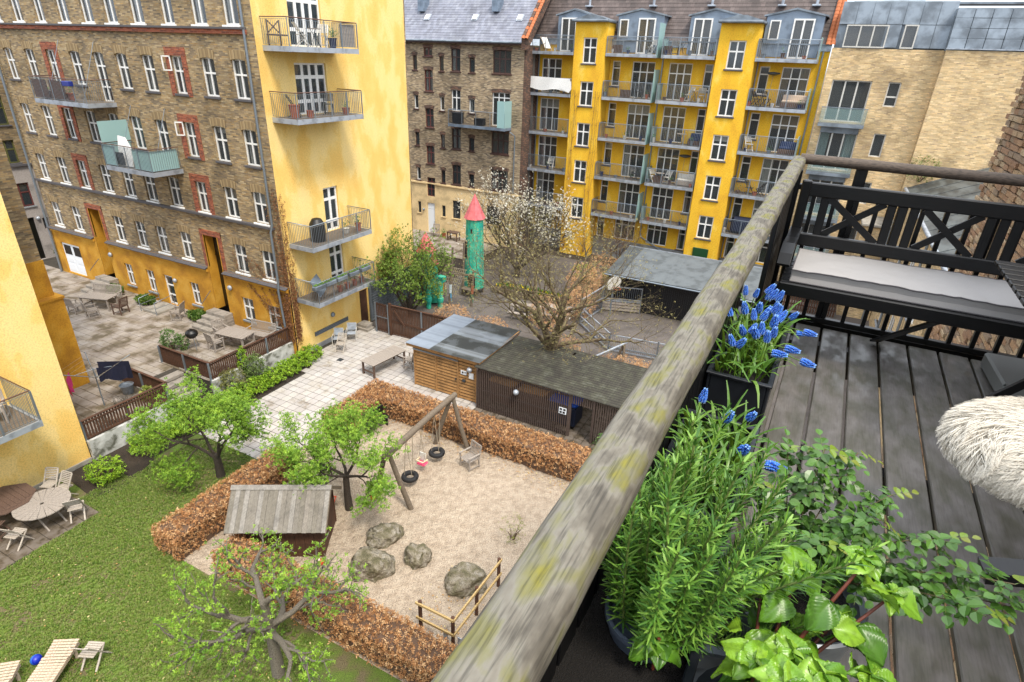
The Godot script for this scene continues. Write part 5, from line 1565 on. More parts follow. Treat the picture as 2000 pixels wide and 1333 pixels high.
func rock(sd: int, o: Vector3, r: Vector3, label: String, turn := 0.0) -> void:
	var f := FastNoiseLite.new()
	f.seed = sd
	f.frequency = 0.55
	f.fractal_octaves = 4
	var g := FastNoiseLite.new()
	g.seed = sd + 40
	g.noise_type = FastNoiseLite.TYPE_CELLULAR
	g.frequency = 0.5
	var P := func(t: float, a: float) -> Vector3:
		var d := Vector3(sin(t) * cos(a), cos(t), sin(t) * sin(a))
		var k := 1.0 + 0.32 * f.get_noise_3dv(d * 1.6) + 0.22 * g.get_noise_3dv(d * 2.2) + 0.05 * f.get_noise_3dv(d * 9)
		var q := d * k
		q.y = clampf(q.y, -0.5, 0.78 + 0.06 * f.get_noise_3dv(d * 3 + Vector3.ONE * 7))
		return q * r
	var m := mb()
	var nr := 22
	var ns := 34
	for i in nr:
		for k in ns:
			var Q := []
			var Nn := []
			for e in [[i, k], [i + 1, k], [i + 1, k + 1], [i, k + 1]]:
				var t: float = PI * e[0] / nr
				var a: float = TAU * e[1] / ns
				Q.append(P.call(t, a))
				var tt := clampf(t, 0.06, PI - 0.06)
				var du: Vector3 = P.call(tt + 0.04, a) - P.call(tt - 0.04, a)
				var dv: Vector3 = P.call(tt, a + 0.05) - P.call(tt, a - 0.05)
				Nn.append(dv.cross(du).normalized())
			m.tri(Q[0], Q[2], Q[1], Nn[0], Nn[2], Nn[1])
			m.tri(Q[0], Q[3], Q[2], Nn[0], Nn[3], Nn[2])
	var n := part(self, numbered("boulder"), m, M.rock, Transform3D(Basis(Vector3.UP, turn), o))
	tag(n, label, "boulder", "boulders in the sand")


func play() -> void:
	rock(5, Vector3(-9.5, 0.12, -9.95), Vector3(0.78, 0.72, 0.62), "largest rounded brown boulder nearest the dry hedge corner in the sand", 0.3)
	rock(12, Vector3(-9.98, 0.1, -11.2), Vector3(0.66, 0.5, 0.52), "flat-topped boulder with an overhanging lip near the swing", 1.0)
	rock(23, Vector3(-8.5, 0.1, -10.95), Vector3(0.5, 0.55, 0.46), "smallest dark mossy boulder in the sand", 2.0)
	rock(31, Vector3(-6.7, 0.1, -10.9), Vector3(0.75, 0.62, 0.6), "lichen spotted boulder beside the pale wooden rails", 0.7)
	# playhouse
	var p := thing("playhouse", "small brown plank playhouse with silver-grey board roof", "playhouse", Transform3D(Basis(Vector3.UP, deg_to_rad(30)), Vector3(-12.6, 0, -9.65)))
	part(p, "core", mb().box(Vector3(0, 0.72, 0), Vector3(2.5, 1.4, 1.5)), M.slat_y)
	for i in 18:
		part(p, "wall_board", mb().box(Vector3(-1.23 + i * 0.145, 0.7, 0.77 + 0.008 * (i % 2)), Vector3(0.138, 1.4, 0.024)), M.fence_y)
		part(p, "wall_board", mb().box(Vector3(-1.23 + i * 0.145, 0.7, -0.77), Vector3(0.138, 1.4, 0.024)), M.fence_y)
	for s in [-1, 1]:
		part(p, "gable_board", mb().prism(PackedVector2Array([Vector2(-0.78, 0), Vector2(0.78, 0), Vector2(0.78, 1.4), Vector2(0, 2.1), Vector2(-0.78, 1.4)]), 0.03, Transform3D(Basis(Vector3(0, 0, -1), Vector3.UP, Vector3(1, 0, 0)), Vector3(s * 1.26 - 0.015, 0, 0))), M.fence_y)
	var rb := []
	for i in 4:
		var t: Color = [S(.56, .53, .49), S(.52, .495, .455), S(.59, .57, .54), S(.50, .475, .43)][i]
		rb.append(mat("roof_board_%d" % i, t, 0.85, {tex = cache.grain, scale = Vector3(7, 0.7, 0.7), detail = cache.blot, dscale = 0.8}))
	var r := RandomNumberGenerator.new()
	r.seed = 4
	for i in 21:
		for s in [-1, 1]:
			part(p, "roof_board", mb().bev(Vector3(-1.42 + i * 0.142, 1.74 + 0.012 * (i % 2), s * 0.56), Vector3(0.14, 0.026, 1.34), 0.004, Basis(Vector3.RIGHT, s * 0.70)), rb[r.randi() % 4])
	part(p, "ridge_board", mb().bev(Vector3(0, 2.2, 0.05), Vector3(3.05, 0.03, 0.16), 0.005, Basis(Vector3.RIGHT, 0.6)), rb[2])
	for s in [-1, 1]:
		for e in [-1.5, 1.5]: part(p, "verge_board", mb().box(Vector3(e, 1.68, s * 0.56), Vector3(0.025, 0.1, 1.34), Basis(Vector3.RIGHT, s * 0.70)), M.post_z)
	# swing frame
	var sw := thing("swing_frame", "rough log swing frame over the sand", "swing", at(-10.8, 0, -14.5))
	part(sw, "beam", mb().tube([Vector3(0.02, 2.2, 2.25), Vector3(0.05, 2.32, 1.0), Vector3(-0.03, 2.32, -0.6), Vector3(0.02, 2.4, -2.25)], [0.12, 0.115, 0.115, 0.105], 10), M.post_z)
	for q in [[0.72, 1.75, 0.05, 1.95], [-0.75, 1.85, -0.05, 2.0], [0.68, -2.15, 0.05, -2.05], [-0.72, -1.85, -0.05, -2.0]]:
		part(sw, "leg", mb().tube([Vector3(q[0], 0, q[1]), Vector3(q[2] * 0.5 + q[0] * 0.5, 1.15, (q[1] + q[3]) / 2 + 0.03), Vector3(q[2], 2.3, q[3])], [0.1, 0.09, 0.085], 8), M.post_y)
	var tyre := func() -> Node3D:
		var o := thing("tyre_swing", "", "swing", Transform3D(), "tyre swings")
		part(o, "tyre", mb().tube(ring_pts(Vector3(), 0.23, 22, Basis(Vector3.RIGHT, PI / 2)), [0.095], 10, false), M.tyre)
		for a in [0.5, 2.6, 4.7]: part(o, "rope", mb().tube([Vector3(cos(a) * 0.2, 0.05, sin(a) * 0.2), Vector3(0, 1.82, 0.25 * sin(a))], [0.012], 5), M.rope)
		return o
	place("tyre", tyre, at(-10.85, 0.42, -13.75), "black tyre swing hanging nearest the grey playhouse")
	place("tyre", tyre, at(-10.82, 0.42, -15.45), "black tyre swing hanging nearest the slatted armchair")
	var bs := thing("baby_swing", "pink and white baby swing seat on ropes", "swing", at(-10.9, 0.45, -14.6))
	part(bs, "seat", mb().bev(Vector3(0, 0, 0), Vector3(0.36, 0.08, 0.3), 0.03), mat("swing_pink", S(0.82, 0.28, 0.42), 0.5))
	part(bs, "backrest", mb().bev(Vector3(-0.08, 0.2, -0.12), Vector3(0.3, 0.34, 0.05), 0.02, Basis(Vector3.RIGHT, -0.2)), M.white_aged)
	part(bs, "guard", mb().tube([Vector3(-0.17, 0.15, -0.1), Vector3(-0.15, 0.18, 0.17), Vector3(0.15, 0.18, 0.17), Vector3(0.17, 0.15, -0.1)], [0.025], 6), mat("swing_cream", S(0.85, 0.76, 0.62), 0.5))
	for s in [-1, 1]: part(bs, "rope", mb().tube([Vector3(s * 0.16, 0.1, 0), Vector3(s * 0.05, 1.8, s * 0.2)], [0.01], 5), M.rope)
	# balls and toys
	var ball := func(o: Vector3, r0: float, c: Color, c2: Color, label: String) -> void:
		var b := thing("ball", label, "ball", Transform3D(Basis(), o))
		part(b, "shell", mb().ball(Vector3(), Vector3.ONE * r0, 12, 18), mat("ball_%d" % used["ball"], c, 0.4))
		part(b, "stripe", mb().ball(Vector3(0.012, 0.02, 0.01), Vector3(r0 * 0.55, r0 * 0.97, r0 * 0.97), 12, 16, Basis(Vector3.BACK, 0.6)), mat("stripe_%d" % used["ball"], c2, 0.4))
	ball.call(Vector3(-11.5, 0.16, -12.45), 0.12, S(.92, .40, .06), S(.90, .36, .05), "orange ball at the foot of the swing leg")
	ball.call(Vector3(-11.0, 0.14, -9.35), 0.115, S(.78, .16, .18), S(.85, .75, .74), "red and white ball beside the playhouse corner")
	ball.call(Vector3(-14.95, 0.13, -3.42), 0.13, S(.04, .14, .62), S(.10, .35, .70), "blue ball lying beside the slatted lounger on grass")
	var cart := thing("toy_cart", "small orange toy frame lying in the sand behind the playhouse", "toy", at(-12.75, 0.05, -11.75, 30))
	for q in [[-0.12, 0, 0.12, 0], [-0.12, 0.4, 0.12, 0.4], [-0.12, 0, -0.12, 0.4], [0.12, 0, 0.12, 0.4]]: part(cart, "tube", mb().tube([Vector3(q[0], 0.12, q[1]), Vector3(q[2], 0.12, q[3])], [0.018], 6), mat("toy_red", S(.82, .25, .12), 0.4))
	var sv := thing("sand_sieve", "lilac toy sieve lying in the sand behind the playhouse", "toy", at(-13.1, 0.06, -11.35))
	part(sv, "bowl", mb().lathe(Vector3(), [Vector2(0, 0.02), Vector2(0.13, 0.03), Vector2(0.16, 0.09), Vector2(0.17, 0.09)], 16), mat("toy_lilac", S(.66, .62, .80), 0.4))
	# new pale rails in the corner of the sand
	var rf := thing("rail_fence", "two-bar fence of new pale timber on brown posts by the boulder", "fence")
	var a := Vector3(-6.95, 0, -8.95)
	var b := Vector3(-5.9, 0, -8.95)
	var c := Vector3(-5.85, 0, -10.1)
	var d := Vector3(-5.8, 0, -11.3)
	for q in [a, b, c, d]: part(rf, "post", mb().tube([q, q + Vector3(0, 1.15, 0)], [0.055], 8), M.fence_y)
	for y in [0.55, 1.1]:
		part(rf, "bar", mb().bar(a + Vector3(-0.1, y, 0.06), b + Vector3(0.06, y, 0.06), 0.045, 0.075), M.new_wood)
		part(rf, "bar", mb().bar(b + Vector3(0.06, y, 0.06), d + Vector3(0.06, y, -0.05), 0.045, 0.075), M.new_wood)
	for s in [-0.2, 0.25]: part(rf, "metal_sheet", mb().box(Vector3(-5.9 + s, 0.28, -8.9), Vector3(0.14, 0.56, 0.02)), M.galv_pale)


# slatted garden armchair, facing local +z
func make_armchair(m: String, wide := 0.56) -> Node3D:
	var o := thing("garden_armchair" if wide < 1.0 else "garden_bench", "", "chair" if wide < 1.0 else "bench", Transform3D(), "weathered garden seats")
	var w := wide / 2
	for s in [-1, 1]:
		part(o, "leg", mb().box(Vector3(s * w, 0.31, 0.24), Vector3(0.05, 0.62, 0.05)), M[m + "_y"])
		part(o, "leg", mb().bar(Vector3(s * w, 0, -0.25), Vector3(s * w, 0.42, -0.22), 0.05, 0.05, Vector3.RIGHT), M[m + "_y"])
		part(o, "armrest", mb().bev(Vector3(s * w, 0.64, 0.0), Vector3(0.07, 0.03, 0.58), 0.008), M[m + "_z"])
		part(o, "side_rail", mb().box(Vector3(s * w, 0.12, 0), Vector3(0.035, 0.04, 0.46)), M[m + "_z"])
	var st := mb()
	for i in 8: st.box(Vector3(0, 0.42, -0.21 + i * 0.063), Vector3(wide - 0.04, 0.022, 0.05))
	part(o, "seat", st, M[m + "_x"])
	var tilt := Basis(Vector3.RIGHT, -0.2)
	var bk := mb()
	var k := int(wide / 0.075)
	for i in k: bk.box(Vector3(-w + 0.05 + i * (wide - 0.1) / (k - 1), 0.7, -0.285), Vector3(0.035, 0.46, 0.016), tilt)
	part(o, "backrest", bk, M[m + "_y"])
	part(o, "back_rail", mb().bev(Vector3(0, 0.95, -0.335), Vector3(wide + 0.02, 0.07, 0.03), 0.01, tilt), M[m + "_x"])
	part(o, "back_rail", mb().box(Vector3(0, 0.48, -0.24), Vector3(wide, 0.05, 0.03), tilt), M[m + "_x"])
	for s in [-1, 1]: part(o, "back_post", mb().box(Vector3(s * w, 0.7, -0.285), Vector3(0.045, 0.52, 0.035), tilt), M[m + "_y"])
	return o


# folding chair with crossed legs
func make_folding(m: Material, called := "folding_chair") -> Node3D:
	var o := thing(called, "", "chair", Transform3D(), "folding chairs")
	for s in [-1, 1]:
		part(o, "leg", mb().bar(Vector3(s * 0.22, 0, 0.26), Vector3(s * 0.22, 0.9, -0.3), 0.025, 0.045, Vector3.RIGHT), m)
		part(o, "leg", mb().bar(Vector3(s * 0.19, 0, -0.28), Vector3(s * 0.19, 0.47, 0.2), 0.025, 0.045, Vector3.RIGHT), m)
	var st := mb()
	for i in 7: st.box(Vector3(0, 0.455, -0.2 + i * 0.065), Vector3(0.4, 0.02, 0.05))
	part(o, "seat", st, m)
	var bk := mb()
	for i in 7: bk.box(Vector3(0, 0.6 + i * 0.05, -0.13 - i * 0.031), Vector3(0.42, 0.034, 0.018), Basis(Vector3.RIGHT, -0.5))
	part(o, "backrest", bk, m)
	part(o, "stretcher", mb().box(Vector3(0, 0.1, 0.2), Vector3(0.42, 0.03, 0.03)), m)
	return o


func make_table(w: float, d: float, m: String) -> Node3D:
	var o := thing("garden_table", "", "table", Transform3D(), "slatted garden tables")
	var k := int(d / 0.11)
	for i in k: part(o, "top_slat", mb().bev(Vector3(0, 0.73, -d / 2 + (i + 0.5) * d / k), Vector3(w, 0.03, d / k - 0.012), 0.004), M[m + "_x"])
	for s in [-1, 1]:
		for e in [-1, 1]: part(o, "leg", mb().box(Vector3(s * (w / 2 - 0.1), 0.36, e * (d / 2 - 0.09)), Vector3(0.08, 0.72, 0.08)), M[m + "_y"])
		part(o, "apron", mb().box(Vector3(0, 0.68, s * (d / 2 - 0.09)), Vector3(w - 0.28, 0.07, 0.03)), M[m + "_x"])
		part(o, "foot_rail", mb().box(Vector3(s * (w / 2 - 0.1), 0.25, 0), Vector3(0.05, 0.06, d - 0.26)), M[m + "_z"])
	return o


func furniture() -> void:
	var arm := func() -> Node3D: return make_armchair("teak")
	var armb := func() -> Node3D: return make_armchair("teak_brown")
	var fold := func() -> Node3D: return make_folding(M.teak_pale)
	# terrace by the entrances
	var bench := make_armchair("teak", 1.75)
	bench.transform = at(-35.0, TER, -17.35, 20)
	bench.set_meta("label", "long slatted bench behind the terrace table near the white double door")
	var t1 := make_table(1.8, 0.85, "teak")
	t1.transform = at(-34.35, TER, -16.65, 20)
	t1.set_meta("label", "weathered dining table in front of the long slatted bench")
	place("arm", arm, at(-34.75, TER, -15.6, 185), "grey armchair with its back to the courtyard at the table by the long bench")
	place("arm", arm, at(-33.4, TER, -15.7, 165), "grey curved-back armchair at the corner of the table by the long bench")
	place("armb", armb, at(-32.7, TER, -16.8, -75), "darker brown armchair at the end of the table by the long bench")
	place("arm", arm, at(-29.4, TER, -17.9, -60), "grey low armchair standing alone between ramp and entrance steps")
	# dining terrace behind the slat fence
	var t2 := make_table(1.7, 0.95, "teak")
	t2.transform = at(-24.1, TER, -17.3, 8)
	t2.set_meta("label", "pale weathered table behind the brown slat fence by the corner downpipe")
	place("arm", arm, at(-25.4, TER, -17.5, 80), "grey armchair at the left end of the pale table behind the slat fence")
	place("arm", arm, at(-24.6, TER, -16.5, 175), "grey armchair drawn up to the pale table with its back to the slat fence")
	var b2 := make_armchair("teak", 1.5)
	b2.transform = at(-23.5, TER, -18.3, 8)
	b2.set_meta("label", "grey slatted bench against the ochre wall behind the pale table")
	# kettle grill
	var g := thing("kettle_grill", "black kettle grill on thin legs beside the slat fence", "grill", at(-25.55, TER, -16.0))
	part(g, "bowl", mb().lathe(Vector3(0, 0.6, 0), [Vector2(0, 0), Vector2(0.14, 0.02), Vector2(0.25, 0.12), Vector2(0.29, 0.22)], 18), M.black_plastic)
	part(g, "lid", mb().lathe(Vector3(0, 0.6, 0), [Vector2(0.3, 0.22), Vector2(0.28, 0.32), Vector2(0.18, 0.42), Vector2(0, 0.45)], 18), M.black_plastic)
	part(g, "handle", mb().box(Vector3(0, 1.08, 0), Vector3(0.14, 0.03, 0.03)), M.black_plastic)
	for a in [0.3, 2.4, 4.5]: part(g, "leg", mb().tube([Vector3(cos(a) * 0.3, 0, sin(a) * 0.3), Vector3(cos(a) * 0.15, 0.64, sin(a) * 0.15)], [0.012], 5), M.galvanised)
	# ramp with rails at the glazed door
	var rp := thing("door_ramp", "concrete ramp with steel handrails at the white glazed door", "ramp", at(-31.45, TER, -18.3))
	part(rp, "slab", mb().bev(Vector3(0, 0.06, 0.05), Vector3(1.3, 0.16, 1.25), 0.01), M.concrete)
	for s in [-1, 1]:
		part(rp, "handrail", mb().tube([Vector3(s * 0.68, 0, 0.75), Vector3(s * 0.68, 0.75, 0.75), Vector3(s * 0.68, 0.9, -0.4), Vector3(s * 0.68, 0, -0.4)], [0.02], 6), M.galvanised)
		part(rp, "middle_rail", mb().tube([Vector3(s * 0.68, 0.4, 0.75), Vector3(s * 0.68, 0.45, -0.4)], [0.015], 6), M.galvanised)
	# rotary clothes line
	var cl := thing("rotary_clothes_line", "steel rotary clothes line in the laundry yard", "clothes line", at(-24.1, TER, -10.75))
	part(cl, "pole", mb().tube([Vector3(), Vector3(0, 1.75, 0)], [0.025], 8), M.galvanised)
	for i in 4:
		var a := TAU * i / 4 + 0.35
		part(cl, "arm", mb().tube([Vector3(0, 1.35, 0), Vector3(cos(a) * 1.35, 1.95, sin(a) * 1.35)], [0.018], 6), M.galvanised)
		part(cl, "strut", mb().tube([Vector3(0, 1.72, 0), Vector3(cos(a) * 0.7, 1.64, sin(a) * 0.7)], [0.012], 5), M.galvanised)
	var ln := mb()
	for k in 5:
		var rr := 0.45 + k * 0.2
		for i in 4:
			var a := TAU * i / 4 + 0.35
			var a2 := a + TAU / 4
			ln.tube([Vector3(cos(a) * rr, 1.35 + rr * 0.44, sin(a) * rr), Vector3(cos(a2) * rr, 1.35 + rr * 0.44, sin(a2) * rr)], [0.004], 3, false)
	part(cl, "line", ln, M.rope)
	var navy := thing("hanging_laundry", "navy trousers hung on the rotary clothes line", "laundry", at(-23.75, TER + 1.05, -11.25))
	part(navy, "cloth", cloth(Vector3(-0.55, 0.82, 0.2), Vector3(0.5, 0.85, -0.45), 0.75, 3), mat("cloth_navy", S(0.07, 0.09, 0.19), 0.9))
	part(navy, "cloth", cloth(Vector3(-0.1, 0.8, 0.5), Vector3(0.75, 0.85, -0.15), 0.6, 5), M.cloth_navy)
	var pink := thing("hanging_laundry", "bright pink garment hung on the rotary clothes line", "laundry", at(-24.6, TER + 0.7, -10.1))
	part(pink, "cloth", cloth(Vector3(-0.35, 0.9, -0.15), Vector3(0.2, 0.85, 0.25), 0.75, 8), mat("cloth_pink", S(0.82, 0.22, 0.46), 0.9))
	var pot := thing("zinc_bucket", "grey zinc bucket in the laundry yard", "bucket", at(-24.25, TER, -11.85))
	part(pot, "bucket", mb().lathe(Vector3(), [Vector2(0.2, 0), Vector2(0.26, 0.42), Vector2(0.28, 0.42), Vector2(0.26, 0.4), Vector2(0.24, 0.36), Vector2(0, 0.36)], 18), M.zinc_tub)
	# lower pavement
	var t3 := make_table(2.25, 0.95, "teak_brown")
	t3.transform = at(-17.35, 0.02, -20.4, 82)
	t3.set_meta("label", "long plank table on brown legs on the pale paving beside the larch shed")
	for ch in t3.get_children():
		if str(ch.name).begins_with("top_slat"): ch.material_override = M.teak_x
	place("arm", arm, at(-16.3, 0.02, -21.2, -85), "grey slatted armchair squeezed between plank table and larch shed")
	place("fold", fold, at(-20.5, 0.02, -20.75, 15), "white-grey folding chair in front of another under the gable grille")
	var mesh_chair := func() -> Node3D:
		var o := thing("steel_chair", "", "chair", Transform3D(), "white metal framed chairs")
		for s in [-1, 1]:
			part(o, "leg", mb().tube([Vector3(s * 0.26, 0, 0.25), Vector3(s * 0.26, 0.62, 0.22), Vector3(s * 0.26, 0.64, -0.2)], [0.016], 6), M.white_aged)
			part(o, "leg", mb().tube([Vector3(s * 0.26, 0, -0.25), Vector3(s * 0.25, 0.45, -0.2), Vector3(s * 0.24, 0.9, -0.32)], [0.016], 6), M.white_aged)
		part(o, "seat", mb().bev(Vector3(0, 0.43, 0), Vector3(0.48, 0.02, 0.44), 0.006), M.galv_pale)
		part(o, "backrest", mb().bev(Vector3(0, 0.7, -0.27), Vector3(0.46, 0.4, 0.02), 0.006, Basis(Vector3.RIGHT, -0.22)), M.galv_pale)
		return o
	place("mesh", mesh_chair, at(-20.95, 0.02, -22.1, 35), "white metal framed chair nearest the passage gate under the gable")
	place("mesh", mesh_chair, at(-21.1, 0.02, -21.2, 30), "white metal framed chair half hidden behind the folding chair at the gable")
	var stp := thing("stone_steps", "small worn stone steps at the passage by the gable", "steps", at(-21.3, 0, -23.6))
	for k in 2: part(stp, "step", mb().bev(Vector3(-0.1 * k, 0.08 + 0.15 * k, -0.15 * k), Vector3(0.9 - 0.2 * k, 0.15, 0.6), 0.02), M.stone_step)
	# sand pit chair
	place("arm", arm, at(-9.5, 0.05, -15.75, -20), "grey slatted armchair in the sand against the dry hedge")
	var sg := thing("park_bench", "dark bench half hidden by the dry hedge behind the leafy tree", "bench", at(-14.3, 0.04, -16.0, 80))
	part(sg, "seat", mb().bev(Vector3(0, 0.42, 0.1), Vector3(1.1, 0.05, 0.4), 0.01), M.black_plastic)
	part(sg, "backrest", mb().bev(Vector3(0, 0.7, -0.12), Vector3(1.1, 0.35, 0.04), 0.01), M.black_plastic)
	for s in [-0.45, 0.45]: part(sg, "leg", mb().box(Vector3(s, 0.2, 0.05), Vector3(0.05, 0.4, 0.4)), M.black_plastic)
	# patio by the plastered wall
	var pt := structure("patio", sheet([[-22.1, -7.45], [-19.2, -7.35], [-19.05, -5.0], [-19.3, -3.2], [-22.1, -3.2]], 0.01), M.joint)
	var cells := []
	for i in 6:
		for j in 9: cells.append(Vector2(-21.85 + i * 0.5, -7.15 + j * 0.5))
	flags(pt, cells, 0.012, 0.485, "terrace_flag_", 300, 8, func(_c: Vector2) -> bool: return true)
	var rt := thing("round_table", "round slatted garden table of radial boards on the small patio", "table", at(-20.1, 0.03, -6.35))
	for i in 20:
		var a0 := TAU * i / 20
		var a1 := TAU * (i + 1) / 20 - 0.02
		var pg := PackedVector2Array([Vector2(cos(a0), sin(a0)) * 0.06, Vector2(cos(a0), sin(a0)) * 0.78, Vector2(cos((a0 + a1) / 2), sin((a0 + a1) / 2)) * 0.785, Vector2(cos(a1), sin(a1)) * 0.78, Vector2(cos(a1), sin(a1)) * 0.06])
		part(rt, "top_board", mb().prism(pg, 0.03, Transform3D(Basis(Vector3.RIGHT, -PI / 2), Vector3(0, 0.71, 0))), M.teak_x if i % 3 else M.teak_z)
	for s in [-1, 1]:
		part(rt, "leg", mb().bar(Vector3(-0.55, 0, s * 0.3), Vector3(0.45, 0.7, s * 0.3), 0.04, 0.06), M.teak_x)
		part(rt, "leg", mb().bar(Vector3(0.55, 0, s * 0.26), Vector3(-0.45, 0.7, s * 0.26), 0.04, 0.06), M.teak_x)
	var ot := thing("octagonal_table", "dark brown octagonal table against the plastered wall", "table", at(-21.3, 0.03, -5.85))
	var og := PackedVector2Array()
	for i in 8: og.append(Vector2(cos(TAU * i / 8 + 0.39), sin(TAU * i / 8 + 0.39)) * 0.85)
	part(ot, "top", mb().prism(og, 0.035, Transform3D(Basis(Vector3.RIGHT, -PI / 2), Vector3(0, 0.72, 0))), M.teak_brown_x)
	for i in 9: part(ot, "top_batten", mb().box(Vector3(0, 0.762, -0.6 + i * 0.15), Vector3(1.3 - absf(i - 4) * 0.1, 0.01, 0.13)), M.teak_brown_x)
	for s in [-1, 1]:
		for e in [-1, 1]: part(ot, "leg", mb().box(Vector3(s * 0.5, 0.36, e * 0.5), Vector3(0.06, 0.72, 0.06)), M.teak_brown_y)
	var brown := func() -> Node3D: return make_folding(M.teak_brown_x, "brown_folding_chair")
	place("fold", fold, at(-19.45, 0.04, -6.95, -125), "pale folding chair at the lawn edge of the round table")
	place("fold", fold, at(-19.75, 0.04, -5.35, 200), "pale folding chair on the camera side of the small patio")
	place("fold", fold, at(-21.35, 0.04, -7.15, 25), "pale folding chair tucked against the plastered wall")
	place("fold", fold, at(-20.75, 0.04, -7.25, 10), "pale folding chair leaning towards the wall behind the round table")
	place("brownfold", brown, at(-20.7, 0.04, -5.2, 120), "brown folding chair beside the octagonal table")
	# loungers on the grass
	var lounger := func() -> Node3D:
		var o := thing("sun_lounger", "", "lounger", Transform3D(), "loungers on the grass")
		for i in 24: part(o, "slat", shared("lounger slat", func() -> Mesh: return mb().bev(Vector3(), Vector3(0.62, 0.025, 0.062), 0.005).done()), M.lounger_wood, at(0.04 if i < 6 else 0.0, 0.38 if i > 7 else 0.38 + (8 - i) * 0.012, -0.9 + i * 0.075))
		for s in [-1, 1]:
			part(o, "side_rail", mb().box(Vector3(s * 0.29, 0.33, 0), Vector3(0.04, 0.08, 1.85)), M.lounger_wood)
			for z in [-0.75, 0.75]: part(o, "leg", mb().box(Vector3(s * 0.27, 0.16, z), Vector3(0.06, 0.32, 0.06)), M.lounger_wood)
		return o
	place("lounger", lounger, at(-14.05, 0.02, -3.2, 32), "slatted lounger with the blue ball beside it on the grass")
	place("lounger", lounger, at(-14.55, 0.02, -2.2, 40), "slatted lounger cut off at the lawn edge beyond the ball")
	place("fold", fold, at(-13.7, 0.02, -4.15, 205), "pale slatted chair standing alone on the lawn by the lounger")


# hanging cloth between two points, with folds
func cloth(a: Vector3, b: Vector3, drop: float, sd: int) -> MB:
	var m := mb()
	var k := 12
	var j := 6
	var d := (b - a).normalized()
	var s := Vector3.UP.cross(d)
	var P := func(i: int, r: int) -> Vector3:
		var t := i / float(k)
		var e := 0.0 if r < j else 0.08 * sin(t * 9 + sd)
		return a.lerp(b, t) + Vector3(0, -drop * r / j + e, 0) + s * 0.06 * sin(t * 11 + sd + r * 0.25) * (r / float(j))
	for r in j:
		for i in k: m.quad(P.call(i, r + 1), P.call(i + 1, r + 1), P.call(i + 1, r), P.call(i, r))
	return m


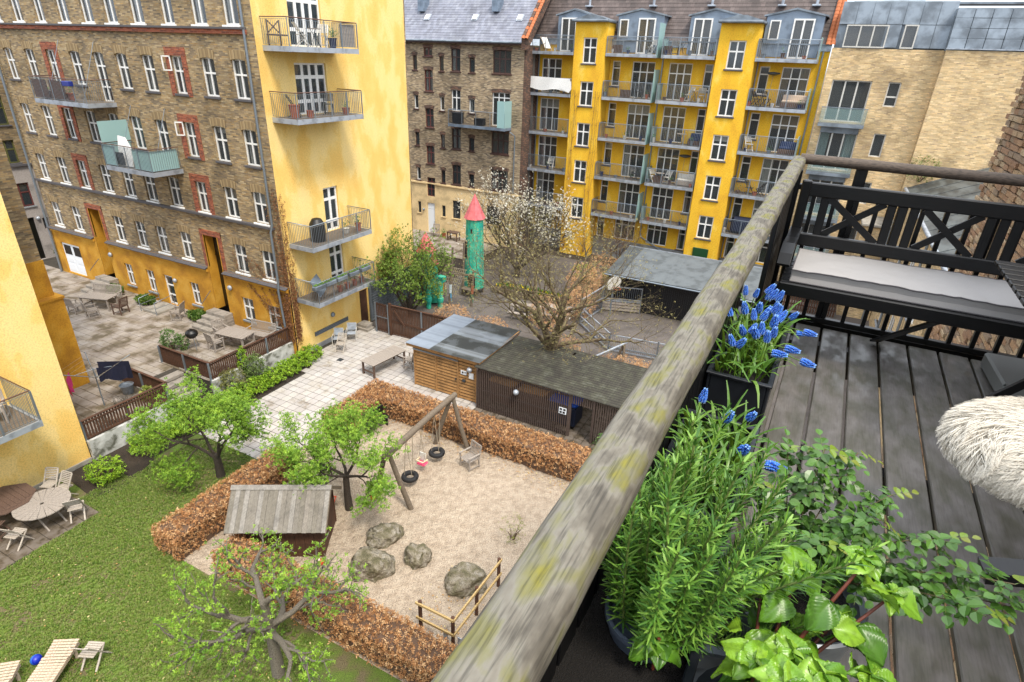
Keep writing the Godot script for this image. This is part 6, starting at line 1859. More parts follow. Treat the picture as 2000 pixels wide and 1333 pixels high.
# furniture and pots on the balconies
func balcony_things() -> void:
	var pot := func(x: Transform3D, r: float, h: float, c: Material, label: String, plant := 0) -> void:
		var o := thing("plant_pot", label, "pot", x, "pots on balconies")
		part(o, "pot", mb().lathe(Vector3(), [Vector2(r * 0.7, 0), Vector2(r, h), Vector2(r * 1.08, h), Vector2(r * 1.0, h * 0.9), Vector2(0, h * 0.88)], 12), c)
		if plant > 0:
			var xs := []
			var cs := []
			for i in plant:
				var a := G.randf() * TAU
				var e := G.randf_range(0.2, 1.3)
				var d := Vector3(cos(a) * cos(e), sin(e), sin(a) * cos(e))
				xs.append(Transform3D(Basis.looking_at(d, Vector3(0.1, 1, 0.2)).scaled(Vector3.ONE * G.randf_range(0.06, 0.11)), Vector3(0, h, 0) + d * G.randf_range(0.02, r * 2.2)))
				var k := G.randf()
				cs.append(Color(0.05 + 0.06 * k, 0.13 + 0.1 * k, 0.03))
			many(o, "foliage", leaf_mesh(), M.leaf, xs, cs)
	var terra := mat("terracotta", S(0.64, 0.36, 0.24), 0.85, {tex = cache.blot, scale = 2.0})
	var fold := func() -> Node3D: return make_folding(M.white_aged, "balcony_chair")
	var foldk := func() -> Node3D: return make_folding(M.black_plastic, "black_chair")
	var table := func() -> Node3D:
		var o := thing("bistro_table", "", "table", Transform3D(), "small tables on balconies")
		part(o, "top", mb().lathe(Vector3(0, 0.7, 0), [Vector2(0, 0), Vector2(0.32, 0), Vector2(0.32, 0.025), Vector2(0, 0.025)], 18), M.teak_x)
		for a in [0.6, 2.7, 4.8]: part(o, "leg", mb().tube([Vector3(cos(a) * 0.28, 0, sin(a) * 0.28), Vector3(-cos(a) * 0.15, 0.7, -sin(a) * 0.15)], [0.012], 5), M.steel_dark)
		return o
	var gx := at(-21.82, 0, -19.07, 90)
	# gable balconies, lowest to highest
	var gf := [3.2, 6.0, 11.68, 14.5]
	var q := thing("covered_grill", "grill under a dark rounded cover on the gable balcony with the bare deck", "grill", gx * at(1.5, 6.0, 0.75))
	part(q, "cover", mb().lathe(Vector3(), [Vector2(0.36, 0), Vector2(0.38, 0.5), Vector2(0.36, 0.85), Vector2(0.22, 1.08), Vector2(0, 1.14)], 16), M.black_plastic)
	pot.call(gx * at(3.3, 6.0, 0.9), 0.18, 0.25, M.white_aged, "white planter by the door of the bare-decked gable balcony", 60)
	pot.call(gx * at(4.0, 6.0, 1.1), 0.16, 0.4, terra, "clay pot in the corner of the bare-decked gable balcony", 60)
	for k in 5:
		var bx_ := thing("rail_planter", ["green planter box hung on the lowest gable balcony by the corner", "green planter box hung on the lowest gable balcony beside the panel", "green planter box hung on the lowest gable balcony before the door", "green planter box hung on the lowest gable balcony over the clay pots", "green planter box hung on the lowest gable balcony by the tree"][k], "planter", gx * at([0.45, 1.2, 2.0, 2.9, 3.8][k], 4.05, 1.5), "planters on the lowest gable balcony")
		part(bx_, "box", mb().bev(Vector3(0, 0, 0), Vector3(0.72, 0.2, 0.24), 0.02), M.zinc)
		var xs := []
		var cs := []
		for i in 90:
			xs.append(Transform3D(Basis.from_euler(Vector3(G.randf_range(0.6, 2.0), G.randf() * 6, 0)).scaled(Vector3.ONE * G.randf_range(0.05, 0.1)), Vector3(G.randf_range(-0.34, 0.34), 0.1 + G.randf() * 0.06, G.randf_range(-0.1, 0.1))))
			cs.append(Color(0.10, 0.24, 0.03).lerp(Color(0.2, 0.32, 0.05), G.randf()))
		many(bx_, "sprouts", leaf_mesh(), M.leaf, xs, cs)
	var pn := thing("wind_screen", "grey board leaning on the lowest gable balcony", "screen", gx * at(1.0, 3.2, 0.9, 30))
	part(pn, "board", mb().box(Vector3(0, 0.65, 0), Vector3(1.2, 0.9, 0.03), Basis(Vector3.RIGHT, -0.5)), M.zinc_blue)
	for k in 4: pot.call(gx * at(2.2 + k * 0.55, 3.2, 1.15), 0.14, 0.3, terra, ["clay pot on the lowest gable balcony before the door", "clay pot second from the door on the lowest gable balcony", "clay pot third from the door on the lowest gable balcony", "clay pot at the tree end of the lowest gable balcony"][k], 25)
	# second from top: pots, chairs
	pot.call(gx * at(0.75, 11.68, 0.95), 0.24, 0.55, terra, "big round clay jar on the second highest gable balcony", 0)
	pot.call(gx * at(1.4, 11.68, 1.2), 0.17, 0.3, terra, "clay pot beside the big jar on the second highest gable balcony", 0)
	pot.call(gx * at(3.7, 11.68, 1.15), 0.15, 0.3, terra, "clay pot with small plant on the second highest gable balcony", 30)
	pot.call(gx * at(4.05, 11.68, 0.9), 0.17, 0.28, terra, "clay pot under the little table on the second highest gable balcony", 30)
	place("foldk", foldk, gx * at(1.15, 11.68, 0.55, 40), "black folding chair beside the jar on the second highest gable balcony")
	place("foldk", foldk, gx * at(3.2, 11.68, 0.6, -50), "black folding chair right of the door on the second highest gable balcony")
	place("foldw", fold, gx * at(1.7, 14.5, 0.9, 60), "white folding chair on the highest gable balcony")
	place("foldw", fold, gx * at(2.9, 14.5, 0.9, -60), "white folding chair by the blue pot on the highest gable balcony")
	place("bistro", table, gx * at(2.3, 14.5, 1.0), "small table between the chairs of the highest gable balcony")
	pot.call(gx * at(3.3, 14.5, 1.1), 0.2, 0.4, mat("pot_glaze", S(.10, .14, .30), 0.3), "dark blue pot with a tall bush on the highest gable balcony", 140)
	var rd := thing("reed_screen", "grey reed mat tied to the rail of the highest gable balcony", "screen", gx * at(3.9, 14.5, 1.44))
	part(rd, "mat", mb().box(Vector3(0, 0.5, 0), Vector3(0.95, 0.9, 0.02)), M.teak_y)
	var ch := thing("lattice_chest", "brown lattice bench on the highest gable balcony", "bench", gx * at(0.75, 14.5, 0.5))
	part(ch, "seat", mb().bev(Vector3(0, 0.4, 0), Vector3(0.7, 0.06, 0.5), 0.01), M.teak_brown_x)
	for s in [-1, 1]:
		part(ch, "lattice", mb().bar(Vector3(-0.33, 0.45, -0.2), Vector3(0.33, 0.95, -0.2), 0.03, 0.04) if s < 0 else mb().bar(Vector3(0.33, 0.45, -0.2), Vector3(-0.33, 0.95, -0.2), 0.03, 0.04), M.teak_brown_x)
		part(ch, "leg", mb().box(Vector3(s * 0.32, 0.48, -0.2), Vector3(0.05, 0.96, 0.05)), M.teak_brown_y)
	# brick front balconies
	for k in 3: pot.call(at(-36.4 + k * 1.0, 11.66, -18.1), 0.2, 0.35, [M.brown_paint, M.zinc, terra][k], ["brown tub on the upper balcony of the brick front", "zinc tub on the upper balcony of the brick front", "clay tub on the upper balcony of the brick front"][k], 20)
	var rp := thing("rail_planter", "blue flowering planter hung by the door of the upper brick front balcony", "planter", at(-33.5, 12.5, -17.62))
	part(rp, "box", mb().bev(Vector3(), Vector3(0.6, 0.22, 0.22), 0.02), mat("planter_blue", S(.12, .18, .5), 0.5))
	for k in 2:
		var cm := thing("reed_screen", ["brown reed mat on the rail of the upper brick front balcony near its end", "brown reed mat on the rail of the upper brick front balcony beside the door"][k], "screen", at(-36.2 + k * 1.5, 11.66, -17.72))
		part(cm, "mat", mb().box(Vector3(0, 0.5, 0), Vector3(1.3, 0.85, 0.02)), M.fence_y)
	var sh := thing("folded_sail", "white folded sail and crate on the frosted glass balcony", "sail", at(-30.6, 8.85, -18.1))
	part(sh, "sail", mb().prism(PackedVector2Array([Vector2(-0.5, 0), Vector2(0.6, 0), Vector2(0.5, 0.9), Vector2(0.1, 1.35), Vector2(-0.45, 1.4)]), 0.05, Transform3D(Basis(Vector3.RIGHT, -0.15), Vector3(0, 0.05, 0.3))), M.white_paint)
	part(sh, "crate", mb().bev(Vector3(-0.2, 0.4, 0.42), Vector3(0.6, 0.6, 0.06), 0.01), M.black_plastic)
	pot.call(at(-29.2, 8.85, -17.95), 0.2, 0.4, M.black_plastic, "dark pot with leafy plant on the frosted glass balcony", 120)
	# neighbour balcony by the lawn
	place("arm", func() -> Node3D: return make_armchair("teak"), at(-21.4, 3.42, -6.5, 60), "slatted armchair on the steel balcony over the lawn patio")
	# tenement balcony
	for k in 2:
		var bn := thing("cargo_box", ["dark storage box on the tenement balcony by the white window", "low dark box on the tenement balcony beside its door"][k], "box", at(-26.6 + k * 2.0, 9.5, -42.1))
		part(bn, "body", mb().bev(Vector3(0, 0.4 - k * 0.15, 0), Vector3(0.8, 0.75 - k * 0.3, 0.5), 0.03), M.anthracite)
		part(bn, "lid", mb().bev(Vector3(0, 0.8 - k * 0.3, 0), Vector3(0.84, 0.06, 0.54), 0.02), M.anthracite)
	# yellow house balconies: column k, storey r
	var yx: Transform3D = cache["yx"]
	var rec := -1.25
	var fl := [14.9, 12.07, 9.27, 6.47, 3.66]
	var cu := [-12.9, -6.9, -3.0, 3.05]
	var coln := ["by the slate tenement", "by the creeper tower", "by the bare tower", "by the tan house"]
	var rown := ["top", "second highest", "middle", "second lowest", "lowest"]
	var Y := func(k: int, r: int, du: float, dz: float, turn := 0.0) -> Transform3D: return yx * at(cu[k] + du, fl[r], rec + dz, turn)
	var where := func(k: int, r: int) -> String: return "on %s yellow balcony %s" % [rown[r], coln[k]]
	var tarp := thing("white_tarpaulin", "white tarpaulin tied over the rail of the yellow balcony next to the tenement", "tarpaulin", yx * at(-14.6, 12.07, rec + 1.36))
	part(tarp, "sheet", cloth(Vector3(0.0, 1.12, 0), Vector3(3.35, 1.05, 0.04), 0.85, 2), M.white_paint)
	part(tarp, "loose_end", mb().prism(PackedVector2Array([Vector2(2.5, 0.4), Vector2(3.45, 0.9), Vector2(3.5, 0.35), Vector2(3.3, 0.1)]), 0.02, at(0, 0, 0.05)), M.white_paint)
	var dc := thing("deck_chair", "white canvas deck chair on the top yellow balcony next to the tenement", "chair", Y.call(0, 0, -0.8, 0.6, 60))
	part(dc, "canvas", mb().box(Vector3(0, 0.55, -0.1), Vector3(0.5, 0.95, 0.02), Basis(Vector3.RIGHT, -0.7)), M.white_paint)
	for s in [-1, 1]:
		part(dc, "frame_bar", mb().bar(Vector3(s * 0.26, 0, 0.35), Vector3(s * 0.26, 0.95, -0.5), 0.03, 0.04, Vector3.RIGHT), M.lounger_wood)
		part(dc, "frame_bar", mb().bar(Vector3(s * 0.28, 0, -0.45), Vector3(s * 0.28, 0.55, 0.2), 0.03, 0.04, Vector3.RIGHT), M.lounger_wood)
	var chairs := [[1, 0, 1.3, 0.7, -30], [2, 0, -1.0, 0.8, 20], [1, 1, 0.8, 0.8, 10], [2, 1, 0.4, 0.8, -40], [2, 1, 1.2, 0.7, 200], [3, 1, -0.7, 0.8, 50], [3, 1, -1.3, 0.9, 130], [2, 3, -1.3, 0.8, 60], [2, 3, -0.3, 0.7, -20], [3, 2, -1.2, 0.8, 40], [3, 3, -0.6, 0.8, 70], [3, 3, 0.1, 0.9, 250], [0, 3, 0.2, 0.8, 10], [1, 3, 1.1, 0.8, 30]]
	var side := {}
	for c in chairs:
		var key := "%d %d" % [c[0], c[1]]
		side[key] = side.get(key, 0) + 1
		var nth := "chair" if side[key] == 1 else "second chair"
		var dk: bool = (c[0] + c[1]) % 2 == 0
		place("foldk" if dk else "foldw", foldk if dk else fold, Y.call(c[0], c[1], c[2], c[3], c[4]), ("black folding %s " if dk else "white folding %s ") % nth + where.call(c[0], c[1]))
	for c in [[3, 1, -1.0, 0.85], [2, 0, -0.5, 0.9], [2, 1, 0.8, 0.9], [2, 3, -0.8, 0.9], [2, 2, 0.3, 0.85]]:
		place("bistro", table, Y.call(c[0], c[1], c[2], c[3]), "small round table " + where.call(c[0], c[1]))
	var sofa := func(x: Transform3D, w: float, c: Material, base_: Material, label: String) -> void:
		var o := thing("balcony_sofa", label, "sofa", x, "sofas on the yellow balconies")
		part(o, "base", mb().bev(Vector3(0, 0.18, 0), Vector3(w, 0.3, 0.6), 0.02), base_)
		part(o, "seat_cushion", mb().bev(Vector3(0, 0.4, 0.02), Vector3(w - 0.06, 0.14, 0.56), 0.04), c)
		part(o, "back_cushion", mb().bev(Vector3(0, 0.6, -0.24), Vector3(w - 0.06, 0.36, 0.14), 0.05, Basis(Vector3.RIGHT, -0.15)), c)
	sofa.call(Y.call(3, 1, 0.95, 0.6), 1.5, mat("linen", S(0.74, 0.66, 0.58), 0.9), M.teak_brown_x, "beige cushioned sofa " + where.call(3, 1))
	sofa.call(Y.call(2, 3, 1.0, 0.55), 1.3, M.white_aged, M.teak_x, "white cushioned sofa " + where.call(2, 3))
	sofa.call(Y.call(3, 2, 1.2, 0.6), 1.1, mat("blue_cloth", S(0.13, 0.19, 0.33), 0.9), M.teak_brown_x, "dark blue sofa " + where.call(3, 2))
	sofa.call(Y.call(2, 2, 1.2, 0.6), 0.8, M.blue_cloth, M.teak_brown_x, "dark blue armchair sofa " + where.call(2, 2))
	var cover := thing("covered_furniture", "navy blue padded furniture cover on the lowest yellow balcony next to the tan brick house", "cover", Y.call(3, 4, -0.6, 0.6))
	part(cover, "cover", mb().bev(Vector3(0, 0.6, 0), Vector3(1.5, 1.15, 0.6), 0.16), mat("cover_navy", S(0.07, 0.11, 0.22), 0.6))
	for c in [[1, 0, -1.1], [1, 1, -0.2], [2, 3, -0.9], [2, 0, -1.5]]:
		var o := thing("slat_planter", "brown slatted box " + where.call(c[0], c[1]), "planter", Y.call(c[0], c[1], c[2], 0.9))
		for i in 5: part(o, "slat", mb().box(Vector3(-0.28 + i * 0.14, 0.28, 0.16), Vector3(0.12, 0.52, 0.02)), M.teak_brown_y)
		part(o, "core", mb().box(Vector3(0, 0.27, 0), Vector3(0.66, 0.5, 0.28)), M.teak_brown_y)
	var tones := [terra, M.white_aged, M.pot_glaze, M.zinc, M.teak_brown_y]
	var names := ["clay", "white", "dark blue", "zinc", "brown"]
	for k in 4:
		for r in 5:
			for i in 3:
				var m := (k + r * 2 + i) % 5
				var du: float = -1.45 + i * 1.35 + 0.25 * sin(k * 3.0 + r * 2 + i)
				pot.call(Y.call(k, r, du, 1.02), G.randf_range(0.1, 0.16), G.randf_range(0.18, 0.34), tones[m], "%s plant pot %s" % [names[m], where.call(k, r)], 24 if (k + r + i) % 2 == 0 else 0)
	var hd := func(x: Transform3D, label: String) -> void:
		var o := thing("patio_heater", label, "heater", x)
		part(o, "hood", mb().lathe(Vector3(), [Vector2(0, -0.06), Vector2(0.1, -0.08), Vector2(0.42, 0.02), Vector2(0.36, 0.1), Vector2(0, 0.14)], 16), M.steel_dark)
		part(o, "stem", mb().tube([Vector3(0, -0.05, 0), Vector3(-0.05, -1.9, 0.05)], [0.012], 5), M.teak_x)
	hd.call(yx * at(2.45, 14.0, rec + 0.55), "dark round heater lamp under the top yellow balcony next to the tan brick house")
	hd.call(yx * at(-2.3, 8.45, rec + 0.5), "dark flat heater lamp on the second lowest yellow balcony by the bare tower")
	# two small chairs and tables on the tenement patio
	place("arm", func() -> Node3D: return make_armchair("teak"), at(-28.9, 0.03, -41.9, 10), "grey armchair against the cream tenement wall")
	var dt := make_table(1.1, 0.7, "teak_brown")
	dt.transform = at(-26.8, 0.03, -41.6, 2)
	dt.set_meta("label", "dark table against the cream tenement wall")
	pot.call(at(-28.0, 0.03, -41.9), 0.2, 0.35, terra, "clay pot with green plant at the cream tenement wall", 120)


# ---------- plants ----------
# one leaf, 1 long and 0.55 wide, folded along its middle
func leaf_mesh() -> Mesh:
	return shared("leaf", func() -> Mesh:
		var m := mb()
		var a := Vector3(0, 0, 0)
		var b := Vector3(0.27, 0.06, -0.45)
		var c := Vector3(0, 0.0, -0.5)
		var d := Vector3(-0.27, 0.06, -0.45)
		var e := Vector3(0, -0.08, -1)
		m.flat(a, b, c); m.flat(a, c, d); m.flat(b, e, c); m.flat(d, c, e)
		return m.done())


# a tuft of leaves spreading from one point
func tuft_mesh(key: String, count: int, size: float, sd: int, up := 0.3) -> Mesh:
	return shared(key, func() -> Mesh:
		var r := RandomNumberGenerator.new()
		r.seed = sd
		var m := mb()
		for i in count:
			var a := TAU * i / count + r.randf_range(-0.4, 0.4)
			var e := r.randf_range(-0.4, 0.9) + up
			var d := Vector3(cos(a) * cos(e), sin(e), sin(a) * cos(e))
			var s := Vector3.UP.cross(d).normalized() * 0.26 * size
			var n := d.cross(s).normalized()
			var l := size * r.randf_range(0.7, 1.25)
			var o := Vector3(r.randf_range(-0.4, 0.4), r.randf_range(-0.4, 0.4), r.randf_range(-0.4, 0.4)) * size
			var k := r.randf_range(0.8, 1.15)
			m.col = Color(k, k, k)
			m.flat(o, o + d * l * 0.45 + s, o + d * l - n * size * 0.12)
			m.flat(o, o + d * l - n * size * 0.12, o + d * l * 0.45 - s)
		return m.done())


func grow(m: MB, p: Vector3, d: Vector3, L: float, r: float, depth: int, tips: Array, g: RandomNumberGenerator, o: Dictionary) -> void:
	var k := 4
	var pts := [p]
	var rad := [r]
	var q := p
	var e := d
	var thin: float = o.get("thin", 0.68)
	for i in k:
		e = (e + Vector3(g.randf_range(-1, 1), g.randf_range(-1, 1), g.randf_range(-1, 1)) * o.get("wig", 0.22) + Vector3.UP * o.get("lift", 0.05)).normalized()
		q += e * L / k
		pts.append(q)
		rad.append(lerpf(r, r * thin, (i + 1.0) / k))
		if depth <= o.get("leafdepth", 1): tips.append([q, e, depth])
	m.tube(pts, rad, 7 if r > 0.05 else (5 if r > 0.015 else 3), r > 0.03)
	if depth == 0: return
	var n: int = o.get("split", 3)
	for i in n:
		var a := TAU * i / n + g.randf_range(-0.6, 0.6)
		var side := e.cross(Vector3.UP if absf(e.y) < 0.95 else Vector3.RIGHT).normalized()
		var oth := side.cross(e)
		var sp: float = o.get("spread", 0.75) * g.randf_range(0.6, 1.25)
		var dd := (e * cos(sp) + (side * cos(a) + oth * sin(a)) * sin(sp)).normalized()
		var from: Vector3 = pts[k - (i % 3)] if i > 0 else q
		grow(m, from, dd, L * g.randf_range(0.6, 0.88) * o.get("short", 1.0), r * thin * g.randf_range(0.65, 0.9), depth - 1, tips, g, o)


func tree(called: String, label: String, x: Transform3D, sd: int, stems: Array, bark: Material, o: Dictionary, group := "") -> Node3D:
	var t := thing(called, label, o.get("cat", "tree"), x, group)
	var g := RandomNumberGenerator.new()
	g.seed = sd
	var m := mb()
	var tips := []
	for s in stems:   # [from, dir, length, radius, depth]
		grow(m, s[0], s[1].normalized(), s[2], s[3], s[4], tips, g, o)
	if o.has("trunk"): m.tube(o.trunk[0], o.trunk[1], 9)
	part(t, "trunk", m, bark)
	if o.has("tuft"):
		var xs := []
		var cs := []
		for tp in tips:
			for i in o.get("per", 3):
				if g.randf() > o.get("keep", 1.0): continue
				var w: float = o.get("scatter", 0.18)
				var pos: Vector3 = tp[0] + Vector3(g.randf_range(-w, w), g.randf_range(-w, w) * 0.7, g.randf_range(-w, w))
				var s := g.randf_range(0.7, 1.25)
				xs.append(Transform3D(Basis.from_euler(Vector3(g.randf_range(-0.7, 0.7), g.randf() * TAU, g.randf_range(-0.7, 0.7))).scaled(Vector3.ONE * s), pos))
				var c: Color = o.ca
				cs.append(c.lerp(o.cb, g.randf()))
		many(t, o.get("crown", "crown"), o.tuft, o.get("lm", M.leaf), xs, cs)
	return t


func hedge(label: String, x0: float, x1: float, z0: float, z1: float, h: float, sd: int, dens := 230.0) -> void:
	var t := thing("beech_hedge", label, "hedge", at((x0 + x1) / 2, 0, (z0 + z1) / 2), "dry beech hedges round the sand")
	var w := absf(x1 - x0)
	var d := absf(z1 - z0)
	part(t, "branches", mb().box(Vector3(0, h / 2 - 0.05, 0), Vector3(w - 0.22, h - 0.2, d - 0.22)), M.twig)
	var g := RandomNumberGenerator.new()
	g.seed = sd
	var f := FastNoiseLite.new()
	f.seed = sd
	f.frequency = 0.7
	var xs := []
	var cs := []
	var areas := [w * d, w * h, w * h, d * h, d * h]
	for s in 5:
		for i in int(areas[s] * dens):
			var u := g.randf_range(-0.5, 0.5)
			var v := g.randf_range(-0.5, 0.5)
			var p: Vector3
			var n: Vector3
			match s:
				0: p = Vector3(u * w, h, v * d); n = Vector3.UP
				1: p = Vector3(u * w, (v + 0.5) * h, d / 2); n = Vector3.BACK
				2: p = Vector3(u * w, (v + 0.5) * h, -d / 2); n = Vector3.FORWARD
				3: p = Vector3(w / 2, (v + 0.5) * h, u * d); n = Vector3.RIGHT
				4: p = Vector3(-w / 2, (v + 0.5) * h, u * d); n = Vector3.LEFT
			var e := Vector2(absf(p.x) / w, absf(p.z) / d)
			var rnd := 0.0
			if p.y > h - 0.2: rnd = maxf(0, maxf(e.x * w - w / 2 + 0.16, e.y * d - d / 2 + 0.16))
			p.y -= rnd * rnd * 3.0
			p += n * (0.09 * f.get_noise_3dv(p * 2.0 + Vector3(x0, 0, z0)) - g.randf_range(0.0, 0.13))
			if s > 0 and p.y < 0.25 and g.randf() < 0.6: continue
			xs.append(Transform3D(Basis.from_euler(Vector3(g.randf() * TAU, g.randf() * TAU, g.randf() * TAU)).scaled(Vector3.ONE * g.randf_range(0.75, 1.25)), p))
			cs.append([Color(0.38, 0.19, 0.075), Color(0.50, 0.28, 0.12), Color(0.60, 0.38, 0.19), Color(0.44, 0.21, 0.075), Color(0.30, 0.14, 0.055)][g.randi() % 5])
	many(t, "dry_leaves", tuft_mesh("hedge tuft", 5, 0.062, 3), M.dry_leaf, xs, cs)


func shrub(called: String, label: String, o: Vector3, r: Vector3, n: int, ca: Color, cb: Color, tuft: Mesh, lm: Material, sd: int, group := "", cat := "shrub") -> Node3D:
	var t := thing(called, label, cat, Transform3D(Basis(), o), group)
	var g := RandomNumberGenerator.new()
	g.seed = sd
	var st := mb()
	for i in 14:
		var a := g.randf() * TAU
		var top := Vector3(cos(a) * r.x * 0.75, r.y * g.randf_range(1.0, 1.7), sin(a) * r.z * 0.75) * g.randf_range(0.5, 1.0)
		st.tube([Vector3(cos(a) * 0.05, 0, sin(a) * 0.05), top * 0.5 + Vector3(0, 0.06, 0), top], [0.014, 0.009, 0.004], 4, false)
	part(t, "stems", st, M.twig)
	var f := FastNoiseLite.new()
	f.seed = sd
	f.frequency = 1.4
	var xs := []
	var cs := []
	var guard := 0
	while xs.size() < n and guard < n * 6:
		guard += 1
		var d := Vector3(g.randf_range(-1, 1), g.randf_range(-0.9, 1), g.randf_range(-1, 1))
		if d.length() > 1.0: continue
		d = d.normalized() * pow(d.length(), 0.5)
		var p := d * r * (1.0 + 0.35 * f.get_noise_3dv(d * 1.3 + o)) + Vector3(0, r.y, 0)
		if f.get_noise_3dv(p * 1.6 + o * 3) < -0.18: continue
		xs.append(Transform3D(Basis.from_euler(Vector3(g.randf_range(-0.8, 0.8), g.randf() * TAU, g.randf_range(-0.8, 0.8))).scaled(Vector3.ONE * g.randf_range(0.7, 1.3)), p))
		cs.append(ca.lerp(cb, g.randf()))
	many(t, "foliage", tuft, lm, xs, cs)
	return t


func plants() -> void:
	var green_a := Color(0.10, 0.22, 0.018)
	var green_b := Color(0.30, 0.46, 0.05)
	var tl := tuft_mesh("apple tuft", 9, 0.06, 5)
	var V := func(a: float, e: float) -> Vector3: return Vector3(cos(a) * cos(e), sin(e), sin(a) * cos(e))
	# three young leafing trees
	var st := []
	for i in 4: st.append([Vector3(0.08 * cos(i * 1.6), 0.9, 0.08 * sin(i * 1.6)), V.call(i * 1.57 + 0.4, 0.95), 1.4, 0.062, 4])
	var base := {wig = 0.25, lift = 0.02, split = 3, spread = 0.7, leafdepth = 2, tuft = tl, per = 4, keep = 0.58, scatter = 0.2, thin = 0.58, ca = green_a, cb = green_b, short = 0.92}
	var o1 := base.duplicate()
	o1.trunk = [[Vector3(0.0, -0.05, 0), Vector3(0.02, 0.5, 0), Vector3(0, 1.0, 0)], [0.17, 0.14, 0.12]]
	tree("young_tree", "leafing tree with forked trunk on the lawn beside the paving", at(-17.25, 0, -10.7), 3, st, M.bark, o1, "young leafing trees")
	st = []
	for i in 5: st.append([Vector3(0, 1.45, 0), V.call(i * 1.26 + 0.2, 0.6 if i < 4 else 1.2), 1.15, 0.055, 4])
	var o2 := base.duplicate()
	o2.trunk = [[Vector3(0.0, -0.05, 0), Vector3(-0.01, 0.7, 0.02), Vector3(0, 1.5, 0)], [0.15, 0.12, 0.1]]
	tree("young_tree", "leafing tree with single trunk standing in the sand by the playhouse", at(-11.9, 0, -11.65), 11, st, M.bark, o2, "young leafing trees")
	st = []
	for i in 6: st.append([Vector3(0, 1.4 + 0.22 * (i % 4), 0), V.call(i * 1.05 + 0.3, 0.35 + 0.25 * (i % 2)), 1.25, 0.085, 3])
	st.append([Vector3(0, 2.3, 0), V.call(0.4, 1.2), 0.9, 0.075, 3])
	var o3 := base.duplicate()
	o3.trunk = [[Vector3(0.12, -0.05, 0.1), Vector3(0.04, 0.9, 0.03), Vector3(0, 1.7, 0), Vector3(0, 2.4, 0)], [0.17, 0.14, 0.12, 0.08]]
	o3.split = 3
	o3.keep = 0.3
	o3.thin = 0.7
	o3.wig = 0.34
	tree("young_tree", "gnarled pruned tree with sparse new leaves in front of the long dry hedge", at(-9.5, 0, -6.25), 21, st, M.bark_grey, o3, "young leafing trees")
	# large bare tree through the shelter roof
	st = []
	for i in 7: st.append([Vector3(0.1 * cos(i), 2.2, 0.1 * sin(i)), V.call(i * 0.9 + 0.2, 1.25 if i < 3 else (0.75 if i < 5 else 0.3)), 2.6 if i < 3 else 2.3, 0.19 if i < 3 else 0.12, 6 if i < 4 else 5])
	tree("bare_tree", "large bare many-stemmed tree with mossy bark growing through the shelter roof", at(-9.45, 0, -22.95), 8, st, M.bark_moss, {wig = 0.2, lift = 0.03, split = 3, spread = 0.62, thin = 0.6, leafdepth = 0, tuft = tuft_mesh("bud", 4, 0.05, 9), per = 1, keep = 0.22, scatter = 0.06, ca = Color(0.24, 0.20, 0.07), cb = Color(0.34, 0.30, 0.12), crown = "buds", trunk = [[Vector3(0, 0, 0), Vector3(0, 1.6, 0), Vector3(0.02, 2.4, 0)], [0.36, 0.3, 0.26]]})
	# blossom tree
	st = []
	for i in 6: st.append([Vector3(0.1 * cos(i), 0.6, 0.1 * sin(i)), V.call(i * 1.05, 0.85 if i < 4 else 0.45), 2.45, 0.12, 5])
	tree("blossom_tree", "spreading tree full of white blossom beyond the tall turquoise tower", at(-18.0, 0, -36.4), 14, st, M.bark, {wig = 0.2, lift = 0.05, split = 3, spread = 0.6, leafdepth = 1, tuft = tuft_mesh("blossom", 7, 0.075, 4), per = 1, keep = 0.34, scatter = 0.16, ca = Color(0.48, 0.45, 0.33), cb = Color(0.72, 0.70, 0.62), crown = "blossom", lm = M.petal, trunk = [[Vector3(), Vector3(0, 0.7, 0)], [0.24, 0.2]]})
	st = []
	for i in 4: st.append([Vector3(0.1 * cos(i), 0.5, 0.1 * sin(i)), V.call(i * 1.6, 0.95), 1.6, 0.07, 4])
	tree("blossom_tree", "smaller yellowish budding tree in front of the cream tenement wall", at(-19.6, 0, -39.6), 24, st, M.bark, {wig = 0.2, lift = 0.06, split = 3, spread = 0.55, leafdepth = 1, tuft = tuft_mesh("bud2", 5, 0.06, 6), per = 1, keep = 0.5, scatter = 0.14, ca = Color(0.26, 0.24, 0.06), cb = Color(0.42, 0.38, 0.14), lm = M.leaf, trunk = [[Vector3(), Vector3(0, 0.6, 0)], [0.14, 0.12]]})
	# green hawthorn behind the timber fence
	st = []
	for i in 6: st.append([Vector3(0.1 * cos(i), 0.4, 0.1 * sin(i)), V.call(i * 1.1, 0.7 + 0.1 * i), 1.75, 0.08, 4])
	tree("hawthorn_tree", "dense green leafing tree behind the tall timber fence", at(-20.2, 0, -26.4), 33, st, M.bark, {wig = 0.22, lift = 0.06, split = 3, spread = 0.62, leafdepth = 2, tuft = tuft_mesh("haw", 8, 0.085, 12), per = 3, keep = 0.45, scatter = 0.2, ca = Color(0.10, 0.18, 0.02), cb = Color(0.24, 0.34, 0.06), trunk = [[Vector3(), Vector3(0, 0.5, 0)], [0.16, 0.14]]})
	# bare climber and small trees before the yellow house
	st = []
	for i in 5: st.append([Vector3(0.1 * cos(i), 0.3, 0.1 * sin(i)), V.call(i * 1.3, 1.1), 1.5, 0.06, 4])
	tree("bare_tree", "brown bare shrub-like tree against the yellow balconies", at(-12.3, 0, -41.2), 44, st, M.twig, {wig = 0.3, lift = 0.08, split = 3, spread = 0.6, leafdepth = 0, tuft = tuft_mesh("bud", 4, 0.05, 9), per = 1, keep = 0.3, scatter = 0.08, ca = Color(0.20, 0.12, 0.05), cb = Color(0.35, 0.28, 0.1), crown = "buds", trunk = [[Vector3(), Vector3(0, 0.5, 0)], [0.1, 0.08]]})
	var yx: Transform3D = cache["yx"]
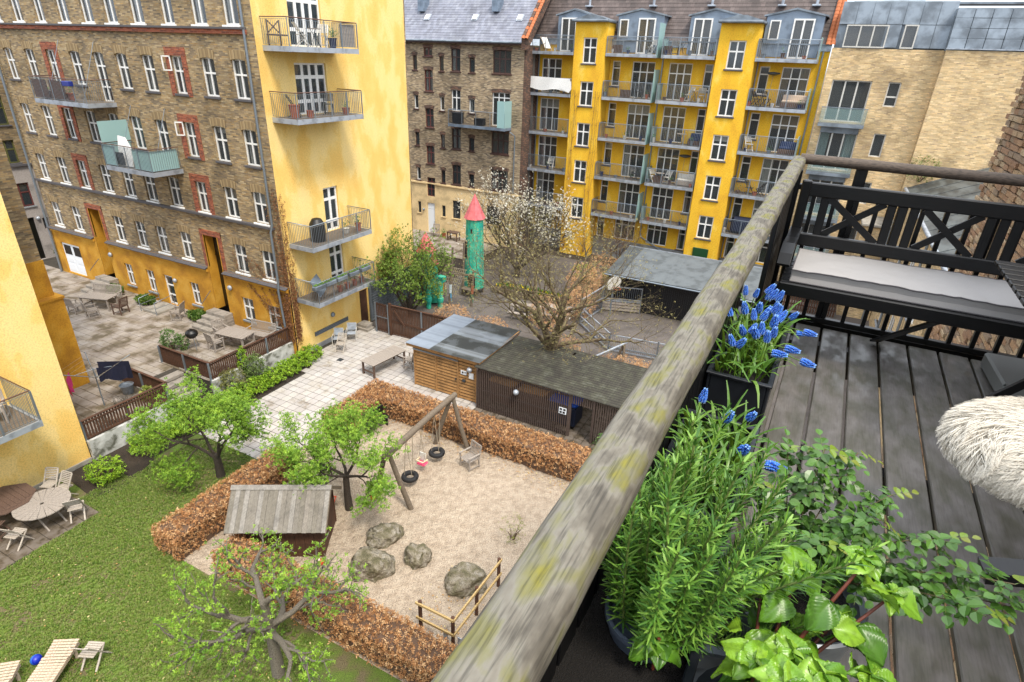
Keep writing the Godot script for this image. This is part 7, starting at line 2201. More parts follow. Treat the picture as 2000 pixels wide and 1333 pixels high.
	var cr := thing("wall_climber", "leafless brown climber stems on the creeper tower of the yellow house", "climber", yx)
	var g := RandomNumberGenerator.new()
	g.seed = 5
	var cm := mb()
	for s in [-10.85, -9.05]:
		for j in 4:
			var pts := []
			var xx: float = s + g.randf_range(-0.12, 0.12)
			for i in 26:
				pts.append(Vector3(xx, 0.4 + i * 0.48, 0.04 + 0.02 * j))
				xx += g.randf_range(-0.08, 0.08)
				if i % 2 == 0:
					var e := Vector3(g.randf_range(-0.6, 0.6), g.randf_range(0.2, 0.6), 0)
					cm.tube([pts[-1], pts[-1] + e * 0.5 + Vector3(0, 0, 0.05), pts[-1] + e], [0.01, 0.004], 3, false)
			cm.tube(pts, [0.022, 0.014, 0.009], 4, false)
	part(cr, "stems", cm, mat("pale_twig", S(0.55, 0.40, 0.24), 0.95))
	# hedges round the sand
	hedge("dry brown beech hedge between lawn and playhouse", -15.85, -14.7, -12.2, -7.25, 1.08, 2)
	hedge("short dry beech hedge beside the paving behind the sand tree", -15.9, -14.75, -17.3, -14.6, 1.08, 3)
	hedge("long dry beech hedge in front of shed and bin shelter", -15.9, -3.2, -18.0, -16.75, 1.08, 4)
	hedge("dry beech hedge behind the gnarled pruned tree", -13.4, -2.8, -8.45, -7.45, 1.08, 5)
	# brown beech shrubs of the playground
	var bt := tuft_mesh("hedge tuft", 5, 0.062, 3)
	var brown_a := Color(0.36, 0.18, 0.07)
	var brown_b := Color(0.58, 0.37, 0.19)
	var bl := ["by the climbing frame", "left of the bare tree behind the shed roof", "behind the shed roof at the fence end", "beside the hoop", "behind the bare tree", "under the hoop", "at the cage corner", "in front of the cage", "near the shelter roof below the cage", "at the far end of the shelter roof", "next to the raised bed", "by the black shed gable"]
	var bs := [[-17.6, -27.0, 0.9, 0.5], [-14.6, -26.2, 1.0, 0.55], [-16.3, -25.4, 0.9, 0.45], [-11.4, -31.6, 0.9, 0.9], [-12.2, -29.0, 1.0, 1.0], [-11.6, -33.4, 0.8, 1.1], [-10.4, -27.0, 0.9, 0.35], [-6.7, -26.0, 1.1, 0.4], [-5.3, -26.0, 1.0, 0.4], [-4.2, -25.8, 1.0, 0.4], [-12.3, -35.0, 1.0, 1.1], [-11.8, -37.2, 1.0, 1.2]]
	for i in bs.size():
		var q: Array = bs[i]
		shrub("beech_shrub", "dry brown beech shrub " + bl[i], Vector3(q[0], 0, q[1]), Vector3(q[2] * 1.25, q[3] * 1.1, q[2] * 1.1), int(700 * q[2] * (0.6 + q[3])), brown_a, brown_b, bt, M.dry_leaf, 60 + i, "beech shrubs on the playground")
	var gt := tuft_mesh("bed tuft", 7, 0.08, 15)
	var gs := [[-13.4, -38.0, 0.9, 0.7, "yellow-green", "by the yellow house tower"], [-11.4, -38.4, 0.8, 0.6, "yellow-green", "behind the black shed roof end"], [-8.2, -40.8, 1.1, 0.7, "mid green", "behind the black shed roof"], [-5.4, -41.2, 1.0, 0.85, "mid green", "at the green hatch"], [-3.6, -40.6, 1.1, 0.8, "dark green", "at the tan house end of the black shed"], [-6.8, -41.6, 0.9, 0.6, "mid green", "left of the green hatch"], [-2.0, -40.9, 1.0, 0.9, "dark green", "by the brown slat screen"], [-9.6, -40.6, 0.9, 0.5, "yellow-green", "against the grey plinth"]]
	for i in gs.size():
		var q: Array = gs[i]
		var ca := Color(0.09, 0.16, 0.02) if q[4] != "yellow-green" else Color(0.22, 0.26, 0.03)
		shrub("leafy_shrub", "%s leafy shrub %s" % [q[4], q[5]], Vector3(q[0], 0, q[1]), Vector3(q[2], q[3], q[2] * 0.7), 520, ca, ca * 2.0, gt, M.leaf, 90 + i, "shrubs before the yellow house")
	shrub("beech_shrub", "dry brown beech shrub above the felt roof by the green hatch", Vector3(-7.4, 0.4, -40.4), Vector3(1.0, 0.8, 0.6), 520, brown_a, brown_b, bt, M.dry_leaf, 120, "beech shrubs on the playground")
	# bed under the retaining wall and gable
	var lime_a := Color(0.13, 0.26, 0.015)
	var lime_b := Color(0.32, 0.48, 0.03)
	var bed := [[-21.2, -19.3, 0.62, 0.34], [-21.1, -18.5, 0.6, 0.32], [-20.95, -17.5, 0.62, 0.34], [-21.0, -16.6, 0.6, 0.32], [-20.95, -15.7, 0.6, 0.3], [-20.95, -14.8, 0.62, 0.34], [-20.9, -13.8, 0.6, 0.34], [-20.9, -12.9, 0.6, 0.32], [-20.9, -11.9, 0.62, 0.36], [-21.2, -11.1, 0.6, 0.36], [-21.0, -10.4, 0.6, 0.34], [-20.55, -8.55, 0.62, 0.42]]
	var bn := ["beneath the gable corner", "by the gable creeper", "below the slat fence end", "under the slat fence middle", "next to the taller bush", "by the fence corner post", "beside the terrace steps", "at the foot of the terrace steps", "below the laundry fence corner", "under the laundry fence", "by the white retaining wall end", "rounded, alone near the patio chairs"]
	for i in bed.size():
		var q: Array = bed[i]
		shrub("ground_shrub", "bright lime green low shrub " + bn[i], Vector3(q[0], 0.02, q[1]), Vector3(q[2], q[3], q[2]), 330, lime_a, lime_b, gt, M.leaf, 140 + i, "lime green shrubs of the bed")
	shrub("tall_bush", "dull green upright bush against the white retaining wall", Vector3(-21.6, 0.02, -16.2), Vector3(0.5, 0.75, 0.5), 420, Color(0.08, 0.13, 0.03), Color(0.2, 0.27, 0.08), gt, M.leaf, 170)
	shrub("tall_bush", "olive brown bush below the fence corner post", Vector3(-21.5, 0.02, -14.9), Vector3(0.6, 0.65, 0.6), 420, Color(0.11, 0.12, 0.035), Color(0.24, 0.24, 0.08), gt, M.leaf, 171)
	shrub("tall_bush", "thin lime climber on the slat fence", Vector3(-22.0, 0.5, -15.9), Vector3(0.22, 0.7, 0.22), 150, lime_a, lime_b, gt, M.leaf, 172)
	shrub("tall_bush", "yellow green shrub in the laundry yard corner", Vector3(-23.0, TER, -11.9), Vector3(0.5, 0.3, 0.3), 180, Color(0.16, 0.22, 0.03), Color(0.34, 0.36, 0.08), gt, M.leaf, 173)
	shrub("tall_bush", "grey green leafy shrub rising at the terrace fence end", Vector3(-26.4, TER, -15.4), Vector3(0.5, 0.55, 0.5), 260, Color(0.06, 0.13, 0.03), Color(0.17, 0.27, 0.08), gt, M.leaf, 174)
	shrub("tall_bush", "small grey green leafy shrub beside the kettle grill", Vector3(-25.9, TER, -15.7), Vector3(0.3, 0.4, 0.3), 110, Color(0.06, 0.13, 0.03), Color(0.17, 0.27, 0.08), gt, M.leaf, 175)
	shrub("tall_bush", "dark evergreen bush at the passage beyond the white double door", Vector3(-43.6, TER, -20.3), Vector3(0.9, 0.9, 0.9), 520, Color(0.03, 0.07, 0.012), Color(0.10, 0.17, 0.03), gt, M.leaf, 176)
	shrub("tall_bush", "glossy green young shrub by the shelter opening", Vector3(-5.0, 0, -18.6), Vector3(0.5, 0.75, 0.5), 300, Color(0.05, 0.11, 0.03), Color(0.15, 0.24, 0.07), gt, M.leaf, 177)
	shrub("roof_bush", "light green bush growing above the vaulted metal roof by the tan house", Vector3(5.3, 8.5, -43.2), Vector3(0.9, 0.75, 0.5), 260, Color(0.14, 0.18, 0.05), Color(0.30, 0.34, 0.12), gt, M.leaf, 179)
	shrub("sand_willow", "thin yellowish twiggy shrub at the sand edge by the rail", Vector3(-6.3, 0.02, -13.2), Vector3(0.45, 0.5, 0.45), 90, Color(0.16, 0.18, 0.04), Color(0.28, 0.27, 0.08), tuft_mesh("bud", 4, 0.05, 9), M.leaf, 178)
	var dead := ["behind the corner post", "beside the fence rail", "under the grill", "below the fence end", "in the laundry yard", "by the laundry fence"]
	var dp := [[-22.7, TER, -15.2], [-22.7, TER, -16.3], [-24.6, TER, -15.0], [-23.6, TER, -14.9], [-23.6, TER, -11.2], [-22.8, TER, -10.0]]
	for i in 6:
		var t := thing("dry_shrub", "bare grey-brown twiggy shrub %s" % dead[i], "shrub", at(dp[i][0], dp[i][1], dp[i][2]), "bare shrubs behind the slat fences")
		var m := mb()
		for k in 90:
			var a := g.randf() * TAU
			var e := g.randf_range(0.2, 1.3)
			var d: Vector3 = V.call(a, e)
			var L := g.randf_range(0.25, 0.65)
			var p := Vector3(g.randf_range(-0.3, 0.3), 0, g.randf_range(-0.3, 0.3))
			m.tube([p, p + d * L * 0.5 + Vector3(0, 0.05, 0), p + d * L], [0.008, 0.005, 0.002], 3, false)
		part(t, "twigs", m, M.bark_grey)
	# flowers by the ochre wall
	for q in [[-32.9, -18.35, "between bench table and ramp"], [-28.5, -18.4, "beside the entrance steps"], [-35.9, -18.35, "left of the stair by the white double door"]]:
		shrub("flower_clump", "grassy clump with yellow spring flowers %s" % q[2], Vector3(q[0], TER, q[1]), Vector3(0.7, 0.22, 0.4), 260, Color(0.05, 0.12, 0.02), Color(0.17, 0.25, 0.05), tuft_mesh("blade", 6, 0.13, 18, 0.8), M.leaf, 190 + int(q[0]), "flower clumps along the ochre wall")
	# flowers on the raised bed
	var xs := []
	var cs := []
	for i in 260:
		xs.append(at(g.randf_range(-17.8, -12.7), 0.42 + g.randf() * 0.1, g.randf_range(-33.6, -32.8), g.randf() * 360))
		cs.append(Color(0.08, 0.18, 0.02) if i % 4 else Color(0.75, 0.55, 0.03))
	var fl := many(self, "bed_flowers", tuft_mesh("blade", 6, 0.13, 18, 0.8), M.leaf, xs, cs)
	tag(fl, "green leaves and yellow flowers filling the raised timber bed", "flowers")
	# lawn
	xs = []
	cs = []
	var f := FastNoiseLite.new()
	f.seed = 6
	f.frequency = 0.22
	f.fractal_octaves = 4
	while xs.size() < 52000:
		var x := g.randf_range(-20.4, -8.6)
		var z := g.randf_range(-12.1, -1.5)
		if x > -15.85 and z < -7.3: continue
		if z < -9.0 and x < -20.0: continue
		if x < -19.1 and z > -7.4: continue
		var k := f.get_noise_2d(x, z)
		if k < -0.04 and g.randf() < 0.7: continue
		xs.append(Transform3D(Basis(Vector3.UP, g.randf() * TAU).scaled(Vector3(1, g.randf_range(0.6, 1.2), 1)), Vector3(x, -0.012, z)))
		cs.append([Color(0.10, 0.17, 0.025), Color(0.15, 0.23, 0.035), Color(0.20, 0.27, 0.05), Color(0.22, 0.23, 0.08)][g.randi() % 4])
	var gr := many(self, "grass", tuft_mesh("grass", 7, 0.055, 22, 0.9), M.leaf, xs, cs)
	tag(gr, "short mossy spring grass of the lawn", "grass")
	xs = []
	cs = []
	for i in 1500:
		var on := i % 4
		var p := Vector3(g.randf_range(-19, -8.6), 0.03, g.randf_range(-11.8, -2)) if on == 0 else (Vector3(g.randf_range(-14.4, -4.5), 0.07, -16.7 + absf(g.randfn(0, 0.35))) if on == 1 else (Vector3(g.randf_range(-12, -4), 0.02, g.randf_range(-31, -24.5)) if on == 2 else Vector3(g.randf_range(-7.6, -3.6), 0.07, -8.6 - absf(g.randfn(0, 1.1)))))
		if on == 0 and p.x > -16.0 and p.z < -7.2: continue
		xs.append(Transform3D(Basis.from_euler(Vector3(g.randf_range(-0.4, 0.4), g.randf() * TAU, g.randf_range(-0.4, 0.4))).scaled(Vector3.ONE * g.randf_range(0.05, 0.09)), p))
		cs.append(Color(0.45, 0.26, 0.10) if g.randf() < 0.6 else Color(0.55, 0.45, 0.22))
	var lf := many(self, "fallen_leaves", leaf_mesh(), M.dry_leaf, xs, cs)
	tag(lf, "dry beech leaves scattered over lawn, sand and playground", "leaves")


# ---------- the balcony in front; its boards run 1.13 degrees off the street grid ----------
func bal(x: float, y: float, z: float, turn := 0.0) -> Transform3D:
	return at(0, DECK, 0, -1.13) * at(x, y, z, turn)


func balcony_near() -> void:
	var d := thing("balcony_deck", "weathered grey plank balcony deck with black balustrade and mossy round handrail", "balcony", bal(0, 0, 0))
	var r := RandomNumberGenerator.new()
	r.seed = 12
	for i in range(-3, 13):
		var x := 0.143 + 0.1492 * (i + 0.5)
		part(d, "deck_board", mb().bev(Vector3(0, -0.0155, -1.0), Vector3(0.1365, 0.028, 5.56), 0.004), M.deck_board, Transform3D(Basis(Vector3.BACK, r.randf_range(-0.004, 0.004)), Vector3(x, r.randf_range(-0.001, 0.001), 0)))
	for z in [-3.6, -2.4, -1.2, 0.0, 1.2]: part(d, "joist", mb().box(Vector3(0.9, -0.12, z), Vector3(2.4, 0.17, 0.07)), M.black_wood_x)
	part(d, "edge_beam", mb().box(Vector3(0.9, -0.1, -3.86), Vector3(2.45, 0.2, 0.06)), M.black_wood_x)
	part(d, "edge_beam", mb().box(Vector3(-0.35, -0.1, -1.0), Vector3(0.06, 0.2, 5.7)), M.black_wood_z)
	# end balustrade
	for i in 19:
		part(d, "baluster", shared("end baluster", func() -> Mesh: return mb().box(Vector3(0, 0.42, 0), Vector3(0.022, 0.76, 0.03)).done()), M.black_wood_y, at(-0.19 + i * 0.108, 0, -3.84))
	part(d, "bottom_rail", mb().bev(Vector3(0.88, 0.022, -3.84), Vector3(2.3, 0.034, 0.04), 0.004), M.black_wood_x)
	part(d, "top_rail", mb().bev(Vector3(0.88, 0.80, -3.84), Vector3(2.3, 0.03, 0.045), 0.004), M.black_wood_x)
	for x in [0.12, 1.35]: part(d, "post", mb().bev(Vector3(x, 0.45, -3.88), Vector3(0.06, 0.96, 0.05), 0.004), M.black_wood_y)
	part(d, "end_handrail", mb().tube([Vector3(-0.2, 0.955, -3.82), Vector3(2.1, 0.945, -3.82)], [0.028], 12), M.end_rail)
	# side balustrade of upright boards under the handrail
	for i in 44:
		part(d, "baluster_board", shared("side board", func() -> Mesh: return mb().bev(Vector3(0, 0.31, 0), Vector3(0.024, 0.58, 0.1), 0.003).done()), M.black_wood_y, at(-0.30, 0, -3.76 + i * 0.115) if i > 5 else Transform3D(Basis.from_scale(Vector3(1, 1.5, 1)), Vector3(-0.205, 0, -3.74 + i * 0.115)))
	for z in [1.0]: part(d, "rail_post", mb().box(Vector3(-0.2 + (z + 3.84) * 0.0125, 0.455, z), Vector3(0.03, 0.91, 0.04)), M.black_wood_y)
	part(d, "corner_post", mb().bev(Vector3(-0.2, 0.45, -3.8), Vector3(0.06, 0.9, 0.06), 0.005), M.black_wood_y)
	# big weathered handrail, slightly uneven along its length
	var hr := mb()
	var f := FastNoiseLite.new()
	f.seed = 3
	f.frequency = 1.1
	var nS := 16
	var nL := 70
	var P := func(i: int, k: int) -> Vector3:
		var t := i / float(nL)
		var z := lerpf(-3.84, 1.2, t)
		var a := TAU * k / nS
		var ca := cos(a)
		var sa := sin(a)
		var e := 3.0
		var px := signf(ca) * pow(absf(ca), 2.0 / e) * 0.0365
		var py := signf(sa) * pow(absf(sa), 2.0 / e) * 0.029
		var w := 1.0 + 0.035 * f.get_noise_3d(px * 30, py * 30, z * 2.0)
		var cx := lerpf(-0.205, -0.137, t) + 0.004 * f.get_noise_1d(z * 3)
		return Vector3(cx + px * w, 0.939 + py * w + 0.003 * f.get_noise_1d(z * 4 + 40), z)
	for i in nL:
		for k in nS:
			var q := []
			var nn := []
			for e in [[i, k], [i, k + 1], [i + 1, k + 1], [i + 1, k]]:
				var p: Vector3 = P.call(e[0], e[1])
				q.append(p)
				var u: Vector3 = P.call(e[0], e[1] + 1) - P.call(e[0], e[1] - 1)
				var w2: Vector3 = P.call(e[0] + 1, e[1]) - P.call(e[0] - 1, e[1])
				nn.append(u.cross(w2).normalized())
			hr.tri(q[0], q[1], q[2], nn[0], nn[1], nn[2])
			hr.tri(q[0], q[2], q[3], nn[0], nn[2], nn[3])
	for k in range(1, nS - 1): hr.flat(P.call(0, 0), P.call(0, k + 1), P.call(0, k))
	part(d, "handrail", hr, M.old_rail)
	bench()
	planters()
	seats()


func bench() -> void:
	var o := thing("black_bench", "black painted bench with crossed back bars at the balcony end", "bench", bal(0, 0, -3.7))
	var bx0 := -0.13
	var bx1 := 1.55
	var c := (bx0 + bx1) / 2
	var w := bx1 - bx0
	part(o, "top_rail", mb().bev(Vector3(c, 0.815, 0), Vector3(w, 0.075, 0.035), 0.006), M.black_wood_x)
	part(o, "back_rail", mb().bev(Vector3(c, 0.535, 0), Vector3(w, 0.07, 0.035), 0.006), M.black_wood_x)
	var sl := mb().bev(Vector3(0, 0.672, 0), Vector3(0.042, 0.212, 0.018), 0.003).done()
	for x in [-0.02, 0.30, 0.352, 0.405, 0.735, 0.79, 0.845, 1.2, 1.25, 1.3]: part(o, "back_slat", sl, M.black_wood_y, at(x, 0, 0))
	for q in [[0.0, 0.27], [0.45, 0.70], [0.9, 1.15]]:
		part(o, "cross_bar", mb().bar(Vector3(q[0], 0.778, 0.004), Vector3(q[1], 0.568, 0.004), 0.034, 0.014, Vector3.BACK), M.black_wood_x)
		part(o, "cross_bar", mb().bar(Vector3(q[0], 0.568, -0.013), Vector3(q[1], 0.778, -0.013), 0.034, 0.014, Vector3.BACK), M.black_wood_x)
	for x in [bx0, bx1]:
		part(o, "back_post", mb().bev(Vector3(x - 0.0, 0.43, 0), Vector3(0.05, 0.86, 0.05), 0.006), M.black_wood_y)
		part(o, "front_leg", mb().bev(Vector3(x, 0.2, 0.46), Vector3(0.05, 0.4, 0.05), 0.006), M.black_wood_y)
		var arm := mb()
		var prof := PackedVector2Array([Vector2(0, 0.60), Vector2(0.2, 0.585), Vector2(0.4, 0.6), Vector2(0.5, 0.57), Vector2(0.53, 0.52), Vector2(0.5, 0.50), Vector2(0.4, 0.555), Vector2(0.0, 0.56)])
		arm.prism(prof, 0.06, Transform3D(Basis(Vector3(0, 0, 1), Vector3.UP, Vector3(-1, 0, 0)), Vector3(x + 0.03, 0, 0)))
		part(o, "armrest", arm, M.black_wood_z)
	for i in 6: part(o, "seat_slat", mb().bev(Vector3(c, 0.40, 0.03 + i * 0.078), Vector3(w, 0.024, 0.066), 0.004), M.black_wood_x)
	part(o, "seat_rail", mb().bev(Vector3(c, 0.383, 0.485), Vector3(w, 0.066, 0.03), 0.005), M.black_wood_x)
	part(o, "brace", mb().bar(Vector3(0.42, 0.015, 0.0), Vector3(0.62, 0.36, 0.44), 0.055, 0.012), M.anthracite)
	# cushion with rounded edges, sagging a little
	var cu := thing("seat_cushion", "light grey bench cushion with dark piping", "cushion", bal(0, 0, -3.7))
	var m := mb()
	var f := FastNoiseLite.new()
	f.seed = 8
	f.frequency = 3.0
	var W := 1.5
	var D := 0.45
	var H := 0.074
	var nx := 60
	var nz := 20
	var x0 := -0.085
	var T := func(i: int, j: int, top: bool) -> Vector3:
		var u := i / float(nx)
		var v := j / float(nz)
		var ex := minf(u, 1 - u) * W
		var ez := minf(v, 1 - v) * D
		var e := minf(ex, ez)
		var y := H * (0.92 + 0.08 * (1 - exp(-e * 22)))
		y += 0.006 * f.get_noise_2d(u * W * 1.5, v * 0.8) + 0.004 * f.get_noise_2d(u * W * 5, v * D * 2 + 9)
		return Vector3(x0 + u * W, 0.413 + (y if top else 0.002), 0.015 + v * D)
	var tp := []
	var tn := []
	for j in nz + 1:
		for i in nx + 1:
			tp.append(T.call(i, j, true))
			tn.append(((T.call(i, j + 1, true) - T.call(i, j - 1, true)) as Vector3).cross(T.call(i + 1, j, true) - T.call(i - 1, j, true)).normalized())
	for j in nz:
		for i in nx:
			var a := j * (nx + 1) + i
			var b := a + nx + 1
			m.tri(tp[a], tp[b], tp[b + 1], tn[a], tn[b], tn[b + 1])
			m.tri(tp[a], tp[b + 1], tp[a + 1], tn[a], tn[b + 1], tn[a + 1])
	var edge := []
	for i in nx + 1: edge.append([i, nz])
	var ring := []
	for i in nx: ring.append([[i, nz], [i + 1, nz]])
	for j in nz: ring.append([[nx, nz - j], [nx, nz - j - 1]])
	for i in nx: ring.append([[nx - i, 0], [nx - i - 1, 0]])
	for j in nz: ring.append([[0, j], [0, j + 1]])
	var pip := []
	var pip2 := []
	for s in ring:
		var a: Vector3 = T.call(s[0][0], s[0][1], true)
		var b: Vector3 = T.call(s[1][0], s[1][1], true)
		var a2: Vector3 = T.call(s[0][0], s[0][1], false)
		var b2: Vector3 = T.call(s[1][0], s[1][1], false)
		var out := (b - a).cross(Vector3.UP).normalized() * -0.006
		var am := (a + a2) / 2 + out
		var bm := (b + b2) / 2 + out
		m.quad(a2, b2, bm, am)
		m.quad(am, bm, b, a)
		pip.append(a)
		pip2.append(a2 + Vector3(0, 0.004, 0))
	part(cu, "cover", m, M.cushion)
	part(cu, "piping", mb().tube(pip, [0.0035], 6, false), M.piping)
	part(cu, "piping", mb().tube(pip2, [0.0035], 6, false), M.piping)


func box_planter(label: String, x0: float, x1: float, z0: float, z1: float, h: float) -> Node3D:
	var o := thing("planter_box", label, "planter", bal((x0 + x1) / 2, 0, (z0 + z1) / 2), "black planter boxes along the rail")
	var w := x1 - x0
	var d := absf(z1 - z0)
	for s in [-1, 1]:
		part(o, "side", mb().bev(Vector3(s * (w / 2 - 0.006), h / 2, 0), Vector3(0.012, h, d), 0.003), M.anthracite)
		part(o, "side", mb().bev(Vector3(0, h / 2, s * (d / 2 - 0.006)), Vector3(w - 0.026, h, 0.012), 0.003), M.anthracite)
		part(o, "rim", mb().bev(Vector3(s * (w / 2 - 0.004), h, 0), Vector3(0.022, 0.012, d + 0.012), 0.003), M.anthracite)
		part(o, "rim", mb().bev(Vector3(0, h, s * (d / 2 - 0.004)), Vector3(w - 0.016, 0.0118, 0.022), 0.003), M.anthracite)
	part(o, "soil", mb().box(Vector3(0, h * 0.42, 0), Vector3(w - 0.03, h * 0.8, d - 0.03)), M.potting_soil)
	return o


# strap leaf that arches over
func strap(L: float, w: float, bend: float) -> Mesh:
	return shared("strap %.2f %.3f %.2f" % [L, w, bend], func() -> Mesh:
		var m := mb()
		var k := 6
		var p := []
		for i in k + 1:
			var t := i / float(k)
			var a := bend * t * t
			var y := L * t * cos(a)
			var z := L * t * sin(a)
			p.append([Vector3(0, y, z), w * (1.0 - 0.75 * t * t) * (0.6 + 0.4 * minf(1, t * 4))])
		for i in k:
			var a: Vector3 = p[i][0]
			var b: Vector3 = p[i + 1][0]
			var s0 := Vector3(p[i][1], 0, 0)
			var s1 := Vector3(p[i + 1][1], 0, 0)
			var dn := Vector3(0, 0, -0.25)
			m.quad(a - s0, a + dn * s0.x, b + dn * s1.x, b - s1)
			m.quad(a + dn * s0.x, a + s0, b + s1, b + dn * s1.x)
		return m.done())


# a grape hyacinth spike of many small bells
func spike(sd: int, big: float) -> Mesh:
	return shared("spike %d" % sd, func() -> Mesh:
		var m := mb()
		var r := RandomNumberGenerator.new()
		r.seed = sd
		var rows := 9
		for j in rows:
			var t := j / float(rows - 1)
			var rad := 0.0105 * big * (1.0 - 0.55 * t * t) * (0.75 + 0.25 * minf(1.0, t * 5))
			var k := maxi(3, int(9 - 5 * t * t))
			for i in k:
				var a := TAU * i / k + j * 0.7 + r.randf_range(-0.1, 0.1)
				var o := Vector3(cos(a) * rad, t * 0.045 * big, sin(a) * rad)
				var s := 0.0042 * big * (1.0 - 0.35 * t)
				var c := Color(0.02, 0.095, 0.52).lerp(Color(0.06, 0.24, 0.78), r.randf())
				if t > 0.93: c = Color(0.22, 0.42, 0.82)
				m.col = c
				m.ball(o, Vector3(s, s * 1.35, s), 4, 6, Basis(Vector3(-sin(a), 0, cos(a)), -0.9))
				m.col = Color(0.45, 0.6, 0.85)
				m.ball(o + Vector3(cos(a) * s * 0.9, -s * 0.9, sin(a) * s * 0.9), Vector3.ONE * s * 0.35, 3, 4)
		return m.done())


func muscari(label: String, o: Vector3, sx: float, sz: float, flowers: int, leaves: int, sd: int, fade := false) -> void:
	var t := thing("grape_hyacinths", label, "flowers", bal(o.x, o.y, o.z), "grape hyacinths in the planters")
	var g := RandomNumberGenerator.new()
	g.seed = sd
	var fm: Material = M.petal
	var lm := mat("strap_leaf_%d" % sd, lin(0.07, 0.17, 0.018), 0.42, {back = S(0.35, 0.42, 0.12)})
	var lm2 := mat("strap_leaf_b%d" % sd, lin(0.12, 0.23, 0.025), 0.42, {back = S(0.35, 0.42, 0.12)})
	for i in leaves:
		var p := Vector3(g.randf_range(-sx, sx), 0, g.randf_range(-sz, sz))
		var m := strap([0.13, 0.17, 0.21][g.randi() % 3], [0.007, 0.0095][g.randi() % 2], [0.25, 0.5, 1.0][g.randi() % 3])
		part(t, "leaf", m, lm if g.randf() < 0.6 else lm2, Transform3D(Basis(Vector3.UP, g.randf() * TAU) * Basis(Vector3.RIGHT, g.randf_range(0.05, 0.6)), p))
	for i in flowers:
		var p := Vector3(g.randf_range(-sx, sx) * 0.9, 0, g.randf_range(-sz, sz) * 0.95)
		var lean := Vector3(g.randf_range(-0.22, 0.3), 1, g.randf_range(-0.25, 0.35))
		if i % 7 == 3: lean = Vector3(0.85, 0.7, g.randf_range(-0.2, 0.5))
		var L := g.randf_range(0.15, 0.245)
		var e := p + lean.normalized() * L
		var mid := p + Vector3(lean.x * 0.25, 0.6, lean.z * 0.25) * L
		var fl := part(t, "flower", spike(g.randi() % 4, g.randf_range(0.95, 1.0)), fm)
		var up := (e - mid).normalized()
		var xx := up.cross(Vector3.BACK).normalized()
		fl.transform = Transform3D(Basis(xx, up, xx.cross(up)).scaled_local(Vector3.ONE * g.randf_range(0.95, 1.3)), e - up * 0.004)
		part(t, "stem", mb().tube([p, mid, e, e + up * 0.04], [0.0026, 0.0024, 0.002, 0.001], 5, false), lm2)
	if fade: pass


# broad serrated heart-shaped leaf
func heart_leaf(sd: int) -> Mesh:
	return shared("heart %d" % sd, func() -> Mesh:
		var m := mb()
		var g := RandomNumberGenerator.new()
		g.seed = sd
		var bend := g.randf_range(0.5, 1.3)
		var fold := g.randf_range(0.15, 0.5)
		var nu := 20
		var nv := 16
		var P := func(i: int, j: int) -> Vector3:
			var t := i / float(nu)
			var s := (j / float(nv)) * 2.0 - 1.0
			var half := 0.5 * pow(sin(PI * pow(clampf(t, 0, 1), 0.72)), 0.75) * (1.05 - 0.25 * t)
			half *= 1.0 + 0.03 * (1 if i % 2 else -1) * pow(absf(s), 6)
			var x := s * half
			var veins := 0.035 * sin((t * 2.2 - absf(s) * 0.9) * 22.0) * absf(s) * (1.0 - t * 0.5)
			var z := -t + 0.12 * absf(s) * (1 - t) * 0.5
			var y := fold * absf(x) - bend * 0.35 * t * t + veins + 0.075 * sin(t * 8 + s * 4 + sd) * absf(s)
			return Vector3(x, y, z)
		for i in nu:
			for j in nv:
				var q := []
				var nn := []
				for e in [[i, j], [i, j + 1], [i + 1, j + 1], [i + 1, j]]:
					q.append(P.call(e[0], e[1]))
					var a: Vector3 = P.call(e[0] + 1, e[1]) - P.call(maxi(e[0] - 1, 0), e[1])
					var b: Vector3 = P.call(e[0], e[1] + 1) - P.call(e[0], e[1] - 1)
					var n0 := b.cross(a)
					nn.append(n0.normalized() if n0.length() > 1e-6 else Vector3.UP)
				if (q[1] - q[0]).cross(q[2] - q[0]).length() > 1e-9: m.tri(q[0], q[1], q[2], nn[0], nn[1], nn[2])
				m.tri(q[0], q[2], q[3], nn[0], nn[2], nn[3])
		return m.done())


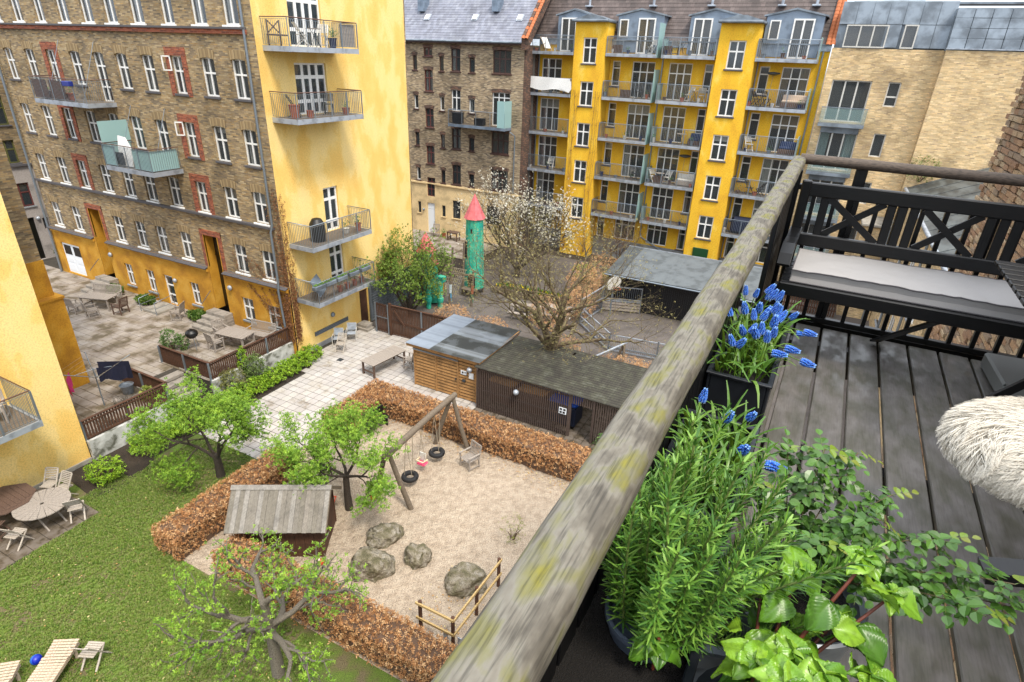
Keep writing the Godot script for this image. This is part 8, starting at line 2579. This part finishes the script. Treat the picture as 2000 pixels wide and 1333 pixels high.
func planters() -> void:
	box_planter("black planter box full of blue grape hyacinths by the bench", -0.275, -0.03, -2.28, -3.02, 0.27)
	muscari("blue grape hyacinths in full bloom in the planter by the bench", Vector3(-0.155, 0.23, -2.65), 0.1, 0.33, 34, 120, 4)
	box_planter("black planter box with fading grape hyacinths between the blooming box and the rosemary", -0.275, -0.03, -1.42, -1.97, 0.25)
	muscari("few fading grape hyacinths among long green leaves in the middle planter", Vector3(-0.155, 0.21, -1.7), 0.1, 0.22, 5, 130, 9, true)
	var p3 := box_planter("black planter box holding the rosemary pot", -0.31, -0.02, -0.74, -1.36, 0.22)
	part(p3, "moss", mb().ball(Vector3(-0.06, 0.165, 0.2), Vector3(0.05, 0.012, 0.07), 6, 10), mat("moss", lin(0.08, 0.10, 0.015), 0.95))
	# rosemary in its pot
	var pot := thing("nursery_pot", "grey-blue round plastic pot with the rosemary", "pot", bal(-0.145, 0.1, -1.03))
	part(pot, "pot", mb().lathe(Vector3(), [Vector2(0.075, 0), Vector2(0.098, 0.125), Vector2(0.104, 0.125), Vector2(0.104, 0.137), Vector2(0.095, 0.137), Vector2(0.09, 0.11), Vector2(0, 0.11)], 28), M.pot_blue)
	part(pot, "plant_label", mb().box(Vector3(-0.075, 0.2, 0.0), Vector3(0.02, 0.13, 0.002), Basis(Vector3.UP, 0.9)), M.tag_white)
	var ro := thing("rosemary", "bushy rosemary with upright needle-leaved shoots beside the mossy rail", "herb", bal(-0.13, 0.2, -1.05))
	var nm := mat("rosemary_needles", Color.WHITE, 0.5, {vc = true, back = S(0.3, 0.38, 0.12)})
	var g := RandomNumberGenerator.new()
	g.seed = 31
	var shoots := []
	for v in 5:
		var m := mb()
		var L := 1.0
		var n := 150
		for i in n:
			var t := 0.06 + 0.94 * i / n
			var a := i * 2.4
			var e := 0.45 + 0.55 * t + g.randf_range(-0.25, 0.25)
			var d := Vector3(cos(a) * cos(e), sin(e), sin(a) * cos(e))
			var l := (0.115 if t < 0.85 else 0.08) * g.randf_range(0.7, 1.2)
			var s := d.cross(Vector3.UP).normalized() * 0.006
			var o := Vector3(0.05 * sin(t * 2.2 + v), t * L, 0.05 * cos(t * 1.7 + v))
			var dn := Vector3(0, -0.25 * l, 0) * g.randf()
			m.col = [Color(0.05, 0.14, 0.02), Color(0.08, 0.20, 0.025), Color(0.13, 0.28, 0.035), Color(0.18, 0.33, 0.05)][g.randi() % 4]
			var tip := o + d * l + dn
			var mid := o + d * l * 0.5 + dn * 0.2
			m.quad(o - s * 0.5, o + s * 0.5, mid + s, mid - s)
			m.quad(mid - s, mid + s, tip + s * 0.4, tip - s * 0.4)
		m.col = Color(0.16, 0.20, 0.06)
		var pts := []
		for i in 9: pts.append(Vector3(0.05 * sin(i / 8.0 * 2.2 + v), i / 8.0, 0.05 * cos(i / 8.0 * 1.7 + v)))
		m.tube(pts, [0.010, 0.009, 0.006], 5, false)
		shoots.append(m.done())
	for i in 56:
		var a := i * 2.4
		var rr := sqrt(i / 56.0)
		var tilt := rr * 0.8 * (0.3 if cos(a) < -0.1 else 1.0) * (0.5 if sin(a) > 0.2 else 1.0)
		var ax := Vector3(-sin(a), 0, cos(a))
		var s := g.randf_range(0.36, 0.5) * (1.05 - 0.2 * rr)
		var h := s * g.randf_range(0.95, 1.15)
		part(ro, "shoot", shoots[i % 5], nm, Transform3D(Basis(ax, -tilt) * Basis(Vector3.UP, g.randf() * TAU) * Basis.from_scale(Vector3(s, h, s)), Vector3(cos(a), 0, sin(a)) * rr * 0.085))
	# zinc tub with the rose
	var tub := thing("zinc_tub", "round zinc tub with a drop handle on the deck", "tub", bal(0.155, 0, -1.32))
	part(tub, "tub", mb().lathe(Vector3(), [Vector2(0.135, 0), Vector2(0.165, 0.2), Vector2(0.172, 0.205), Vector2(0.165, 0.21), Vector2(0.155, 0.2), Vector2(0.15, 0.17), Vector2(0, 0.17)], 32), M.zinc_tub)
	part(tub, "soil", mb().lathe(Vector3(0, 0.172, 0), [Vector2(0.148, 0.0), Vector2(0.06, 0.012), Vector2(0, 0.014)], 20), M.potting_soil)
	part(tub, "handle", mb().tube(ring_pts(Vector3(-0.03, 0.17, 0.165), 0.022, 14), [0.003], 5, false), M.galvanised)
	var zt := thing("zinc_tray", "flat zinc tray holding the broad-leaved plant on the deck", "tray", bal(0.10, 0, -0.93))
	part(zt, "tray", mb().lathe(Vector3(), [Vector2(0.2, 0), Vector2(0.235, 0.07), Vector2(0.24, 0.07), Vector2(0.225, 0.03), Vector2(0, 0.028)], 32), M.zinc_tub)
	part(zt, "handle", mb().box(Vector3(-0.09, 0.09, -0.2), Vector3(0.1, 0.012, 0.025), Basis(Vector3.UP, 0.3)), M.galvanised)
	# rose bush
	var rs := thing("rose_bush", "small-leaved rose bush arching over the deck boards from the zinc tub", "plant", bal(0.12, 0.18, -1.32))
	var spr := []
	for v in 4:
		var m := mb()
		var lg := RandomNumberGenerator.new()
		lg.seed = 50 + v
		m.col = Color(0.10, 0.14, 0.03)
		m.tube([Vector3(), Vector3(0, 0.01, -0.07)], [0.0012], 4, false)
		for q in [[0.0, -0.085, 0.0], [0.55, -0.05, 0.02], [-0.55, -0.05, -0.02], [0.7, -0.022, 0.02], [-0.7, -0.022, -0.02]]:
			var k := lg.randf()
			m.col = Color(0.03, 0.085, 0.012).lerp(Color(0.09, 0.20, 0.028), k)
			if v == 3: m.col = Color(0.14, 0.22, 0.025).lerp(Color(0.22, 0.14, 0.04), k * 0.5)
			var b := Basis(Vector3.UP, -q[0] * 1.3)
			var o := Vector3(0, 0.006, q[1] + 0.01)
			var l := lg.randf_range(0.03, 0.038)
			var pts := []
			for e in [[0.0, 0.0], [0.30, 0.22], [0.38, 0.5], [0.25, 0.8], [0.0, 1.0]]: pts.append([e[0] * l, -e[1] * l, 0.12 * l * e[0] / 0.38 - 0.12 * l * e[1] * e[1]])
			for i in 4:
				for s in [-1, 1]:
					var A: Vector3 = o + b * Vector3(0, -0.12 * l * pow(-pts[i][1] / l, 2), pts[i][1])
					var B: Vector3 = o + b * Vector3(0, -0.12 * l * pow(-pts[i + 1][1] / l, 2), pts[i + 1][1])
					var C: Vector3 = o + b * Vector3(s * pts[i][0], pts[i][2], pts[i][1])
					var D: Vector3 = o + b * Vector3(s * pts[i + 1][0], pts[i + 1][2], pts[i + 1][1])
					if s > 0: m.quad(A, C, D, B)
					else: m.quad(C, A, B, D)
		spr.append(m.done())
	var rm := mat("rose_leaf", Color.WHITE, 0.38, {vc = true, back = S(0.3, 0.38, 0.12), spec = 0.5})
	var cane := mat("rose_cane", lin(0.10, 0.075, 0.03), 0.6)
	var canes := [[0.10, 0.34, -0.22], [0.02, 0.36, -0.16], [-0.06, 0.30, -0.2], [0.30, 0.28, -0.06], [0.42, 0.26, 0.0], [0.50, 0.22, 0.02], [0.36, 0.24, 0.1], [0.16, 0.3, -0.02], [-0.12, 0.25, -0.06], [0.2, 0.26, -0.2], [0.06, 0.24, 0.06], [0.26, 0.20, 0.02]]
	for cn in canes:
		var e := Vector3(cn[0], cn[1], cn[2])
		var mid := e * 0.5 + Vector3(0, 0.1, 0)
		var pts := []
		for i in 9:
			var t := i / 8.0
			pts.append(Vector3().lerp(mid, t).lerp(mid.lerp(e, t), t))
		part(rs, "cane", mb().tube(pts, [0.004, 0.003, 0.0015], 5, false), cane)
		for i in 24:
			var t := 0.3 + 0.7 * i / 23.0
			var p := Vector3().lerp(mid, t).lerp(mid.lerp(e, t), t)
			var bs := Basis(Vector3.UP, i * 2.4 + g.randf_range(-0.4, 0.4)) * Basis(Vector3.RIGHT, g.randf_range(-0.7, 0.5)) * Basis(Vector3.BACK, g.randf_range(-0.6, 0.6))
			part(rs, "leaf_sprig", spr[3 if t > 0.97 else g.randi() % 3], rm, Transform3D(bs * Basis.from_scale(Vector3.ONE * g.randf_range(0.55, 0.9)), p))
	# broad-leaved plant on red stems
	var hy := thing("broad_leaved_plant", "plant with large light green crinkled leaves on reddish stems at the deck edge", "plant", bal(0.10, 0.09, -0.93))
	var lms := []
	for c in [[0.10, 0.24, 0.018], [0.16, 0.33, 0.022], [0.07, 0.18, 0.018], [0.22, 0.40, 0.03]]: lms.append(mat("broad_leaf_%d" % lms.size(), lin(c[0], c[1], c[2]), 0.36, {back = S(0.4, 0.5, 0.12), tex = cache.blot, scale = 12.0, spec = 0.5}))
	var red := mat("red_stem", lin(0.14, 0.035, 0.02), 0.5)
	part(hy, "pot", mb().lathe(Vector3(), [Vector2(0.085, -0.06), Vector2(0.11, 0.1), Vector2(0.1, 0.1), Vector2(0, 0.09)], 22), M.anthracite)
	var stems := [[0.137, 0.425, -0.198], [0.205, 0.345, -0.22], [0.031, 0.345, -0.19], [-0.032, 0.325, -0.143], [0.126, 0.285, -0.17], [0.046, 0.30, -0.013], [-0.017, 0.33, 0.071], [0.094, 0.34, 0.044], [0.19, 0.26, -0.07], [0.027, 0.40, 0.15]]
	for s in stems:
		var e := Vector3(s[0], s[1], s[2])
		var mid := Vector3(e.x * 0.35, e.y * 0.6, e.z * 0.35)
		part(hy, "stem", mb().tube([Vector3(0, 0.05, 0), mid, e], [0.0055, 0.0045, 0.003], 7, false), red)
		for i in 5: part(hy, "leaf", heart_leaf(g.randi() % 7), lms[[1, 3, 1, 0, 3][i]], Transform3D(Basis(Vector3.UP, i * 1.3 + s[0] * 9) * Basis(Vector3.RIGHT, 0.35 - 0.22 * i) * Basis.from_scale(Vector3.ONE * g.randf_range(0.04, 0.075)), e + Vector3(0, 0.004 * i, 0)))
		for i in 5:
			var t := 0.66 + 0.06 * i
			var p := Vector3(0, 0.05, 0).lerp(mid, minf(1, t * 1.6)) if t < 0.62 else mid.lerp(e, (t - 0.62) / 0.38)
			var a: float = i * 2.1 + s[0] * 20
			var sc := g.randf_range(0.05, 0.078)
			part(hy, "leaf", heart_leaf(g.randi() % 7), lms[g.randi() % 4], Transform3D(Basis(Vector3.UP, a) * Basis(Vector3.RIGHT, g.randf_range(-0.6, 0.4)) * Basis(Vector3.BACK, g.randf_range(-0.5, 0.5)) * Basis.from_scale(Vector3.ONE * sc), p + Basis(Vector3.UP, a) * Vector3(0, 0.012, -0.012 - 0.03 * g.randf())))
	# three broad leaves growing beside the rosemary
	var vl := thing("broad_leaf_seedling", "broad dark green leaves growing at the front of the rosemary pot", "plant", bal(-0.10, 0.24, -0.93))
	part(vl, "stem", mb().tube([Vector3(0, -0.05, 0), Vector3(0.0, 0.05, 0)], [0.004], 6), red)
	for i in 6: part(vl, "leaf", heart_leaf(i), lms[2 if i % 2 else 0], Transform3D(Basis(Vector3.UP, i * 1.15) * Basis(Vector3.RIGHT, -0.2) * Basis.from_scale(Vector3.ONE * (0.055 + 0.008 * (i % 3))), Vector3(0, 0.04, 0)))


func fleece(label: String, x: Transform3D, r: Vector3, n: int, sd: int) -> void:
	var o := thing("sheepskin", label, "sheepskin", x, "sheepskins on the chairs")
	part(o, "hide", mb().ball(Vector3(), r * 0.93, 14, 22), M.fleece)
	var g := RandomNumberGenerator.new()
	g.seed = sd
	var lock := shared("lock", func() -> Mesh:
		var m := mb()
		for k in 5:
			var a := TAU * k / 5
			var p0 := Vector3(cos(a) * 0.006, 0, sin(a) * 0.006)
			var s := Vector3(-sin(a), 0, cos(a)) * 0.0009
			var pts := [p0, p0 + Vector3(0.004 * cos(a * 2), 0.03, 0.01), p0 + Vector3(0.008 * sin(a * 3), 0.055, 0.026), p0 * 0.5 + Vector3(0.004, 0.068, 0.048)]
			for i in 3: m.quad(pts[i] - s, pts[i] + s, pts[i + 1] + s * (0.7 - 0.2 * i), pts[i + 1] - s * (0.7 - 0.2 * i))
		return m.done())
	var f := FastNoiseLite.new()
	f.seed = sd
	f.frequency = 6.0
	var xs := []
	var cs := []
	for i in n:
		var u := g.randf_range(-1, 1)
		var a := g.randf() * TAU
		var q := sqrt(1 - u * u)
		var d := Vector3(q * cos(a), u, q * sin(a))
		var p := d * r * 0.88
		var nrm := (d / r).normalized()
		var w := f.get_noise_3dv(p) * 2.5
		# locks fall downwards and to the rail side
		var down := (Vector3(-0.75, -0.75, 0.25) - nrm * nrm.dot(Vector3(-0.75, -0.75, 0.25))).rotated(nrm, w * 0.6)
		if down.length() < 0.05: down = Vector3(-1, 0, 0)
		down = down.normalized()
		var y := (nrm + down * 0.35).normalized()
		var xx := y.cross(down).normalized()
		xs.append(Transform3D(Basis(xx, y, xx.cross(y)).scaled_local(Vector3.ONE * g.randf_range(0.6, 1.05)), p))
		var k := g.randf_range(0.86, 1.0) + f.get_noise_3dv(p * 0.6) * 0.12
		cs.append(Color(k, k * 0.985, k * 0.95))
	many(o, "wool", lock, M.fleece, xs, cs)


func seats() -> void:
	# folding slatted table
	var t := thing("folding_table", "black slatted folding table beside the bench", "table", bal(1.04, 0, -2.78))
	for i in 9: part(t, "top_slat", mb().bev(Vector3(0, 0.7, -0.3 + i * 0.074), Vector3(0.72, 0.018, 0.058), 0.003), M.black_wood_x)
	for s in [-1, 1]:
		part(t, "top_bearer", mb().box(Vector3(s * 0.29, 0.68, 0), Vector3(0.03, 0.025, 0.62)), M.black_wood_z)
		part(t, "leg", mb().bar(Vector3(-0.29, 0.0, s * 0.24), Vector3(0.26, 0.68, s * 0.24), 0.022, 0.034), M.black_wood_y)
		part(t, "leg", mb().bar(Vector3(0.29, 0.0, s * 0.21), Vector3(-0.26, 0.68, s * 0.21), 0.022, 0.034), M.black_wood_y)
	part(t, "stretcher", mb().box(Vector3(-0.24, 0.06, 0), Vector3(0.03, 0.03, 0.46)), M.black_wood_z)
	# granite parasol foot with its sleeve
	var p := thing("parasol_foot", "square granite parasol foot with steel sleeve under the table", "parasol base", bal(1.13, 0, -3.5, 3))
	part(p, "granite_block", mb().bev(Vector3(0, 0.045, 0), Vector3(0.4, 0.085, 0.4), 0.01), M.granite)
	part(p, "sleeve", mb().tube([Vector3(0.0, 0.08, 0), Vector3(0.0, 0.4, 0)], [0.024], 14), M.galvanised)
	part(p, "collar", mb().tube([Vector3(0.0, 0.088, 0), Vector3(0.0, 0.1, 0)], [0.045], 16), M.steel_dark)
	# two folding armchairs with sheepskins
	for k in 2:
		var c := thing("black_armchair", ["black folding armchair under the large sheepskin", "black folding armchair under the sheepskin by the table"][k], "chair", bal(1.15 + 0.25 * k, 0, -1.78 - 0.7 * k, -82), "black folding armchairs on the deck")
		for s in [-1, 1]:
			var pts := []
			for i in 8:
				var u := i / 7.0
				pts.append(Vector3(s * 0.27, 0.54 - 0.16 * u * u + 0.012 * sin(u * 6), -0.2 + (0.88 if s > 0 else 0.4) * u))
			var arm := mb()
			for i in 7: arm.bar(pts[i], pts[i + 1], 0.056, 0.032)
			part(c, "curved_arm", arm, M.black_wood_z)
			part(c, "leg", mb().bar(Vector3(s * 0.25, 0.0, 0.32), Vector3(s * 0.25, 0.86, -0.3), 0.024, 0.04, Vector3.RIGHT), M.black_wood_y)
			part(c, "leg", mb().bar(Vector3(s * 0.22, 0.0, -0.3), Vector3(s * 0.22, 0.44, 0.26), 0.024, 0.04, Vector3.RIGHT), M.black_wood_y)
		for i in 6: part(c, "seat_slat", mb().bev(Vector3(0, 0.42, -0.18 + i * 0.075), Vector3(0.44, 0.018, 0.06), 0.003), M.black_wood_x)
		for i in 5: part(c, "back_slat", mb().bev(Vector3(0, 0.55 + i * 0.07, -0.17 - i * 0.04), Vector3(0.46, 0.055, 0.016), 0.003, Basis(Vector3.RIGHT, -0.5)), M.black_wood_x)
	fleece("large cream sheepskin with long wool draped on the nearer black armchair", bal(0.74, 0.47, -1.9), Vector3(0.26, 0.10, 0.18), 18000, 3)
	fleece("cream sheepskin on the black armchair by the folding table", bal(1.27, 0.42, -2.42), Vector3(0.27, 0.12, 0.2), 3500, 4)
